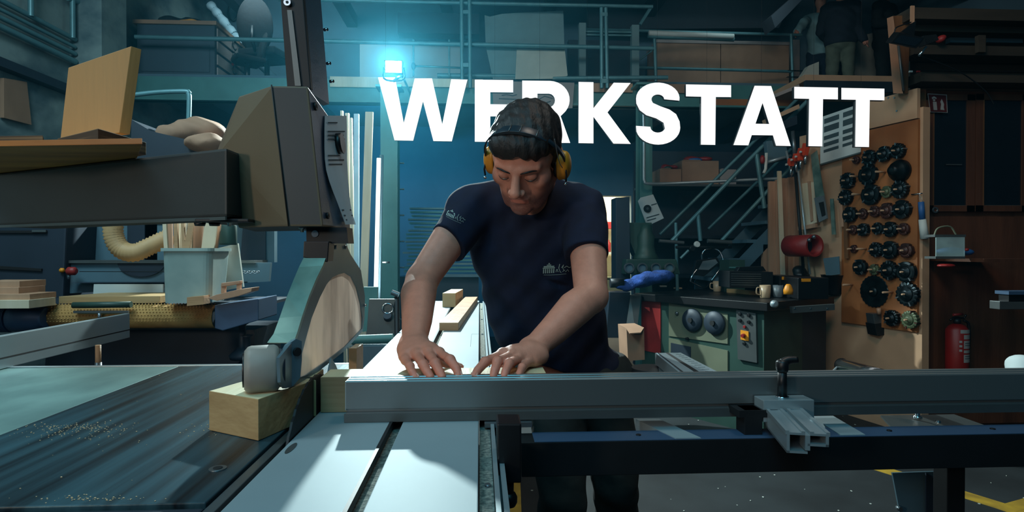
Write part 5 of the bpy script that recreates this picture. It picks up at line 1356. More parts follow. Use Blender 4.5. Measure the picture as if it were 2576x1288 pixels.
# white parcels right of people
MB().prism([W(2150, 95, 8.3), W(2205, 80, 8.3), V((W(2215, 80, 8.3).x, 8.3, ZG)), V((W(2140, 80, 8.3).x, 8.3, ZG))], (0, .08, 0)).build('white_sack', MT['card_pale'], None, label='pale sack standing between the people on the gallery', cat='sack')
MB().prism([W(2035, 165, 6.0), W(2060, 155, 6.0), V((W(2060, 207, 6.0).x, 6.0, LZ_)), V((W(1998, 207, 6.0).x, 6.0, LZ_))], (0, .08, 0)).build('white_sack', MT['card_pale'], None, label='small pale slab at the feet of the man in the light sweatshirt', cat='slab')
# landing of the stairs
ld = thing('stair_landing', 'wooden landing at the head of the stairs under the people', 'landing', W(2100, 215, 5.9))
LZ = W(2100, 208, 5.8).z
MB().mm((W(1990, 208, 5.8).x, 5.55, LZ - .06), (W(2262, 208, 5.8).x, 6.3, LZ)).build('deck', MT['osb_pale'], ld)
MB().mm((W(1990, 208, 5.8).x, 5.53, LZ - .16), (W(2262, 208, 5.8).x, 5.57, LZ - .06)).build('edge_beam', MT['machine_dark'], ld)
MB().mm((W(2245, 208, 5.8).x, 5.6, 0), (W(2245, 208, 5.8).x + .1, 5.7, LZ - .06)).build('post', MT['machine_dark'], ld)

# ---- people on the landing
def figure(name_lab, px, Y, H, turn, top, bottom, arms, hairm='hair', lean=0.0, wide=1.0):
    """arms: two lists (shoulder offset implied) of world points elbow, hand"""
    o = W(px, 210, Y); o.z = ZG; t = thing('person', name_lab, 'person', o)
    R = Matrix.Rotation(turn, 3, 'Z'); k = H / 1.78
    P = lambda x, y, z: o + R @ V((x, y, z)) * k + V((lean * z * k, 0, 0))
    lo, hi = o + V((-.65, -.65, -.01)), o + V((.65, .65, H + .1))
    f = Field(lo, hi, .011)
    f.ell(dot3(P(0, 0, 1.66)), (.075 * k, .09 * k, .115 * k), 0, R); f.cone(dot3(P(0, .01, 1.48)), dot3(P(0, 0, 1.6)), .055 * k, .05 * k, .02)
    f.ell(dot3(P(0, -.095, 1.645)), (.014, .016, .02), .015, R)
    f.cone(dot3(P(-.13, 0, 1.40)), dot3(P(.13, 0, 1.40)), .075 * k, .075 * k, .05)
    f.ell(dot3(P(0, 0, 1.18)), (.16 * k * wide, .13 * k * wide, .24 * k), .05, R); f.ell(dot3(P(0, 0, .95)), (.155 * k * wide, .13 * k * wide, .14 * k), .04, R)
    for q in (-1, 1):
        f.chain([dot3(P(q * .09, 0, .90)), dot3(P(q * .10, -.02, .48)), dot3(P(q * .11, .02, .08))], [.085 * k, .06 * k, .042 * k], .02)
        f.cone(dot3(P(q * .11, .03, .045)), dot3(P(q * .12, -.15, .035)), .042 * k, .033 * k, .02)
        sh = P(q * .18, 0, 1.40); el, ha = arms[0 if q < 0 else 1]
        el, ha = (P(*el) if isinstance(el, tuple) else el), (P(*ha) if isinstance(ha, tuple) else ha)
        f.chain([dot3(sh), dot3(el), dot3(ha)], [.052 * k, .042 * k, .030 * k], .02)
        d = (ha - el).normalized(); f.ell(dot3(ha + d * .04), (.035, .035, .035), .02)
        sd_ = d.orthogonal().normalized()
        for j in range(4): f.cone(dot3(ha + d * .06 + sd_ * (j - 1.5) * .019), dot3(ha + d * (.115 - .008 * abs(j - 1.5)) + sd_ * (j - 1.5) * .022), .009, .008, .004)
        f.cone(dot3(ha + d * .03 + sd_ * .03), dot3(ha + d * .07 + sd_ * .055), .010, .009, .006)
    v_, f_ = f.nets(); me = np_mesh('body', [(v_, f_)]); tint(me, lambda v: np.ones((len(v), 4))); link_mesh('body', me, MT['skin'], t)
    def cloth(nm, zlo, zhi, g, mat, sleeves):
        c = Field(lo, hi, .011)
        if sleeves:
            c.cone(dot3(P(-.13, 0, 1.40)), dot3(P(.13, 0, 1.40)), .075 * k + g, .075 * k + g, .05)
            c.ell(dot3(P(0, 0, 1.18)), (.16 * k * wide + g, .13 * k * wide + g, .26 * k), .05, R); c.ell(dot3(P(0, 0, .95)), (.155 * k * wide + g, .13 * k * wide + g, .16 * k), .04, R)
            for q in (-1, 1):
                el, ha = arms[0 if q < 0 else 1]; el, ha = (P(*el) if isinstance(el, tuple) else el), (P(*ha) if isinstance(ha, tuple) else ha)
                c.chain([dot3(P(q * .18, 0, 1.40)), dot3(el), dot3(ha)], [.052 * k + g, .042 * k + g, .030 * k + g], .02)
        else:
            c.ell(dot3(P(0, 0, .95)), (.155 * k * wide + g, .13 * k * wide + g, .16 * k), .04, R)
            for q in (-1, 1): c.chain([dot3(P(q * .09, 0, .90)), dot3(P(q * .10, -.02, .48)), dot3(P(q * .11, .02, .08))], [.085 * k + g, .06 * k + g, .05 * k + g], .02)
        X, Y_, Z = c.grid(); c.F = (c.F + .006 * np.sin(X * 31 + Z * 22) * np.sin(Z * 27 - Y_ * 25)).astype(np.float32)
        c.cut(P(0, 0, zhi), (0, 0, 1)); 
        if zlo: c.cut(P(0, 0, zlo), (0, 0, -1))
        link_mesh(nm, np_mesh(nm, [c.nets()]), mat, t)
    cloth('trousers', .07, 1.0, .014, MT[bottom], False); cloth('sweater' if top == 'sweat' else 'jacket', .88, 1.52, .022, MT[top], True)
    f = Field(lo, hi, .011); f.ell(dot3(P(0, .015, 1.69)), (.085 * k, .10 * k, .11 * k), 0, R); f.cut(P(0, -.05, 1.67), R @ V((0, -.8, -.6)))
    link_mesh('hair', np_mesh('hair', [f.nets()]), MT[hairm], t)
    for q in (-1, 1):
        p = P(q * .03, -.088, 1.67); MB().lathe(p + R @ V((0, .008, 0)), R @ V((0, -1, 0)), [(.011, 0), (.011, .006), (.006, .01)], 10).build('eye', MT['black'], t)
    return t
figure('man in a light grey sweatshirt resting a hand on the gallery railing', 2064, 7.95, 1.72, -.45, 'sweat', 'jeans', ((W(2022, 58, 7.75), W(2006, 80, 7.60)), ((.24, -.12, 1.15), (.10, -.28, 1.12))))
figure('stout person in a dark jacket and khaki trousers with back turned on the landing', 2114, 7.45, 1.66, PI - .4, 'jacket', 'khaki', ((W(2152, 62, 7.35), W(2174, 100, 7.3)), ((.24, -.05, 1.12), (.12, -.25, 1.05))), wide=1.22)
figure('person dressed all in black standing furthest right on the landing', 2226, 7.6, 1.74, .5, 'jacket_black', 'jacket_black', (((-.25, -.02, 1.15), (-.08, -.25, 1.12)), ((.25, -.02, 1.12), (.10, -.25, 1.2))))

# ---- the title caption, added to the hall as glowing letters
LP0, LP1 = W(950, 290, 5.3), W(2225, 290, 3.6)          # caption plane slanted so the letters leave the flood beam free
LN = (LP1 - LP0).cross(V((0, 0, 1))).normalized()
def LW(px, py): return WP(px, py, LP0, LN)
def zl2(p): return (560 + p[0] / 2.995, p[1] / 2.995)
def zl3(p): return (1150 + p[0] / 2.995, p[1] / 2.995)
def zl4(p): return (1740 + p[0] / 2.995, p[1] / 2.995)
sg = thing('title_caption', 'huge glowing white title caption WERKSTATT added behind the man', 'sign', LW(1588, 290))
def letter(pts, conv, name='letter', holes=None):
    pts = [conv(p) for p in pts]
    mb = MB(); front = [LW(x, y) for x, y in pts]; n = len(front)
    bm = bmesh.new(); vs = [bm.verts.new(p) for p in front]; es = [bm.edges.new((vs[i], vs[(i + 1) % n])) for i in range(n)]
    if holes:
        for h in holes:
            hv_ = [bm.verts.new(LW(*conv(p))) for p in h]; es += [bm.edges.new((hv_[i], hv_[(i + 1) % len(h)])) for i in range(len(h))]
    r = bmesh.ops.triangle_fill(bm, edges=es, use_beauty=True)
    fs = [f for f in bm.faces]
    ex_ = bmesh.ops.extrude_face_region(bm, geom=fs); bmesh.ops.translate(bm, verts=[g for g in ex_['geom'] if isinstance(g, bmesh.types.BMVert)], vec=(0, .03, 0))
    bmesh.ops.recalc_face_normals(bm, faces=bm.faces)
    me = bpy.data.meshes.new(name); 
    for f in bm.faces: f.material_index = 0 if (f.normal.y < 0 and abs(f.normal.dot(LN)) > .95) else 1
    bm.to_mesh(me); bm.free(); link_mesh(name, me, [MT['letter'], MT['letter_side']], sg)
def el(cx, cy, rx, ry, a0, a1, n=14): return [(cx + rx * math.cos(math.radians(a0 + (a1 - a0) * i / n)), cy + ry * math.sin(math.radians(a0 + (a1 - a0) * i / n))) for i in range(n + 1)]
letter([(1170, 582), (1300, 582), (1365, 925), (1447, 590), (1578, 590), (1655, 935), (1722, 597), (1845, 600), (1727, 1065), (1588, 1063), (1510, 765), (1436, 1060), (1295, 1058)], zl2)
letter([(133, 600), (422, 603), (422, 697), (250, 695), (250, 785), (400, 787), (400, 877), (250, 877), (250, 976), (422, 978), (422, 1070), (133, 1068)], zl3)
letter([(490, 607), (690, 609)] + el(694, 752, 154, 143, -88, 48, 12) + [(780, 875), (852, 1077), (732, 1077), (650, 895), (605, 895), (605, 1074), (490, 1073)], zl3, holes=[[(605, 706), (690, 706)] + el(690, 757, 47, 51, -88, 88, 8) + [(605, 808)]])
letter([(915, 617), (1027, 619), (1027, 815), (1180, 623), (1307, 625), (1133, 847), (1308, 1084), (1178, 1082), (1027, 880), (1027, 1080), (915, 1078)], zl3)
Sp = el(1512, 742, 164, 120, 8, -180, 16) + [(1350, 780), (1375, 830), (1425, 868), (1500, 892), (1555, 925)] + el(1512, 955, 56, 44, 0, 180, 10)[1:] + [(1348, 948)] + \
     el(1514, 962, 167, 128, 178, 0, 16)[1:] + [(1676, 915), (1650, 860), (1600, 825), (1530, 800), (1475, 775)] + el(1512, 748, 48, 36, 165, 360, 10)
letter(Sp, zl3)
tl = lambda x: (x - 1740) * 2.995
letter([(tl(1725.6), 636), (297, 642), (297, 732), (182, 731), (178, 1092), (70, 1090), (72, 729), (tl(1725.6), 726)], zl4)
letter([(474, 646), (599, 648), (747, 1100), (636, 1098), (612, 1020), (453, 1018), (427, 1095), (315, 1093)], zl4, holes=[[(534, 776), (584, 934), (481, 932)]])
letter([(773, 654), (1102, 660), (1102, 749), (990, 747), (984, 1103), (880, 1101), (885, 745), (773, 742)], zl4)
letter([(1128, 662), (1452, 668), (1452, 756), (1342, 754), (1336, 1108), (1232, 1106), (1237, 752), (1128, 750)], zl4)
for x, y in ((970, 198), (1245, 202), (1358, 204), (1478, 207), (1655, 212), (1780, 214), (1918, 217), (2050, 220), (2170, 222)):
    p = LW(x, y) + V((0, .015, 0)); MB().cyl(p, V((p.x, p.y, 5.2)), .0008, n=4).build('wire', MT['black_matte'], sg, fix=False)  # wires added to hold up the caption letters

# ============================================================ UNDER THE GALLERY
# paper banner with line drawings behind the letters
bn = MB().prism([W(1238, 204, 6.235), W(1445, 208, 6.235), W(1440, 272, 6.235), W(1242, 284, 6.235)], (0, .012, 0)).build('paper_banner', MT['cab_pale'], None, label='pinkish sheet with line drawings fixed to the gallery edge', cat='banner')
mb = MB()
for pts in ([(1262, 240), (1275, 238), (1290, 241), (1300, 238)], [(1255, 232), (1290, 230)], [(1355, 250), (1370, 242), (1390, 248)], [(1360, 262), (1385, 255)], [(1255, 248), (1300, 250)]):
    mb.tube([W(x, y, 6.233) for x, y in pts], .004, 5)
mb.build('drawn_lines', MT['ink'], bn, fix=False, kind='stuff')
# standing battens and the upright tube light
for k, (x0b, x1b, x0t, x1t, yt, Y, m) in enumerate([(866, 874, 856, 862, 278, 4.7, 'pine'), (878, 886, 868, 877, 284, 4.65, 'pine'), (886, 897, 878, 885, 296, 4.6, 'pine'), (890, 902, 890, 902, 286, 4.55, 'paper_blue'), (893, 912, 919, 938, 281, 4.5, 'pine')]):
    lab = ['shortest pale batten nearest the saw guard column', 'second pale batten from the guard column', 'third pale batten with a ragged top', 'bluish batten between the pale battens', 'widest pale batten leaning beside the tube light'][k]
    a0, a1, b0, b1 = W(x0b, 860, Y - .25), W(x1b, 860, Y - .25), W(x0t, yt, Y), W(x1t, yt, Y); a0.z = a1.z = 0.0
    MB().hexa([a0, a1, a1 + V((0, .03, 0)), a0 + V((0, .03, 0))], [b0, b1, b1 + V((0, .03, 0)), b0 + V((0, .03, 0))]).build('batten', MT[m], None, label=lab, cat='batten', group='battens beside the guard')
tb = thing('tube_light', 'glowing upright tube light left of the teal pillar', 'lamp', W(945, 756, 5.0))
MB().tube([W(945, 752, 5.0), W(953, 398, 5.0)], .017, 12).build('tube', MT['tube'], tb)
MB().tube([V((W(948, 760, 5.04).x, 5.04, 0)), W(960, 390, 5.04)], .02, 4).build('fixture', MT['machine_teal'], tb)
p = W(962, 660, 5.0); MB().tube([p, p + V((.06, 0, 0))], .008, 8).build('latch', MT['chrome'], tb)
L = bpy.data.lights.new('tube_glow', 'AREA'); L.energy = 3; L.color = (.9, 1, .97); L.shape = 'RECTANGLE'; L.size = .03; L.size_y = 1.1
o = bpy.data.objects.new('tube_glow', L); COL.objects.link(o); o.location = W(948, 580, 4.96); o.rotation_euler = (PI / 2, 0, 0)
# cantilever rack
rk = thing('cantilever_rack', 'cantilever rack with arms beside the teal pillar', 'rack', W(1010, 830, 5.8))
for k in range(9):
    y = 345 + k * 65.5; rt('arm', [(1000, y, 5.75), (1017, y, 5.75)], .008, 'alu_dark', rk)
MB().px([(1000, 696), (1204, 696), (1204, 860), (1000, 860)], 6.1, .35).build('base_panel', MT['machine_dark'], rk)
MB().px([(1100, 690), (1206, 690), (1206, 697), (1100, 697)], 6.0, .1).build('ledge', MT['machine_teal'], rk)
rnd = random.Random(3)
names = 'first second third fourth fifth sixth seventh eighth ninth tenth eleventh twelfth thirteenth fourteenth fifteenth sixteenth seventeenth eighteenth'.split()
for k in range(18):
    y = 522 + k * 9.3; x0 = 1030 + rnd.uniform(-4, 12) if k < 6 else 1005 + rnd.uniform(0, 26); x1 = 1168 + rnd.uniform(0, 30)
    a, b = W(x0, y, 6.3 + .01 * (k % 3)), W(x1, y + 4.6, 6.3)
    MB().mm((a.x, 6.3, b.z), (b.x, 6.42, a.z)).build('stacked_board', MT['teal_steel' if k % 3 else 'card_teal'], None,
        label='%s thin board from the top of the racked stack behind the worker' % names[k], cat='board', group='boards in the rack')
# rear support of the saw: bracket plate with ring and roller
bp_ = thing('bracket_plate', 'steel bracket plate with a ring behind the saw guard', 'bracket', W(965, 845, 2.7))
Q(MB(), [(928, 752), (998, 752), (996, 840), (922, 842)], 2.7, .01).build('plate', MT['alu_dark'], bp_, bevel=.002)
mb = MB(); c = W(975, 776, 2.69); mb.tube([c + V((.024 * math.cos(a), 0, .022 * math.sin(a))) for a in [2 * PI * i / 20 for i in range(21)]], .0035, 8).build('ring', MT['chrome'], bp_, fix=False)
MB().cyl(c + V((0, -.01, -.03)), c + V((0, .01, -.045)), .018, n=14).build('boss', MT['machine_dark'], bp_)
rt('rod', [(998, 748, 2.72), (1000, 880, 2.6)], .012, 'steel_dark', bp_); rt('handle', [(985, 735, 2.7), (1003, 742, 2.7)], .012, 'steel', bp_)
Q(MB(), [(915, 722), (950, 722), (950, 830), (912, 835)], 2.9, .02).build('mirror_plate', MT['teal_steel'], bp_)
MB().tube([W(885, 855, 2.35), W(988, 851, 2.35)], .018, 14).build('rear_roller', MT['teal_steel'], None, fix=False, label='pale horizontal roller just behind the saw table', cat='roller')
MB().mm(W(880, 872, 2.3), W(992, 935, 2.36)).build('rear_cover', MT['machine_teal'], None, label='teal cover panel below the horizontal roller', cat='panel')

# tube frame with shelf and boxes
sh = thing('storage_shelf', 'dark shelf with cartons under the gallery, behind the stair rails', 'shelf', W(1780, 470, 6.0))
a, b = W(1625, 462, 5.9), W(2000, 470, 5.9)
MB().mm((a.x, 5.9, b.z), (b.x, 6.35, a.z)).build('board', MT['alu_dark'], sh)
MB().mm((a.x, 6.35, 0), (b.x, 6.4, 2.3)).build('back_panel', MT['machine_dark'], sh)
for z in (1.35, .95): MB().mm((a.x, 5.9, z), (b.x, 6.35, z + .03)).build('board', MT['machine_dark'], sh)
for x in (a.x, b.x - .05): MB().mm((x, 5.9, 0), (x + .05, 5.95, 2.2)).build('upright', MT['machine_dark'], sh)
zsh = a.z + .001
for k, (x0, x1, y0, m, lab) in enumerate([(1660, 1714, 425, 'card', 'small brown carton, leftmost on the dark shelf'), (1716, 1808, 404, 'card', 'largest brown carton in the middle of the dark shelf'), (1812, 1852, 426, 'cab_pale', 'small greyish carton right of the largest carton')]):
    a, b = W(x0, y0, 5.95), W(x1, y0, 5.95); t = thing('carton', lab, 'carton', V(((a.x + b.x) / 2, 6.05, zsh)))
    MB().mm((a.x, 5.95, zsh), (b.x, 6.25, a.z)).build('box', MT[m], t)
    MB().mm((a.x + .01, 5.945, a.z), ((a.x + b.x) / 2, 6.25, a.z + .008)).build('flap', MT[m], t)
    if k < 2:
        c = V(((a.x + b.x) / 2 + .02, 6.05, a.z + .03)); w_ = (b.x - a.x) * .38
        blob('snack_bag', [(dot3(c + V((-w_ * .5, 0, 0))), (w_ * .6, .06, .03)), (dot3(c + V((w_ * .5, 0, .0))), (w_ * .5, .06, .026))], MT['red'], ['red and green bag lying on the leftmost carton', 'red bag lying on the largest carton'][k], 'bag', .01, .004)
        blob('green_bag' if k == 0 else 'blue_bag', [(dot3(c + V((-w_ * .4, -.06, -.015))), (w_ * .5, .03, .02))], MT['machine_green' if k == 0 else 'blue'], ['small green packet in front of the red bag on the left carton', 'small blue packet in front of the red bag on the largest carton'][k], 'packet', .008)
fr2 = thing('pipe_rail', 'pale bent pipe rail in front of the cartons', 'pipe', W(1625, 465, 5.3))
MB().tube(arc([W(1618, 270, 5.3), W(1620, 360, 5.3), W(1620, 440, 5.3), W(1622, 456, 5.3), W(1632, 462, 5.3), W(1700, 461, 5.3), W(1960, 449, 5.1)], 4), .014, 10).build('pipe', MT['alu'], fr2, fix=False)
tg = thing('placard', 'white tilted placard with a dark disc hanging on the pillar', 'placard', W(1638, 560, 5.25))
pc = [(1605, 506), (1612, 497), (1643, 489), (1670, 549), (1628, 569)]
Q(MB(), pc, 5.3, .008).build('card', MT['paper'], tg)
c = W(1628, 525, 5.29); MB().cyl(c, c + V((0, -.012, 0)), .034, n=24).build('disc', MT['black'], tg); MB().cyl(c + V((0, -.012, 0)), c + V((0, -.016, 0)), .012, n=12).build('disc_hub', MT['alu_dark'], tg)
for a_, b_ in (((1638, 517), (1652, 513)), ((1626, 549), (1658, 540)), ((1628, 556), (1650, 550))):
    p, q = W(*a_, 5.298), W(*b_, 5.298); MB().hexa([p, q, q + V((0, 0, .008)), p + V((0, 0, .008))], [p + V((0, -.003, 0)), q + V((0, -.003, 0)), q + V((0, -.003, .008)), p + V((0, -.003, .008))]).build('print_line', MT['ink'], tg)
# stairs
sr = thing('staircase', 'teal steel staircase with tubular handrails rising to the landing', 'staircase', W(1700, 830, 5.2))
for y_, nm in ((5.15, 'handrail'), (5.6, 'handrail')): pass
rt('handrail', [(1660, 590, 5.6), (1850, 402, 5.6), (2010, 245, 5.6)], .016, 'rail', sr); rt('handrail', [(1690, 606, 5.1), (1885, 402, 5.1), (2050, 235, 5.1)], .018, 'rail', sr)
rt('guard_rail', [(1782, 576, 5.6), (1908, 455, 5.6), (1990, 375, 5.6)], .015, 'rail', sr); rt('guard_rail', [(1815, 606, 5.1), (1930, 482, 5.1), (2040, 370, 5.1)], .017, 'rail', sr)
rt('post', [(1903, 388, 5.1), (1923, 524, 5.1)], .02, 'rail', sr); rt('post', [(1756, 540, 5.1), (1762, 606, 5.1)], .018, 'rail', sr); rt('post', [(1700, 560, 5.1), (1706, 800, 5.1)], .014, 'rail', sr)
s0, s1 = W(1800, 760, 5.1), W(2120, 425, 5.1)
for Y in (5.1, 5.6):
    d_ = V((0, 0, .16)); MB().hexa([V((s0.x, Y, s0.z)), V((s1.x, Y, s1.z)), V((s1.x, Y, s1.z)) + d_, V((s0.x, Y, s0.z)) + d_], [V((s0.x, Y + .02, s0.z)), V((s1.x, Y + .02, s1.z)), V((s1.x, Y + .02, s1.z)) + d_, V((s0.x, Y + .02, s0.z)) + d_]).build('stringer', MT['machine_teal'], sr)
for k in range(7):
    p = V((s0.x, 0, s0.z)).lerp(V((s1.x, 0, s1.z)), (k + .5) / 7); MB().mm((p.x - .12, 5.12, p.z + .1), (p.x + .12, 5.6, p.z + .13)).build('tread', MT['machine_teal'], sr)
for k, (y0, x0, x1) in enumerate([(248, 1925, 2030), (268, 1960, 2050)]):
    pass
# upper flight edge strips behind the letters
for k, pts in enumerate([((1950, 236), (2010, 212), (2012, 220), (1952, 244)), ((1925, 300), (2010, 262), (2012, 272), (1928, 310)), ((1900, 335), (2005, 290), (2006, 312), (1900, 352))]):
    MB().prism([W(x, y, 5.0) for x, y in pts], (0, .06, 0)).build('upper_tread', MT[('cab_pale', 'osb_pale', 'machine_dark')[k]], sr)

# ---- black topped machine used as a bench
C0 = W(1930, 762, 3.75); bz = C0.z + .0
ua, ub = V((-.56, .83, 0)).normalized(), V((.83, .56, 0)).normalized()
bm_ = thing('spindle_machine', 'green and cream machine with a black table top used as bench', 'machine', V((C0.x, C0.y, 0)))
Cb = V((C0.x, C0.y, bz))
def bb_(a0, a1, b0, b1, z0, z1, name, mat, bevel=0):
    pts = [Cb + ua * a + ub * b for a, b in ((a0, b0), (a1, b0), (a1, b1), (a0, b1))]
    return MB().hexa([V((p.x, p.y, z0)) for p in pts], [V((p.x, p.y, z1)) for p in pts]).build(name, MT[mat], bm_, bevel=bevel)
bb_(0, 1.12, 0, .92, bz - .055, bz, 'table_top', 'black', .004)
bb_(.05, 1.08, .05, .55, .0, bz - .0555, 'body', 'machine_green')
bb_(.05, .50, .55, .90, .0, bz - .10, 'side_box', 'machine_dark')
fn = ub * -1                                   # outward normal of the long face
FP = Cb + ub * .05
def fpt(px, py, off=0): return WP(px, py, FP + fn * off, fn)
def fplate(pts, name, mat, th=.008, off=.0005, par=None):
    return MB().prism([fpt(x, y, off) for x, y in pts], fn * th).build(name, MT[mat], par or bm_)
fplate([(1684, 762), (1832, 790), (1832, 865), (1684, 845)], 'upper_panel', 'machine_cream'); fplate([(1684, 850), (1832, 882), (1832, 975), (1684, 950)], 'lower_panel', 'machine_cream')
fplate([(1615, 742), (1663, 750), (1663, 890), (1615, 880)], 'red_panel', 'red_dark')
fplate([(1690, 862), (1740, 872), (1740, 900), (1690, 890)], 'vent_grille', 'machine_dark', .012)
for x, y in ((1744, 805), (1800, 812)):
    c = fpt(x, y, .01); MB().lathe(c, fn, [(.075, 0), (.085, .01), (.080, .025), (.03, .03)], 28).build('handwheel', MT['machine_dark'], bm_)
    MB().cyl(c + fn * .03, c + fn * .045, .018, n=12).build('wheel_hub', MT['groove'], bm_)
c = fpt(1704, 788, .01); MB().lathe(c, fn, [(.012, 0), (.014, .012), (.006, .016)], 14).build('knob', MT['steel'], bm_)
c = fpt(1730, 852, .01); MB().lathe(c, fn, [(.012, 0), (.01, .02)], 10).build('latch', MT['black'], bm_)
cp = fplate([(1856, 778), (1905, 788), (1908, 912), (1860, 903)], 'control_panel', 'alu_dark', .02)
def cpk(px, py, r, mat, name, h=.012):
    c = fpt(px, py, .022); MB().lathe(c, fn, [(r, 0), (r, h * .7), (r * .8, h)], 16).build(name, MT[mat], cp)
for x, y in ((1862, 790), (1884, 793), (1862, 806), (1884, 810)): cpk(x, y, .012, 'black', 'button')
cpk(1874, 822, .010, 'red', 'button'); cpk(1873, 864, .012, 'black', 'button')
MB().prism([fpt(x, y, .022) for x, y in ((1864, 830), (1884, 834), (1884, 858), (1864, 854))], fn * .006).build('switch_plate', MT['amber'], cp); cpk(1873, 844, .014, 'red', 'main_switch', .03)
# spindle fittings at its far left end, drill head with four chucks
dh = thing('drill_head', 'dark green multi spindle drill head with four round spindles', 'drill', W(1630, 700, 4.9))
Q(MB(), [(1549, 497), (1584, 495), (1586, 705), (1550, 712)], 4.9, .18).build('column', MT['machine_dark'], dh, bevel=.004)
Q(MB(), [(1584, 560), (1586, 560), (1640, 560), (1640, 600), (1650, 640), (1600, 645), (1586, 610)], 4.95, .15).build('bracket', MT['machine_green'], dh, bevel=.004)
MB().lathe(W(1624, 655, 4.95), (0, 0, 1), [(.10, 0), (.11, .02), (.085, .06), (.07, .12), (.075, .2), (.05, .25), (.045, .30)], 20).build('motor_head', MT['machine_green'], dh)
Q(MB(), [(1576, 652), (1702, 652), (1712, 690), (1572, 690)], 4.75, .14).build('spindle_box', MT['machine_green'], dh, bevel=.008)
for x in (1581, 1614, 1648, 1682):
    c = W(x, 674, 4.74); MB().cyl(c, c + V((0, -.03, 0)), .042, n=20, hole=.032).build('spindle_ring', MT['alu_dark'], dh); MB().cyl(c + V((0, -.005, 0)), c + V((0, -.012, 0)), .032, n=16).build('spindle_face', MT['machine_teal'], dh)
c = W(1535, 712, 4.4); MB().cyl(c, c + V((.10, 0, 0)), .035, n=18).build('end_knob', MT['steel_dark'], dh)
Q(MB(), [(1534, 735), (1586, 735), (1576, 850), (1524, 850)], 4.6, .2).build('stand', MT['machine_dark'], dh, bevel=.004)
blob('blue_cloth', [(dot3(W(1600, 712, 4.45)), (.11, .08, .035)), (dot3(W(1635, 700, 4.45)), (.12, .1, .05)), (dot3(W(1665, 695, 4.5)), (.09, .09, .05)), (dot3(W(1572, 722, 4.4)), (.07, .04, .03))], MT['blue_cloth'], 'crumpled blue cloth on the far end of the black table', 'cloth', .009, .007)
# pipes and dark gear behind the bench
bg = thing('pipe_clamps', 'bundle of dark clamps and pipes behind the black table', 'clamps', W(1740, 640, 4.9))
rt('bar', [(1658, 606, 4.9), (1720, 611, 4.9)], .016, 'alu_dark', bg); rt('bar', [(1780, 606, 4.85), (1840, 610, 4.85)], .018, 'alu_dark', bg); rt('bar', [(1700, 622, 4.9), (1840, 622, 4.9)], .012, 'steel_dark', bg)
for x, y in ((1740, 625), (1752, 615)): 
    c = W(x, y, 4.8); MB().lathe(c, (0, -1, 0), [(.02, 0), (.028, .01), (.02, .03)], 14).build('knob', MT['plate_white' if x > 1750 else 'black'], bg)
rt('leg', [(1712, 650, 4.9), (1732, 630, 4.9)], .012, 'rail', bg)
tc_ = thing('tool_case', 'dark green open tool case behind the work lamp', 'case', W(1850, 680, 4.6))
MB().mm((W(1835, 690, 4.7).x, 4.7, bz + .001), (W(1874, 654, 4.7).x, 4.9, W(1835, 654, 4.7).z)).build('case', MT['machine_green'], tc_); Q(MB(), [(1835, 671), (1870, 671), (1870, 675), (1835, 675)], 4.69, .01).build('latch', MT['teal_steel'], tc_)
# on the table
def on_top(px, py): return WZ(px, py, bz)
# work lamp with tubular stand
wl = thing('work_lamp', 'portable work lamp in a shiny tubular stand on the black table', 'work lamp', on_top(1775, 728))
Yw = on_top(1775, 728).y
R = lambda x, y, d=0: W(x, y, Yw + d)
MB().prism([R(1752, 655), R(1805, 648), R(1812, 662), R(1772, 695), R(1742, 690)], (0, .05, 0)).build('housing', MT['steel_dark'], wl, bevel=.004)
MB().prism([R(1768, 657, -.002), R(1800, 652, -.002), R(1806, 661, -.002), R(1783, 679, -.002), R(1757, 678, -.002)], (0, .002, 0)).build('lens', MT['alu'], wl)
MB().tube(arc([R(1737, 708), R(1742, 693), R(1765, 660, .02), R(1766, 640, .06), R(1775, 628, .06), R(1795, 625, .06), R(1812, 635, .04), R(1819, 660, .02), R(1805, 685), R(1790, 705)], 5), .008, 10).build('stand_tube', MT['chrome'], wl, fix=False)
MB().tube(arc([R(1737, 708), R(1760, 720, -.05), R(1775, 724, -.05), R(1790, 705)], 4), .007, 10).build('foot_tube', MT['black'], wl, fix=False)
MB().tube(arc([R(1728, 726), R(1745, 735, -.1), R(1790, 733, -.1), R(1800, 722, .0)], 4), .004, 6).build('cable', MT['black'], wl, fix=False)
def mug(px, py, mat, lab, r=.036, h=.085, side_=-1):
    p = on_top(px, py); p.z += .001; t = thing('mug', lab, 'mug', p, 'mugs on the black table')
    prof_o = [(r * .82, 0), (r * .9, .004), (r, h), (r * .92, h), (r * .84, .01), (0.001, .008)]
    MB().lathe(p, (0, 0, 1), prof_o, 24).build('cup', MT[mat], t)
    MB().tube(arc([p + V((side_ * r * .93, 0, h * .8)), p + V((side_ * (r + .022), 0, h * .78)), p + V((side_ * (r + .024), 0, h * .35)), p + V((side_ * r * .88, 0, h * .22))], 5), .0045, 8).build('handle', MT[mat], t, fix=False)
mug(1804, 734, 'mug', 'small tan mug standing beside the work lamp', .034, .086, -1)
mug(1925, 750, 'mug', 'tan mug with a big handle at the table corner', .038, .092, -1)
mug(1957, 748, 'mug_grey', 'grey mug right behind the tan corner mug', .036, .088, 1)
for k, (x, y) in enumerate(((1668, 722), (1706, 727))):
    p = on_top(x, y); MB().mm(p + V((-.035, -.02, .001)), p + V((.03, .02, .014))).build('yellow_packet', MT['mug'] if k else MT['card_pale'], None, bevel=.002, label=['flat pale packet on the table left of the work lamp', 'small pale packet just left of the work lamp foot'][k], cat='packet')
vh = thing('vented_case', 'long dark case with a ribbed front on the table', 'case', on_top(1890, 722))
Yv = 4.25
Q(MB(), [(1835, 682), (1945, 684), (1945, 726), (1835, 724)], Yv, .2).build('case', MT['steel_dark'], vh, bevel=.004)
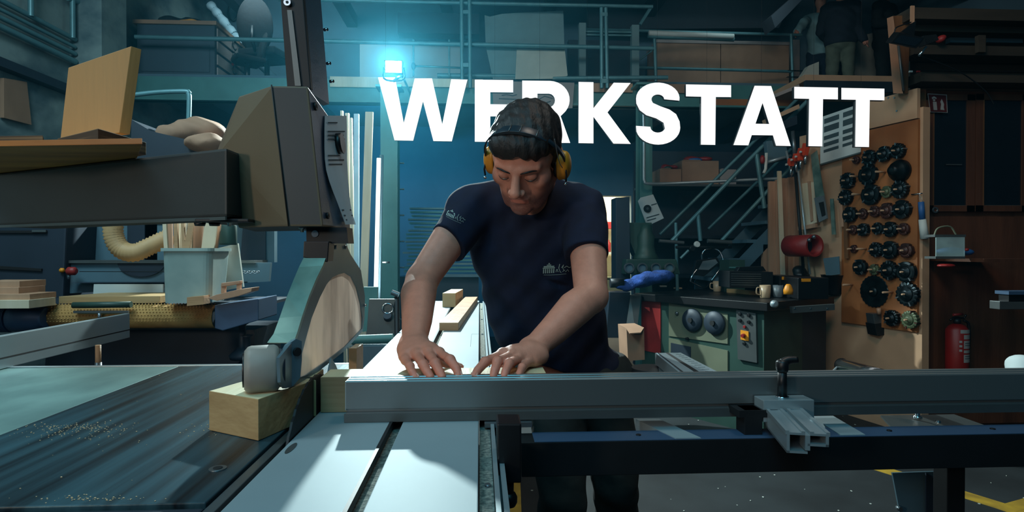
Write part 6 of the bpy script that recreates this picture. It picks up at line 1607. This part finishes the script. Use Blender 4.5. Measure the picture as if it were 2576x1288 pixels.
for k in range(6): Q(MB(), [(1840, 688 + k * 5.5), (1915, 689 + k * 5.5), (1915, 691 + k * 5.5), (1840, 690 + k * 5.5)], Yv - .004, .006).build('rib', MT['alu_dark'], vh)
Q(MB(), [(1860, 672), (1920, 670), (1928, 682), (1855, 682)], Yv + .05, .06).build('handle', MT['black'], vh, bevel=.003)
p0_, p1_ = on_top(1856, 738), on_top(1916, 744)
wblock('wood_offcut', [p0_, p1_, p1_ + ua * .1, p0_ + ua * .1], .032, bz + .001, [MT['birch'], MT['birch']], 'pale wood offcut lying between the mugs', 'offcut')
def tcase(x0, x1, y0, y1, Y, lab):
    t = thing('black_case', lab, 'case', V((W((x0 + x1) / 2, y1, Y).x, Y, bz)), 'black cases on the table')
    a, b = W(x0, y0, Y), W(x1, y1, Y); MB().mm((a.x, Y, bz + .001), (b.x, Y + .25, a.z)).build('case', MT['black'], t, bevel=.006)
    MB().mm(W(x0 + (x1 - x0) * .12, y0 + 2, Y - .006), W(x0 + (x1 - x0) * .12 + 15, y0 + 9, Y + .03)).build('latch', MT['amber'], t)
    return t
tcase(1962, 2010, 694, 745, 4.2, 'smaller black case with yellow latch right of the mugs'); tcase(2008, 2085, 699, 748, 4.0, 'wider black case with yellow latch in front of the bowl')
c = W(1983, 722, 3.98); MB().lathe(c + V((0, 0, -.05)), (0, 0, 1), [(.03, 0), (.032, .03), (.02, .06), (.012, .07)], 16).build('tape_measure', MT['amber'], None, label='small yellow tool between the grey mug and the black case', cat='tool')
p = on_top(2098, 742); mb = MB(); mb.lathe(p + V((0, 0, .001)), (0, 0, 1), [(.055, 0), (.06, .01), (.092, .15), (.098, .152), (.090, .15), (.05, .02), (.001, .02)], 28); mb.build('bowl', MT['black'], None, label='black plastic bowl at the right end of the black table', cat='bowl')
Q(MB(), [(1992, 772), (2100, 765), (2100, 780), (1994, 788)], 3.85, .03).build('steel_rail', MT['alu_dark'], bm_)
for x in (2000, 2040, 2082): c = W(x, 776, 3.845); MB().cyl(c, c + V((0, .01, 0)), .005, n=10).build('screw', MT['chrome'], bm_)
c = W(1944, 764, 3.7); MB().lathe(c, (0, -1, 0), [(.012, 0), (.024, .01), (.024, .03), (.012, .04)], 16).build('stop_knob', MT['alu'], bm_)
# clutter on the floor left of the machine
ct = thing('floor_carton', 'open brown carton on the floor beside the red panel', 'carton', W(1605, 905, 3.9))
Q(MB(), [(1576, 826), (1620, 824), (1622, 905), (1580, 908)], 4.0, .25).build('box', MT['card'], ct); MB().prism([W(1576, 826, 4.0), W(1620, 824, 4.0), W(1612, 836, 3.9), W(1584, 838, 3.9)], (0, 0, -.006)).build('flap', MT['card'], ct)
blob('paper_bag', [(dot3(WZ(1640, 985, .07)), (.08, .08, .07)), (dot3(WZ(1625, 985, .12)), (.06, .06, .10))], MT['card'], 'crumpled brown paper bag behind the mitre arm', 'bag', .009, .006)
MB().prism([W(1586, 742, 4.6), W(1613, 742, 4.6), W(1600, 850, 4.5), W(1572, 862, 4.5)], (0, .02, 0)).build('grey_panel', MT['alu_dark'], None, label='grey sheet leaning left of the red panel', cat='panel')

# ============================================================ RIGHT SIDE: tool wall
TP = V((2.82, 3.9, 0)); TA = V((-.247, .969, 0)).normalized(); TN = V((-TA.y, TA.x, 0))
ZU = V((0, 0, 1))
def tx(px, py, off=0): return WP(px, py, TP + TN * off, TN)
def tbox(a0, a1, z0, z1, o0, o1, mb=None):
    q = lambda a, o, z: V((TP.x, TP.y, 0)) + TA * a + TN * o + ZU * z
    return (mb or MB()).hexa([q(a0, o0, z0), q(a1, o0, z0), q(a1, o1, z0), q(a0, o1, z0)], [q(a0, o0, z1), q(a1, o0, z1), q(a1, o1, z1), q(a0, o1, z1)])
tw = thing('tool_wall', 'plywood tool wall with pegs for cutter heads', 'tool wall', (2.7, 4.3, 0))
ta = lambda px, py: (tx(px, py) - TP).dot(TA)
a_l, a_r = ta(2118, 500), ta(2308, 560)
pz0, pz1 = tx(2336, 840).z, tx(2287, 305).z
tbox(a_r - .02, ta(2006, 500), 0, 2.16, -.08, -.0195).build('backing', MT['osb_pale'], tw)
tbox(a_r, a_l, pz0, pz1, -.019, 0).build('peg_board', MT['osb'], tw)
tbox(a_r, ta(2165, 300), tx(2287, 302).z, tx(2287, 228).z, -.019, .008).build('top_board', MT['osb_pale'], tw)
for px, py in ((2235, 246), (2250, 246), (2256, 279)): c = tx(px, py, .008); MB().cyl(c, c + TN * .004, .006, n=8).build('screw', MT['steel'], tw)
ordr = 'top second third fourth fifth sixth seventh eighth lowest'.split()
rows = [[(2158, 403, 9, 'b', 0), (2193, 397, 18, 'k', 1), (2230, 388, 18, 'k', 0), (2265, 380, 18, 'k', 1)],
        [(2138, 455, 19, 'k', 1), (2190, 440, 24, 'k', 0), (2268, 430, 26, 'd', 0)],
        [(2133, 497, 18, 'k', 1), (2197, 490, 24, 'k', 0), (2235, 483, 14, 'g', 0), (2270, 477, 21, 'k', 1)],
        [(2144, 540, 18, 'k', 0), (2175, 538, 12, 'b', 1), (2205, 532, 13, 'b', 1), (2237, 530, 18, 'b', 0), (2275, 527, 22, 'k', 0)],
        [(2150, 578, 11, 'b', 0), (2178, 578, 15, 'k', 1), (2212, 575, 14, 'k', 0), (2246, 577, 18, 'k', 0), (2278, 576, 14, 'b', 0)],
        [(2152, 626, 9, 'b', 1), (2210, 628, 17, 'k', 1), (2245, 629, 21, 'k', 0), (2286, 630, 17, 'b', 0)],
        [(2170, 672, 18, 'k', 0), (2204, 678, 13, 'g', 1), (2243, 680, 22, 'k', 1), (2286, 684, 24, 'k', 0)],
        [(2200, 733, 38, 'disc', 0), (2290, 740, 28, 'k', 1)],
        [(2250, 800, 19, 'k', 1), (2296, 804, 21, 'g', 1)]]
for ri, row in enumerate(rows):
    for ci, (px, py, r, kd, tee) in enumerate(row):
        c = tx(px, py, .0); rr_ = r * c.y / FPX * 1.12; ax_ = TN
        look = {'b': 'small brown', 'k': 'dark steel', 'g': 'greenish', 'd': 'large domed dark', 'disc': 'very large flat dark'}[kd]
        pos = 'the only one' if len(row) == 1 else ['leftmost', 'second from the left', 'third from the left', 'fourth from the left', 'fifth from the left'][ci] if ci < len(row) - 1 else 'rightmost'
        t = thing('cutter_head', '%s cutter head, %s in the %s row of the peg board' % (look, pos, ordr[ri]), 'cutter head', c, 'cutter heads on the peg board')
        mt = MT[{'b': 'cutter_brown', 'g': 'cutter_green'}.get(kd, 'cutter')]
        MB().cyl(c, c + ax_ * (.075 if kd != 'disc' else .04), .006, n=8).build('peg', MT['osb_pale'], t)
        c = c + ax_ * .003
        if kd == 'disc':
            MB().lathe(c, ax_, [(rr_ * .98, 0), (rr_, .002), (rr_, .004), (rr_ * .98, .006)], 48, 24, .05).build('disc', mt, t); MB().lathe(c + ax_ * .006, ax_, [(rr_ * .3, 0), (rr_ * .28, .012), (.012, .014)], 20).build('hub', mt, t)
        elif kd == 'd':
            MB().lathe(c, ax_, [(rr_, 0), (rr_, .02), (rr_ * .8, .05), (rr_ * .45, .07), (rr_ * .4, .09), (.01, .09)], 26).build('dome', mt, t)
        else:
            h = .045 if r > 14 else .03
            MB().lathe(c, ax_, [(rr_ * .9, 0), (rr_, .004), (rr_, h * .7), (rr_ * .8, h * .8)], 48, 16 if tee else 4, .10 if tee else .16).build('cutter_body', mt, t)
            MB().lathe(c + ax_ * h * .8, ax_, [(rr_ * .62, 0), (rr_ * .58, .006), (rr_ * .42, .007), (rr_ * .38, .014), (.012, .014)], 18).build('collar', mt, t)
            nk = 4 if tee else 2
            for k in range(nk):
                an = 2 * PI * k / nk + ri * .7 + ci; dr_ = TA * math.cos(an) + ZU * math.sin(an); tn = TA * -math.sin(an) + ZU * math.cos(an)
                a_ = c + dr_ * rr_ * .72
                MB().hexa([a_ - tn * .004, a_ + dr_ * rr_ * .33 - tn * .004, a_ + dr_ * rr_ * .33 + tn * .004, a_ + tn * .004], [q + ax_ * h * .84 for q in (a_ - tn * .004, a_ + dr_ * rr_ * .33 - tn * .004, a_ + dr_ * rr_ * .33 + tn * .004, a_ + tn * .004)]).build('knife', MT['steel' if kd == 'k' else 'cutter_brown'], t)
for px, py in ((2228, 433), (2180, 626), (2246, 735), (2163, 444), (2168, 489), (2145, 716)):
    c = tx(px, py); MB().cyl(c, c + TN * .09, .007, n=8).build('peg', MT['osb_pale'], tw)
# wall chart
wc = thing('wall_chart', 'pale wall chart printed with grey text blocks on the tool wall', 'chart', tx(2110, 400))
qd = [(2066, 295), (2168, 260), (2166, 386), (2064, 416)]
MB().prism([tx(x, y, .012) for x, y in qd], TN * .004).build('sheet', MT['paper'], wc)
qq = [V(tx(x, y, .017)) for x, y in qd]
g = lambda u, v: qq[0].lerp(qq[1], u).lerp(qq[3].lerp(qq[2], u), v)
for u0, u1 in ((.08, .46), (.56, .94)):
    for v0, v1 in ((.06, .16), (.22, .34), (.42, .50), (.56, .64), (.70, .76)):
        MB().prism([g(u0, v0), g(u1, v0), g(u1, v1), g(u0, v1)], TN * .001).build('text_block', MT['ink'], wc)
MB().prism([g(0, .97), g(1, .97), g(1, 1.0), g(0, 1.0)], TN * .006).build('bottom_strip', MT['alu_dark'], wc)
# standing boards
for k, (x0, x1, yt, lab) in enumerate([(1934, 1952, 456, 'leftmost brown board of the upright row by the stairs'), (1952, 1966, 452, 'second brown board of the upright row by the stairs'), (1966, 1983, 448, 'middle brown board of the upright row'),
        (1983, 1997, 446, 'fourth brown board of the upright row'), (1997, 2012, 444, 'rightmost brown board of the upright row, next to the steel bars')]):
    Y = 5.0 - .02 * k; a, b = W(x0 + 1, yt, Y), W(x1 - 1, yt, Y); c, d = W(x0 + 3, 760, Y), W(x1 + 8, 760, Y); c.z = d.z = .0
    MB().hexa([c, d, d + V((0, .03, 0)), c + V((0, .03, 0))], [a, b, b + V((0, .03, 0)), a + V((0, .03, 0))]).build('upright_board', MT['pine_warm'], None, bevel=.002, label=lab, cat='board', group='boards standing by the stairs')
a, b = W(1957, 430, 4.93), W(1966, 430, 4.93); c, d = W(1972, 700, 4.9), W(1982, 700, 4.9); c.z = d.z = .5
MB().hexa([c, d, d + V((0, .02, 0)), c + V((0, .02, 0))], [a, b, b + V((0, .02, 0)), a + V((0, .02, 0))]).build('thin_batten', MT['pine'], None, label='thin pale batten standing in front of the brown boards', cat='batten')
MB().mm(W(1920, 615, 5.1) , V((W(1938, 615, 5.1).x, 5.14, .0))).build('short_board', MT['pine_warm'], None, label='short board left of the upright row', cat='board')
# steel bars and clamps hanging
for k, (x0, y0, x1, y1, r, m, lab) in enumerate([(2000, 425, 2022, 690, .012, 'steel_dark', 'dark steel bar hanging right of the brown boards'), (2008, 430, 2038, 690, .008, 'alu', 'pale steel bar hanging next to the dark one'), (1978, 380, 1992, 440, .01, 'alu', 'short pale pipe above the brown boards')]):
    MB().tube([tx(x0, y0, .06), tx(x1, y1, .06)], r, 8).build('steel_bar', MT[m], None, label=lab, cat='bar')
oc = thing('bar_clamps', 'bar clamps with bright orange jaws hanging on the tool wall', 'clamp', tx(2010, 395, .06))
for k, (x, y) in enumerate(((1990, 408), (2003, 396), (2014, 388), (2026, 376))):
    c = tx(x, y, .08); MB().box(c, (.04, .05, .09 if k > 1 else .055), Matrix.Rotation(.4, 3, 'X')).build('jaw', MT['orange'], oc, bevel=.005)
    MB().tube([c + V((0, 0, -.03)), c + V((0, .0, -.12))], .009, 8).build('spindle', MT['chrome'], oc); 
    MB().cyl(c + V((-.03, 0, -.02)), c + V((-.045, 0, -.02)), .009, n=10).build('screw', MT['plate_white'], oc)
MB().tube([tx(1994, 330, .06), tx(2000, 400, .06)], .015, 8).build('bar', MT['steel'], oc)
ms = thing('mitre_box', 'pale machine part with a red grip hanging above the boards', 'tool', W(1935, 440, 4.9))
Q(MB(), [(1928, 355), (1975, 350), (1985, 400), (1935, 412)], 4.95, .06).build('plate', MT['machine_teal'], ms, bevel=.003); MB().tube([W(1930, 408, 4.93), W(1990, 392, 4.93)], .014, 8).build('bar', MT['alu'], ms)
c = W(1918, 412, 4.9); MB().lathe(c, (0, 0, 1), [(.012, 0), (.02, .02), (.02, .05), (.01, .07)], 12).build('grip', MT['red'], ms); MB().tube([W(1928, 385, 4.9), W(1926, 425, 4.9), W(1921, 436, 4.9)], .013, 8).build('lever', MT['plate_white'], ms)
hs_ = thing('hand_saw', 'greenish saw blade with a pale handle hanging on the tool wall', 'saw', tx(2065, 500))
MB().prism([tx(x, y, .03) for x, y in ((2040, 390), (2056, 378), (2072, 480), (2075, 493), (2052, 498))], TN * .003).build('blade', MT['guard_green'], hs_)
MB().prism([tx(x, y, .035) for x, y in ((2052, 498), (2075, 492), (2084, 550), (2064, 560))], TN * .018).build('handle', MT['mug_grey'], hs_, bevel=.003)
MB().prism([tx(x, y, .056) for x, y in ((2060, 510), (2072, 507), (2077, 540), (2068, 545))], TN * .002).build('handle_hole', MT['groove'], hs_)
lv_ = thing('wooden_jig', 'pale wooden jig with a dark slot beside the hand saw', 'jig', tx(2040, 560))
MB().prism([tx(x, y, .02) for x, y in ((2020, 462), (2050, 458), (2056, 560), (2022, 572))], TN * .012).build('board', MT['pine'], lv_)
MB().prism([tx(x, y, .034) for x, y in ((2033, 456), (2039, 456), (2046, 555), (2041, 558))], TN * .008).build('slot_bar', MT['pine_warm'], lv_); MB().prism([tx(x, y, .034) for x, y in ((2012, 570), (2056, 562), (2057, 572), (2012, 580))], TN * .02).build('foot', MT['pine_warm'], lv_)
rb_ = thing('red_canister', 'red drum shaped tool hanging on the tool wall', 'tool', tx(2070, 620))
c = tx(2050, 618, .14); MB().cyl(c, c + TA * .26, .085, n=24, hole=.07).build('drum', MT['red_dark'], rb_); MB().cyl(c + TA * .1, c + TA * .25, .078, n=24).build('core', MT['machine_dark'], rb_)
for x, y in ((2038, 604), (2050, 596)): p = tx(x, y, .2); MB().lathe(p, (-1, 0, 0), [(.014, 0), (.016, .01), (.008, .02)], 12).build('knob', MT['steel'], rb_)
MB().prism([tx(x, y, .05) for x, y in ((2072, 650), (2112, 645), (2114, 690), (2080, 694))], TN * .006).build('plate', MT['machine_teal'], rb_)
for k, (x, y0, y1, m) in enumerate([(2090, 500, 590, 'guard_green'), (2112, 505, 570, 'pine_warm'), (2122, 500, 650, 'cupboard_edge')]):
    MB().prism([tx(x, y0, .02), tx(x + 8, y0, .02), tx(x + 14, y1, .02), tx(x + 5, y1, .02)], TN * .01).build('thin_strip', MT[m], None, label=['greenish ruler hanging right of the hand saw', 'short wooden strip left of the peg board', 'long brown strip along the left edge of the peg board'][k], cat='strip')
dk = blob('angle_grinder', [(dot3(tx(2010, 680, .03)), (.05, .05, .04)), (dot3(tx(2016, 692, .03)), (.06, .05, .03))], MT['black'], 'dark rounded tool at the foot of the brown boards', 'tool', .009)
# small vice below the right end of the bench
vc = thing('bench_vice', 'small steel vice below the right end of the black table', 'vice', W(2210, 840, 4.0))
Q(MB(), [(2196, 790), (2222, 788), (2226, 812), (2200, 815)], 4.0, .08).build('jaw', MT['steel'], vc, bevel=.003); Q(MB(), [(2200, 815), (2232, 812), (2240, 842), (2206, 845)], 4.0, .1).build('body', MT['steel_dark'], vc, bevel=.003)
MB().tube([W(2212, 790, 3.98), W(2210, 775, 3.98)], .014, 10).build('screw', MT['pine_warm'], vc)
# hanging brush
hb = thing('hanging_brush', 'blue and white cylindrical brush hanging beside the peg board', 'brush', W(2325, 560, 3.72))
MB().cyl(W(2317, 508, 3.72), W(2320, 552, 3.72), .0175, n=16).build('blue_handle', MT['blue'], hb); MB().cyl(W(2320, 552, 3.72), W(2326, 600, 3.72), .021, .026, n=16).build('white_head', MT['plate_white'], hb)
MB().tube([W(2313, 508, 3.72), W(2312, 486, 3.72), W(2321, 508, 3.72)], .0015, 5).build('string', MT['plate_white'], hb); c = W(2311, 488, 3.74); MB().tube([c + V((-.02, .04, 0)), c + V((.01, -.02, .002))], .004, 6).build('hook', MT['chrome'], hb)
# post and boards framing the dark corner
fp_ = thing('timber_post', 'light timber post rising beside the spotlight', 'post', W(2270, 240, 3.75))
MB().hexa([W(2247, 235, 3.75), W(2272, 235, 3.75), W(2272, 235, 3.85), W(2247, 235, 3.85)], [W(2231, 46, 3.75), W(2247, 40, 3.75), W(2247, 40, 3.85), W(2231, 46, 3.85)]).build('post', MT['pine_warm'], fp_)
MB().hexa([W(2272, 235, 3.78), W(2284, 235, 3.78), W(2284, 235, 3.86), W(2272, 235, 3.86)], [W(2247, 40, 3.78), W(2290, 38, 3.78), W(2290, 38, 3.86), W(2247, 40, 3.86)]).build('side_board', MT['cupboard_edge'], fp_)
MB().tube([W(2260, 115, 3.74), W(2273, 228, 3.74)], .008, 8).build('conduit', MT['alu_dark'], fp_)
# storage loft beams
lo_ = thing('storage_loft', 'dark timber loft shelf at upper right above the cupboard', 'loft', W(2430, 230, 3.7))
MB().mm(W(2292, 18, 3.7), W(2700, 78, 3.85)).build('beam', MT['loft'], lo_); MB().mm(W(2292, 14, 3.69), W(2298, 60, 3.70)).build('beam_edge', MT['pine_warm'], lo_)
MB().mm(W(2302, 78, 3.8), W(2700, 90, 3.95)).build('rail', MT['loft'], lo_)
MB().mm(W(2300, 112, 3.75), W(2700, 162, 3.9)).build('shelf_front', MT['loft'], lo_); MB().mm(W(2318, 180, 3.72), W(2700, 228, 3.88)).build('shelf_front', MT['loft'], lo_)
MB().mm(W(2318, 176, 3.70), W(2700, 186, 3.72)).build('dark_rod', MT['black'], lo_)
MB().mm(W(2290, 60, 3.95), W(2700, 240, 3.99)).build('back_panel', MT['loft'], lo_)
MB().mm(W(2462, 88, 3.7), W(2470, 135, 3.73)).build('strut', MT['loft'], lo_)
for k, (x0, x1) in enumerate([(2390, 2455), (2482, 2560)]): MB().mm(W(x0, 90, 3.9), W(x1, 113, 3.94)).build('paper_stack', MT['machine_teal'], None, label=['pale stack on the loft left of its strut', 'pale stack on the loft right of its strut'][k], cat='stack')
for x in (2291, 2310): c = W(x, 180, 3.70); MB().box(c, (.02, .01, .01)).build('bolt_head', MT['plate_white' if x < 2300 else 'red_dark'], lo_)
MB().tube(arc([W(2312, 140, 3.66), W(2380, 165, 3.66), W(2430, 190, 3.66), W(2480, 230, 3.66), W(2500, 262, 3.66)], 4), .004, 6).build('cable', MT['black'], lo_, fix=False)
# unlit flood light on that beam
sp_ = thing('spotlight', 'unlit black spotlight tilted down on the timber post', 'spotlight', W(2300, 110, 3.5))
MB().prism([W(2240, 108, 3.5), W(2262, 81, 3.5), W(2327, 95, 3.5), W(2306, 122, 3.5)], (.0, .05, .02)).build('housing', MT['black'], sp_, bevel=.003)
MB().prism([W(2247, 106, 3.497), W(2266, 88, 3.497), W(2322, 98, 3.497), W(2302, 116, 3.497)], (0, .002, 0)).build('lens', MT['glass_dark'], sp_)
MB().prism([W(2268, 80, 3.54), W(2305, 52, 3.54), W(2300, 90, 3.54)], (0, .03, 0)).build('hood', MT['black'], sp_)
MB().tube(arc([W(2250, 80, 3.6), W(2254, 70, 3.6), W(2270, 63, 3.6), W(2292, 56, 3.6)], 4), .004, 6).build('cable', MT['black'], sp_, fix=False)
MB().px([(2322, 90), (2355, 86), (2362, 100), (2330, 112)], 3.55, .06).build('bracket', MT['steel_dark'], sp_); MB().tube([W(2330, 118, 3.5), W(2312, 140, 3.5)], .008, 8).build('wing_screw', MT['chrome'], sp_)
blob('red_tool', [(dot3(W(2365, 100, 3.72)), (.022, .03, .022)), (dot3(W(2372, 94, 3.72)), (.012, .02, .01))], MT['red_dark'], 'small red tool stored beside the spotlight', 'tool', .006)
# cupboard with glass doors
cb = thing('glass_cupboard', 'dark brown cupboard with tall glass doors at right', 'cupboard', W(2440, 520, 3.6))
cY = 3.86
MB().mm((W(2318, 232, cY).x, cY + .03, 0), (W(2720, 232, cY).x, cY + .40, W(2400, 226, cY).z)).build('carcass', MT['cupboard'], cb)
MB().mm((W(2310, 232, cY).x, cY + .0, 0), (W(2330, 232, cY).x, cY + .41, W(2400, 226, cY).z)).build('side_panel', MT['cupboard_edge'], cb)
for x0, x1 in ((2330, 2452), (2456, 2590)):
    d0, d1 = W(x0, 236, cY), W(x1, 532, cY); zt_, zb__ = d0.z, d1.z
    dr = MB().mm((d0.x, cY, zb__), (d0.x + .055, cY + .025, zt_)).mm((d1.x - .055, cY, zb__), (d1.x, cY + .025, zt_)).mm((d0.x, cY, zb__), (d1.x, cY + .025, zb__ + .04)).mm((d0.x, cY, zt_ - .04), (d1.x, cY + .025, zt_)).build('door', MT['cupboard'], cb)
    MB().mm((d0.x + .053, cY + .010, zb__ + .035), (d1.x - .053, cY + .014, zt_ - .035)).build('glass_pane', MT['glass_dark'], dr)
    MB().mm((d0.x + .05, cY + .004, zb__ + .038), (d1.x - .05, cY + .010, zb__ + .043)).build('glazing_bead', MT['alu_dark'], dr)
    MB().mm((d0.x + .05, cY - .002, zb__ + .04), (d0.x + .058, cY + .01, zt_ - .04)).build('edge_strip', MT['cupboard_edge'], dr)
c = W(2354, 528, cY - .01); MB().cyl(c, c + V((0, .02, 0)), .02, n=20, hole=.012).build('ring_pull', MT['steel'], cb)
MB().mm((W(2335, 550, cY).x, cY + .005, .05), (W(2700, 550, cY).x, cY + .03, W(2400, 545, cY).z)).build('lower_panel', MT['cupboard'], cb)
MB().px([(2262, 226), (2315, 226), (2335, 880), (2318, 880), (2300, 232)], 3.90, .03).build('dark_gap_board', MT['cupboard'], cb)
MB().px([(2290, 232), (2312, 226), (2334, 330), (2318, 332)], 3.84, .02).build('corner_strip', MT['cupboard_edge'], cb)
c = W(2400, 414, cY - .0); MB().box(c, (.11, .004, .006)).build('shelf_edge', MT['alu_dark'], cb)
# fire extinguisher sign and extinguisher
sgn = thing('extinguisher_sign', 'small dark red fire extinguisher sign at the top of the cupboard', 'sign', W(2358, 284, cY - .02))
MB().px([(2334, 235), (2382, 238), (2384, 284), (2340, 282)], cY - .012, .003).build('border', MT['sign_white'], sgn); MB().px([(2336, 237), (2380, 240), (2382, 282), (2342, 280)], cY - .016, .003).build('red_field', MT['sign_red'], sgn)
Ys_ = cY - .019
MB().px([(2347, 256), (2356, 256), (2358, 277), (2349, 277)], Ys_, .002).build('extinguisher_symbol', MT['sign_white'], sgn); MB().px([(2344, 245), (2350, 242), (2356, 246), (2356, 249), (2350, 247), (2346, 250)], Ys_, .002).build('hose_symbol', MT['sign_white'], sgn)
MB().prism([W(2350 + 3 * math.cos(a), 252 + 3 * math.sin(a), Ys_) for a in [2 * PI * i / 10 for i in range(10)]], (0, .002, 0)).build('valve_symbol', MT['sign_white'], sgn)
MB().px([(2366, 276), (2368, 262), (2366, 256), (2369, 249), (2372, 255), (2375, 262), (2374, 270), (2376, 277)], Ys_, .002).build('flame_symbol', MT['sign_white'], sgn)
fe = thing('fire_extinguisher', 'red fire extinguisher with a white label at lower right', 'fire extinguisher', W(2408, 960, 3.78))
fc = W(2408, 830, 3.78); fb = W(2408, 965, 3.78).z; ft_ = W(2408, 814, 3.78).z
MB().lathe((fc.x, 3.78, fb), (0, 0, 1), [(.058, 0), (.066, .01), (.066, ft_ - fb - .04), (.045, ft_ - fb - .012), (.02, ft_ - fb)], 28).build('cylinder', MT['red'], fe)
MB().lathe((fc.x, 3.78, ft_), (0, 0, 1), [(.02, 0), (.022, .02), (.015, .035)], 14).build('valve', MT['steel_dark'], fe)
MB().tube(arc([W(2390, 806, 3.78), W(2402, 798, 3.78), W(2424, 800, 3.78), W(2430, 792, 3.77)], 3), .007, 8).build('lever', MT['black'], fe); MB().tube([W(2398, 792, 3.78), W(2422, 790, 3.78)], .008, 8).build('grip', MT['red_dark'], fe)
MB().tube(arc([W(2424, 806, 3.77), W(2436, 815, 3.77), W(2438, 850, 3.77), W(2434, 900, 3.77)], 4), .009, 8).build('hose', MT['black'], fe)
def band_(a0, a1, z0, z1, nm, m, r=.0668):
    vs = []; n = 8
    for z in (z0, z1):
        for i in range(n + 1): a = math.radians(a0 + (a1 - a0) * i / n); vs.append(V((fc.x + r * math.cos(a), 3.78 + r * math.sin(a), z)))
    mb = MB(); mb.add(vs, [(i, i + 1, n + 2 + i, n + 1 + i) for i in range(n)], True); return mb.build(nm, MT[m], fe, fix=False)
for y0, y1, a0, a1 in ((848, 858, 245, 320), (862, 874, 262, 322), (878, 900, 262, 322), (904, 912, 262, 322), (916, 938, 262, 322)):
    band_(a0, a1, W(0, y1, 3.72).z, W(0, y0, 3.72).z, 'label', 'sign_white')
for y0 in (884, 890, 920, 926): band_(268, 318, W(0, y0 + 2, 3.72).z, W(0, y0, 3.72).z, 'label_print', 'ink', .0673)
for y0 in (878, 890, 902): band_(240, 254, W(0, y0 + 6, 3.72).z, W(0, y0, 3.72).z, 'label', 'sign_white')
# crate on the cupboard front
cr = thing('tool_crate', 'clear plastic crate with blue and red tools in front of the cupboard', 'crate', W(2395, 652, 3.45))
Q(MB(), [(2352, 590), (2430, 590), (2430, 596), (2352, 596)], 3.42, .09).build('rim', MT['alu_dark'], cr); Q(MB(), [(2354, 645), (2428, 645), (2428, 651), (2354, 651)], 3.42, .09).build('base', MT['alu_dark'], cr)
Q(MB(), [(2355, 596), (2427, 596), (2427, 646), (2355, 646)], 3.421, .006).build('front_wall', MT['plastic_clear'], cr)
MB().tube(arc([W(2350, 592, 3.5), W(2360, 574, 3.5), (W(2390, 570, 3.5)), W(2405, 590, 3.5)], 4), .005, 8).build('handle', MT['machine_cream'], cr, fix=False)
MB().mm((W(2330, 655, cY).x, 3.4, W(0, 662, 3.4).z), (W(2460, 655, cY).x, cY - .0, W(0, 653, 3.4).z)).build('shelf', MT['cupboard'], cb)
blob('blue_cloth', [(dot3(W(2385, 632, 3.5)), (.07, .05, .022)), (dot3(W(2420, 634, 3.5)), (.07, .04, .02))], MT['blue'], 'blue tool lying in the clear crate', 'tool', .008, .004)
blob('red_spool', [(dot3(W(2380, 668, 3.45)), (.05, .04, .012))], MT['red_dark'], 'dim red tool lying under the clear crate shelf', 'tool', .006)
blob('bottle_cap', [(dot3(W(2432, 628, 3.42)), (.012, .012, .01))], MT['red'], 'tiny red cap at the right end of the clear crate', 'cap', .004)
# monitor-like panel at right edge
pn_ = thing('laptop', 'dark laptop lying on a bracket at the right picture edge', 'laptop', W(2560, 770, 2.9))
MB().mm(W(2515, 758, 2.8), W(2640, 775, 2.86)).build('bracket', MT['alu_dark'], pn_, bevel=.003); MB().mm(W(2538, 738, 2.8), W(2640, 757, 2.86)).build('base', MT['black'], pn_, bevel=.003); MB().mm(W(2538, 733, 2.79), W(2640, 738, 2.87)).build('lid', MT['machine_blue'], pn_)
blob('white_rag', [(dot3(W(2572, 918, 1.9)), (.03, .05, .03)), (dot3(W(2585, 930, 1.9)), (.06, .06, .03))], MT['paper'], 'pale rag at the right picture edge behind the fence', 'rag', .008, .004)

# dusty air of the hall, lit by the flood lamp
if HAZE:
    m = bpy.data.materials.new('dusty_air'); m.use_nodes = True; nt = m.node_tree
    nt.nodes.clear(); o_ = nt.nodes.new('ShaderNodeOutputMaterial'); v_ = nt.nodes.new('ShaderNodeVolumeScatter')
    v_.inputs['Color'].default_value = (.10, .68, 1, 1); v_.inputs['Density'].default_value = .007; v_.inputs['Anisotropy'].default_value = .55
    nt.links.new(v_.outputs[0], o_.inputs['Volume'])
    hz_ = MB().mm((XL + .01, 2.3, .01), (5.95, BACK - .02, 5.15)).build('dusty_air', m, None, kind='structure')
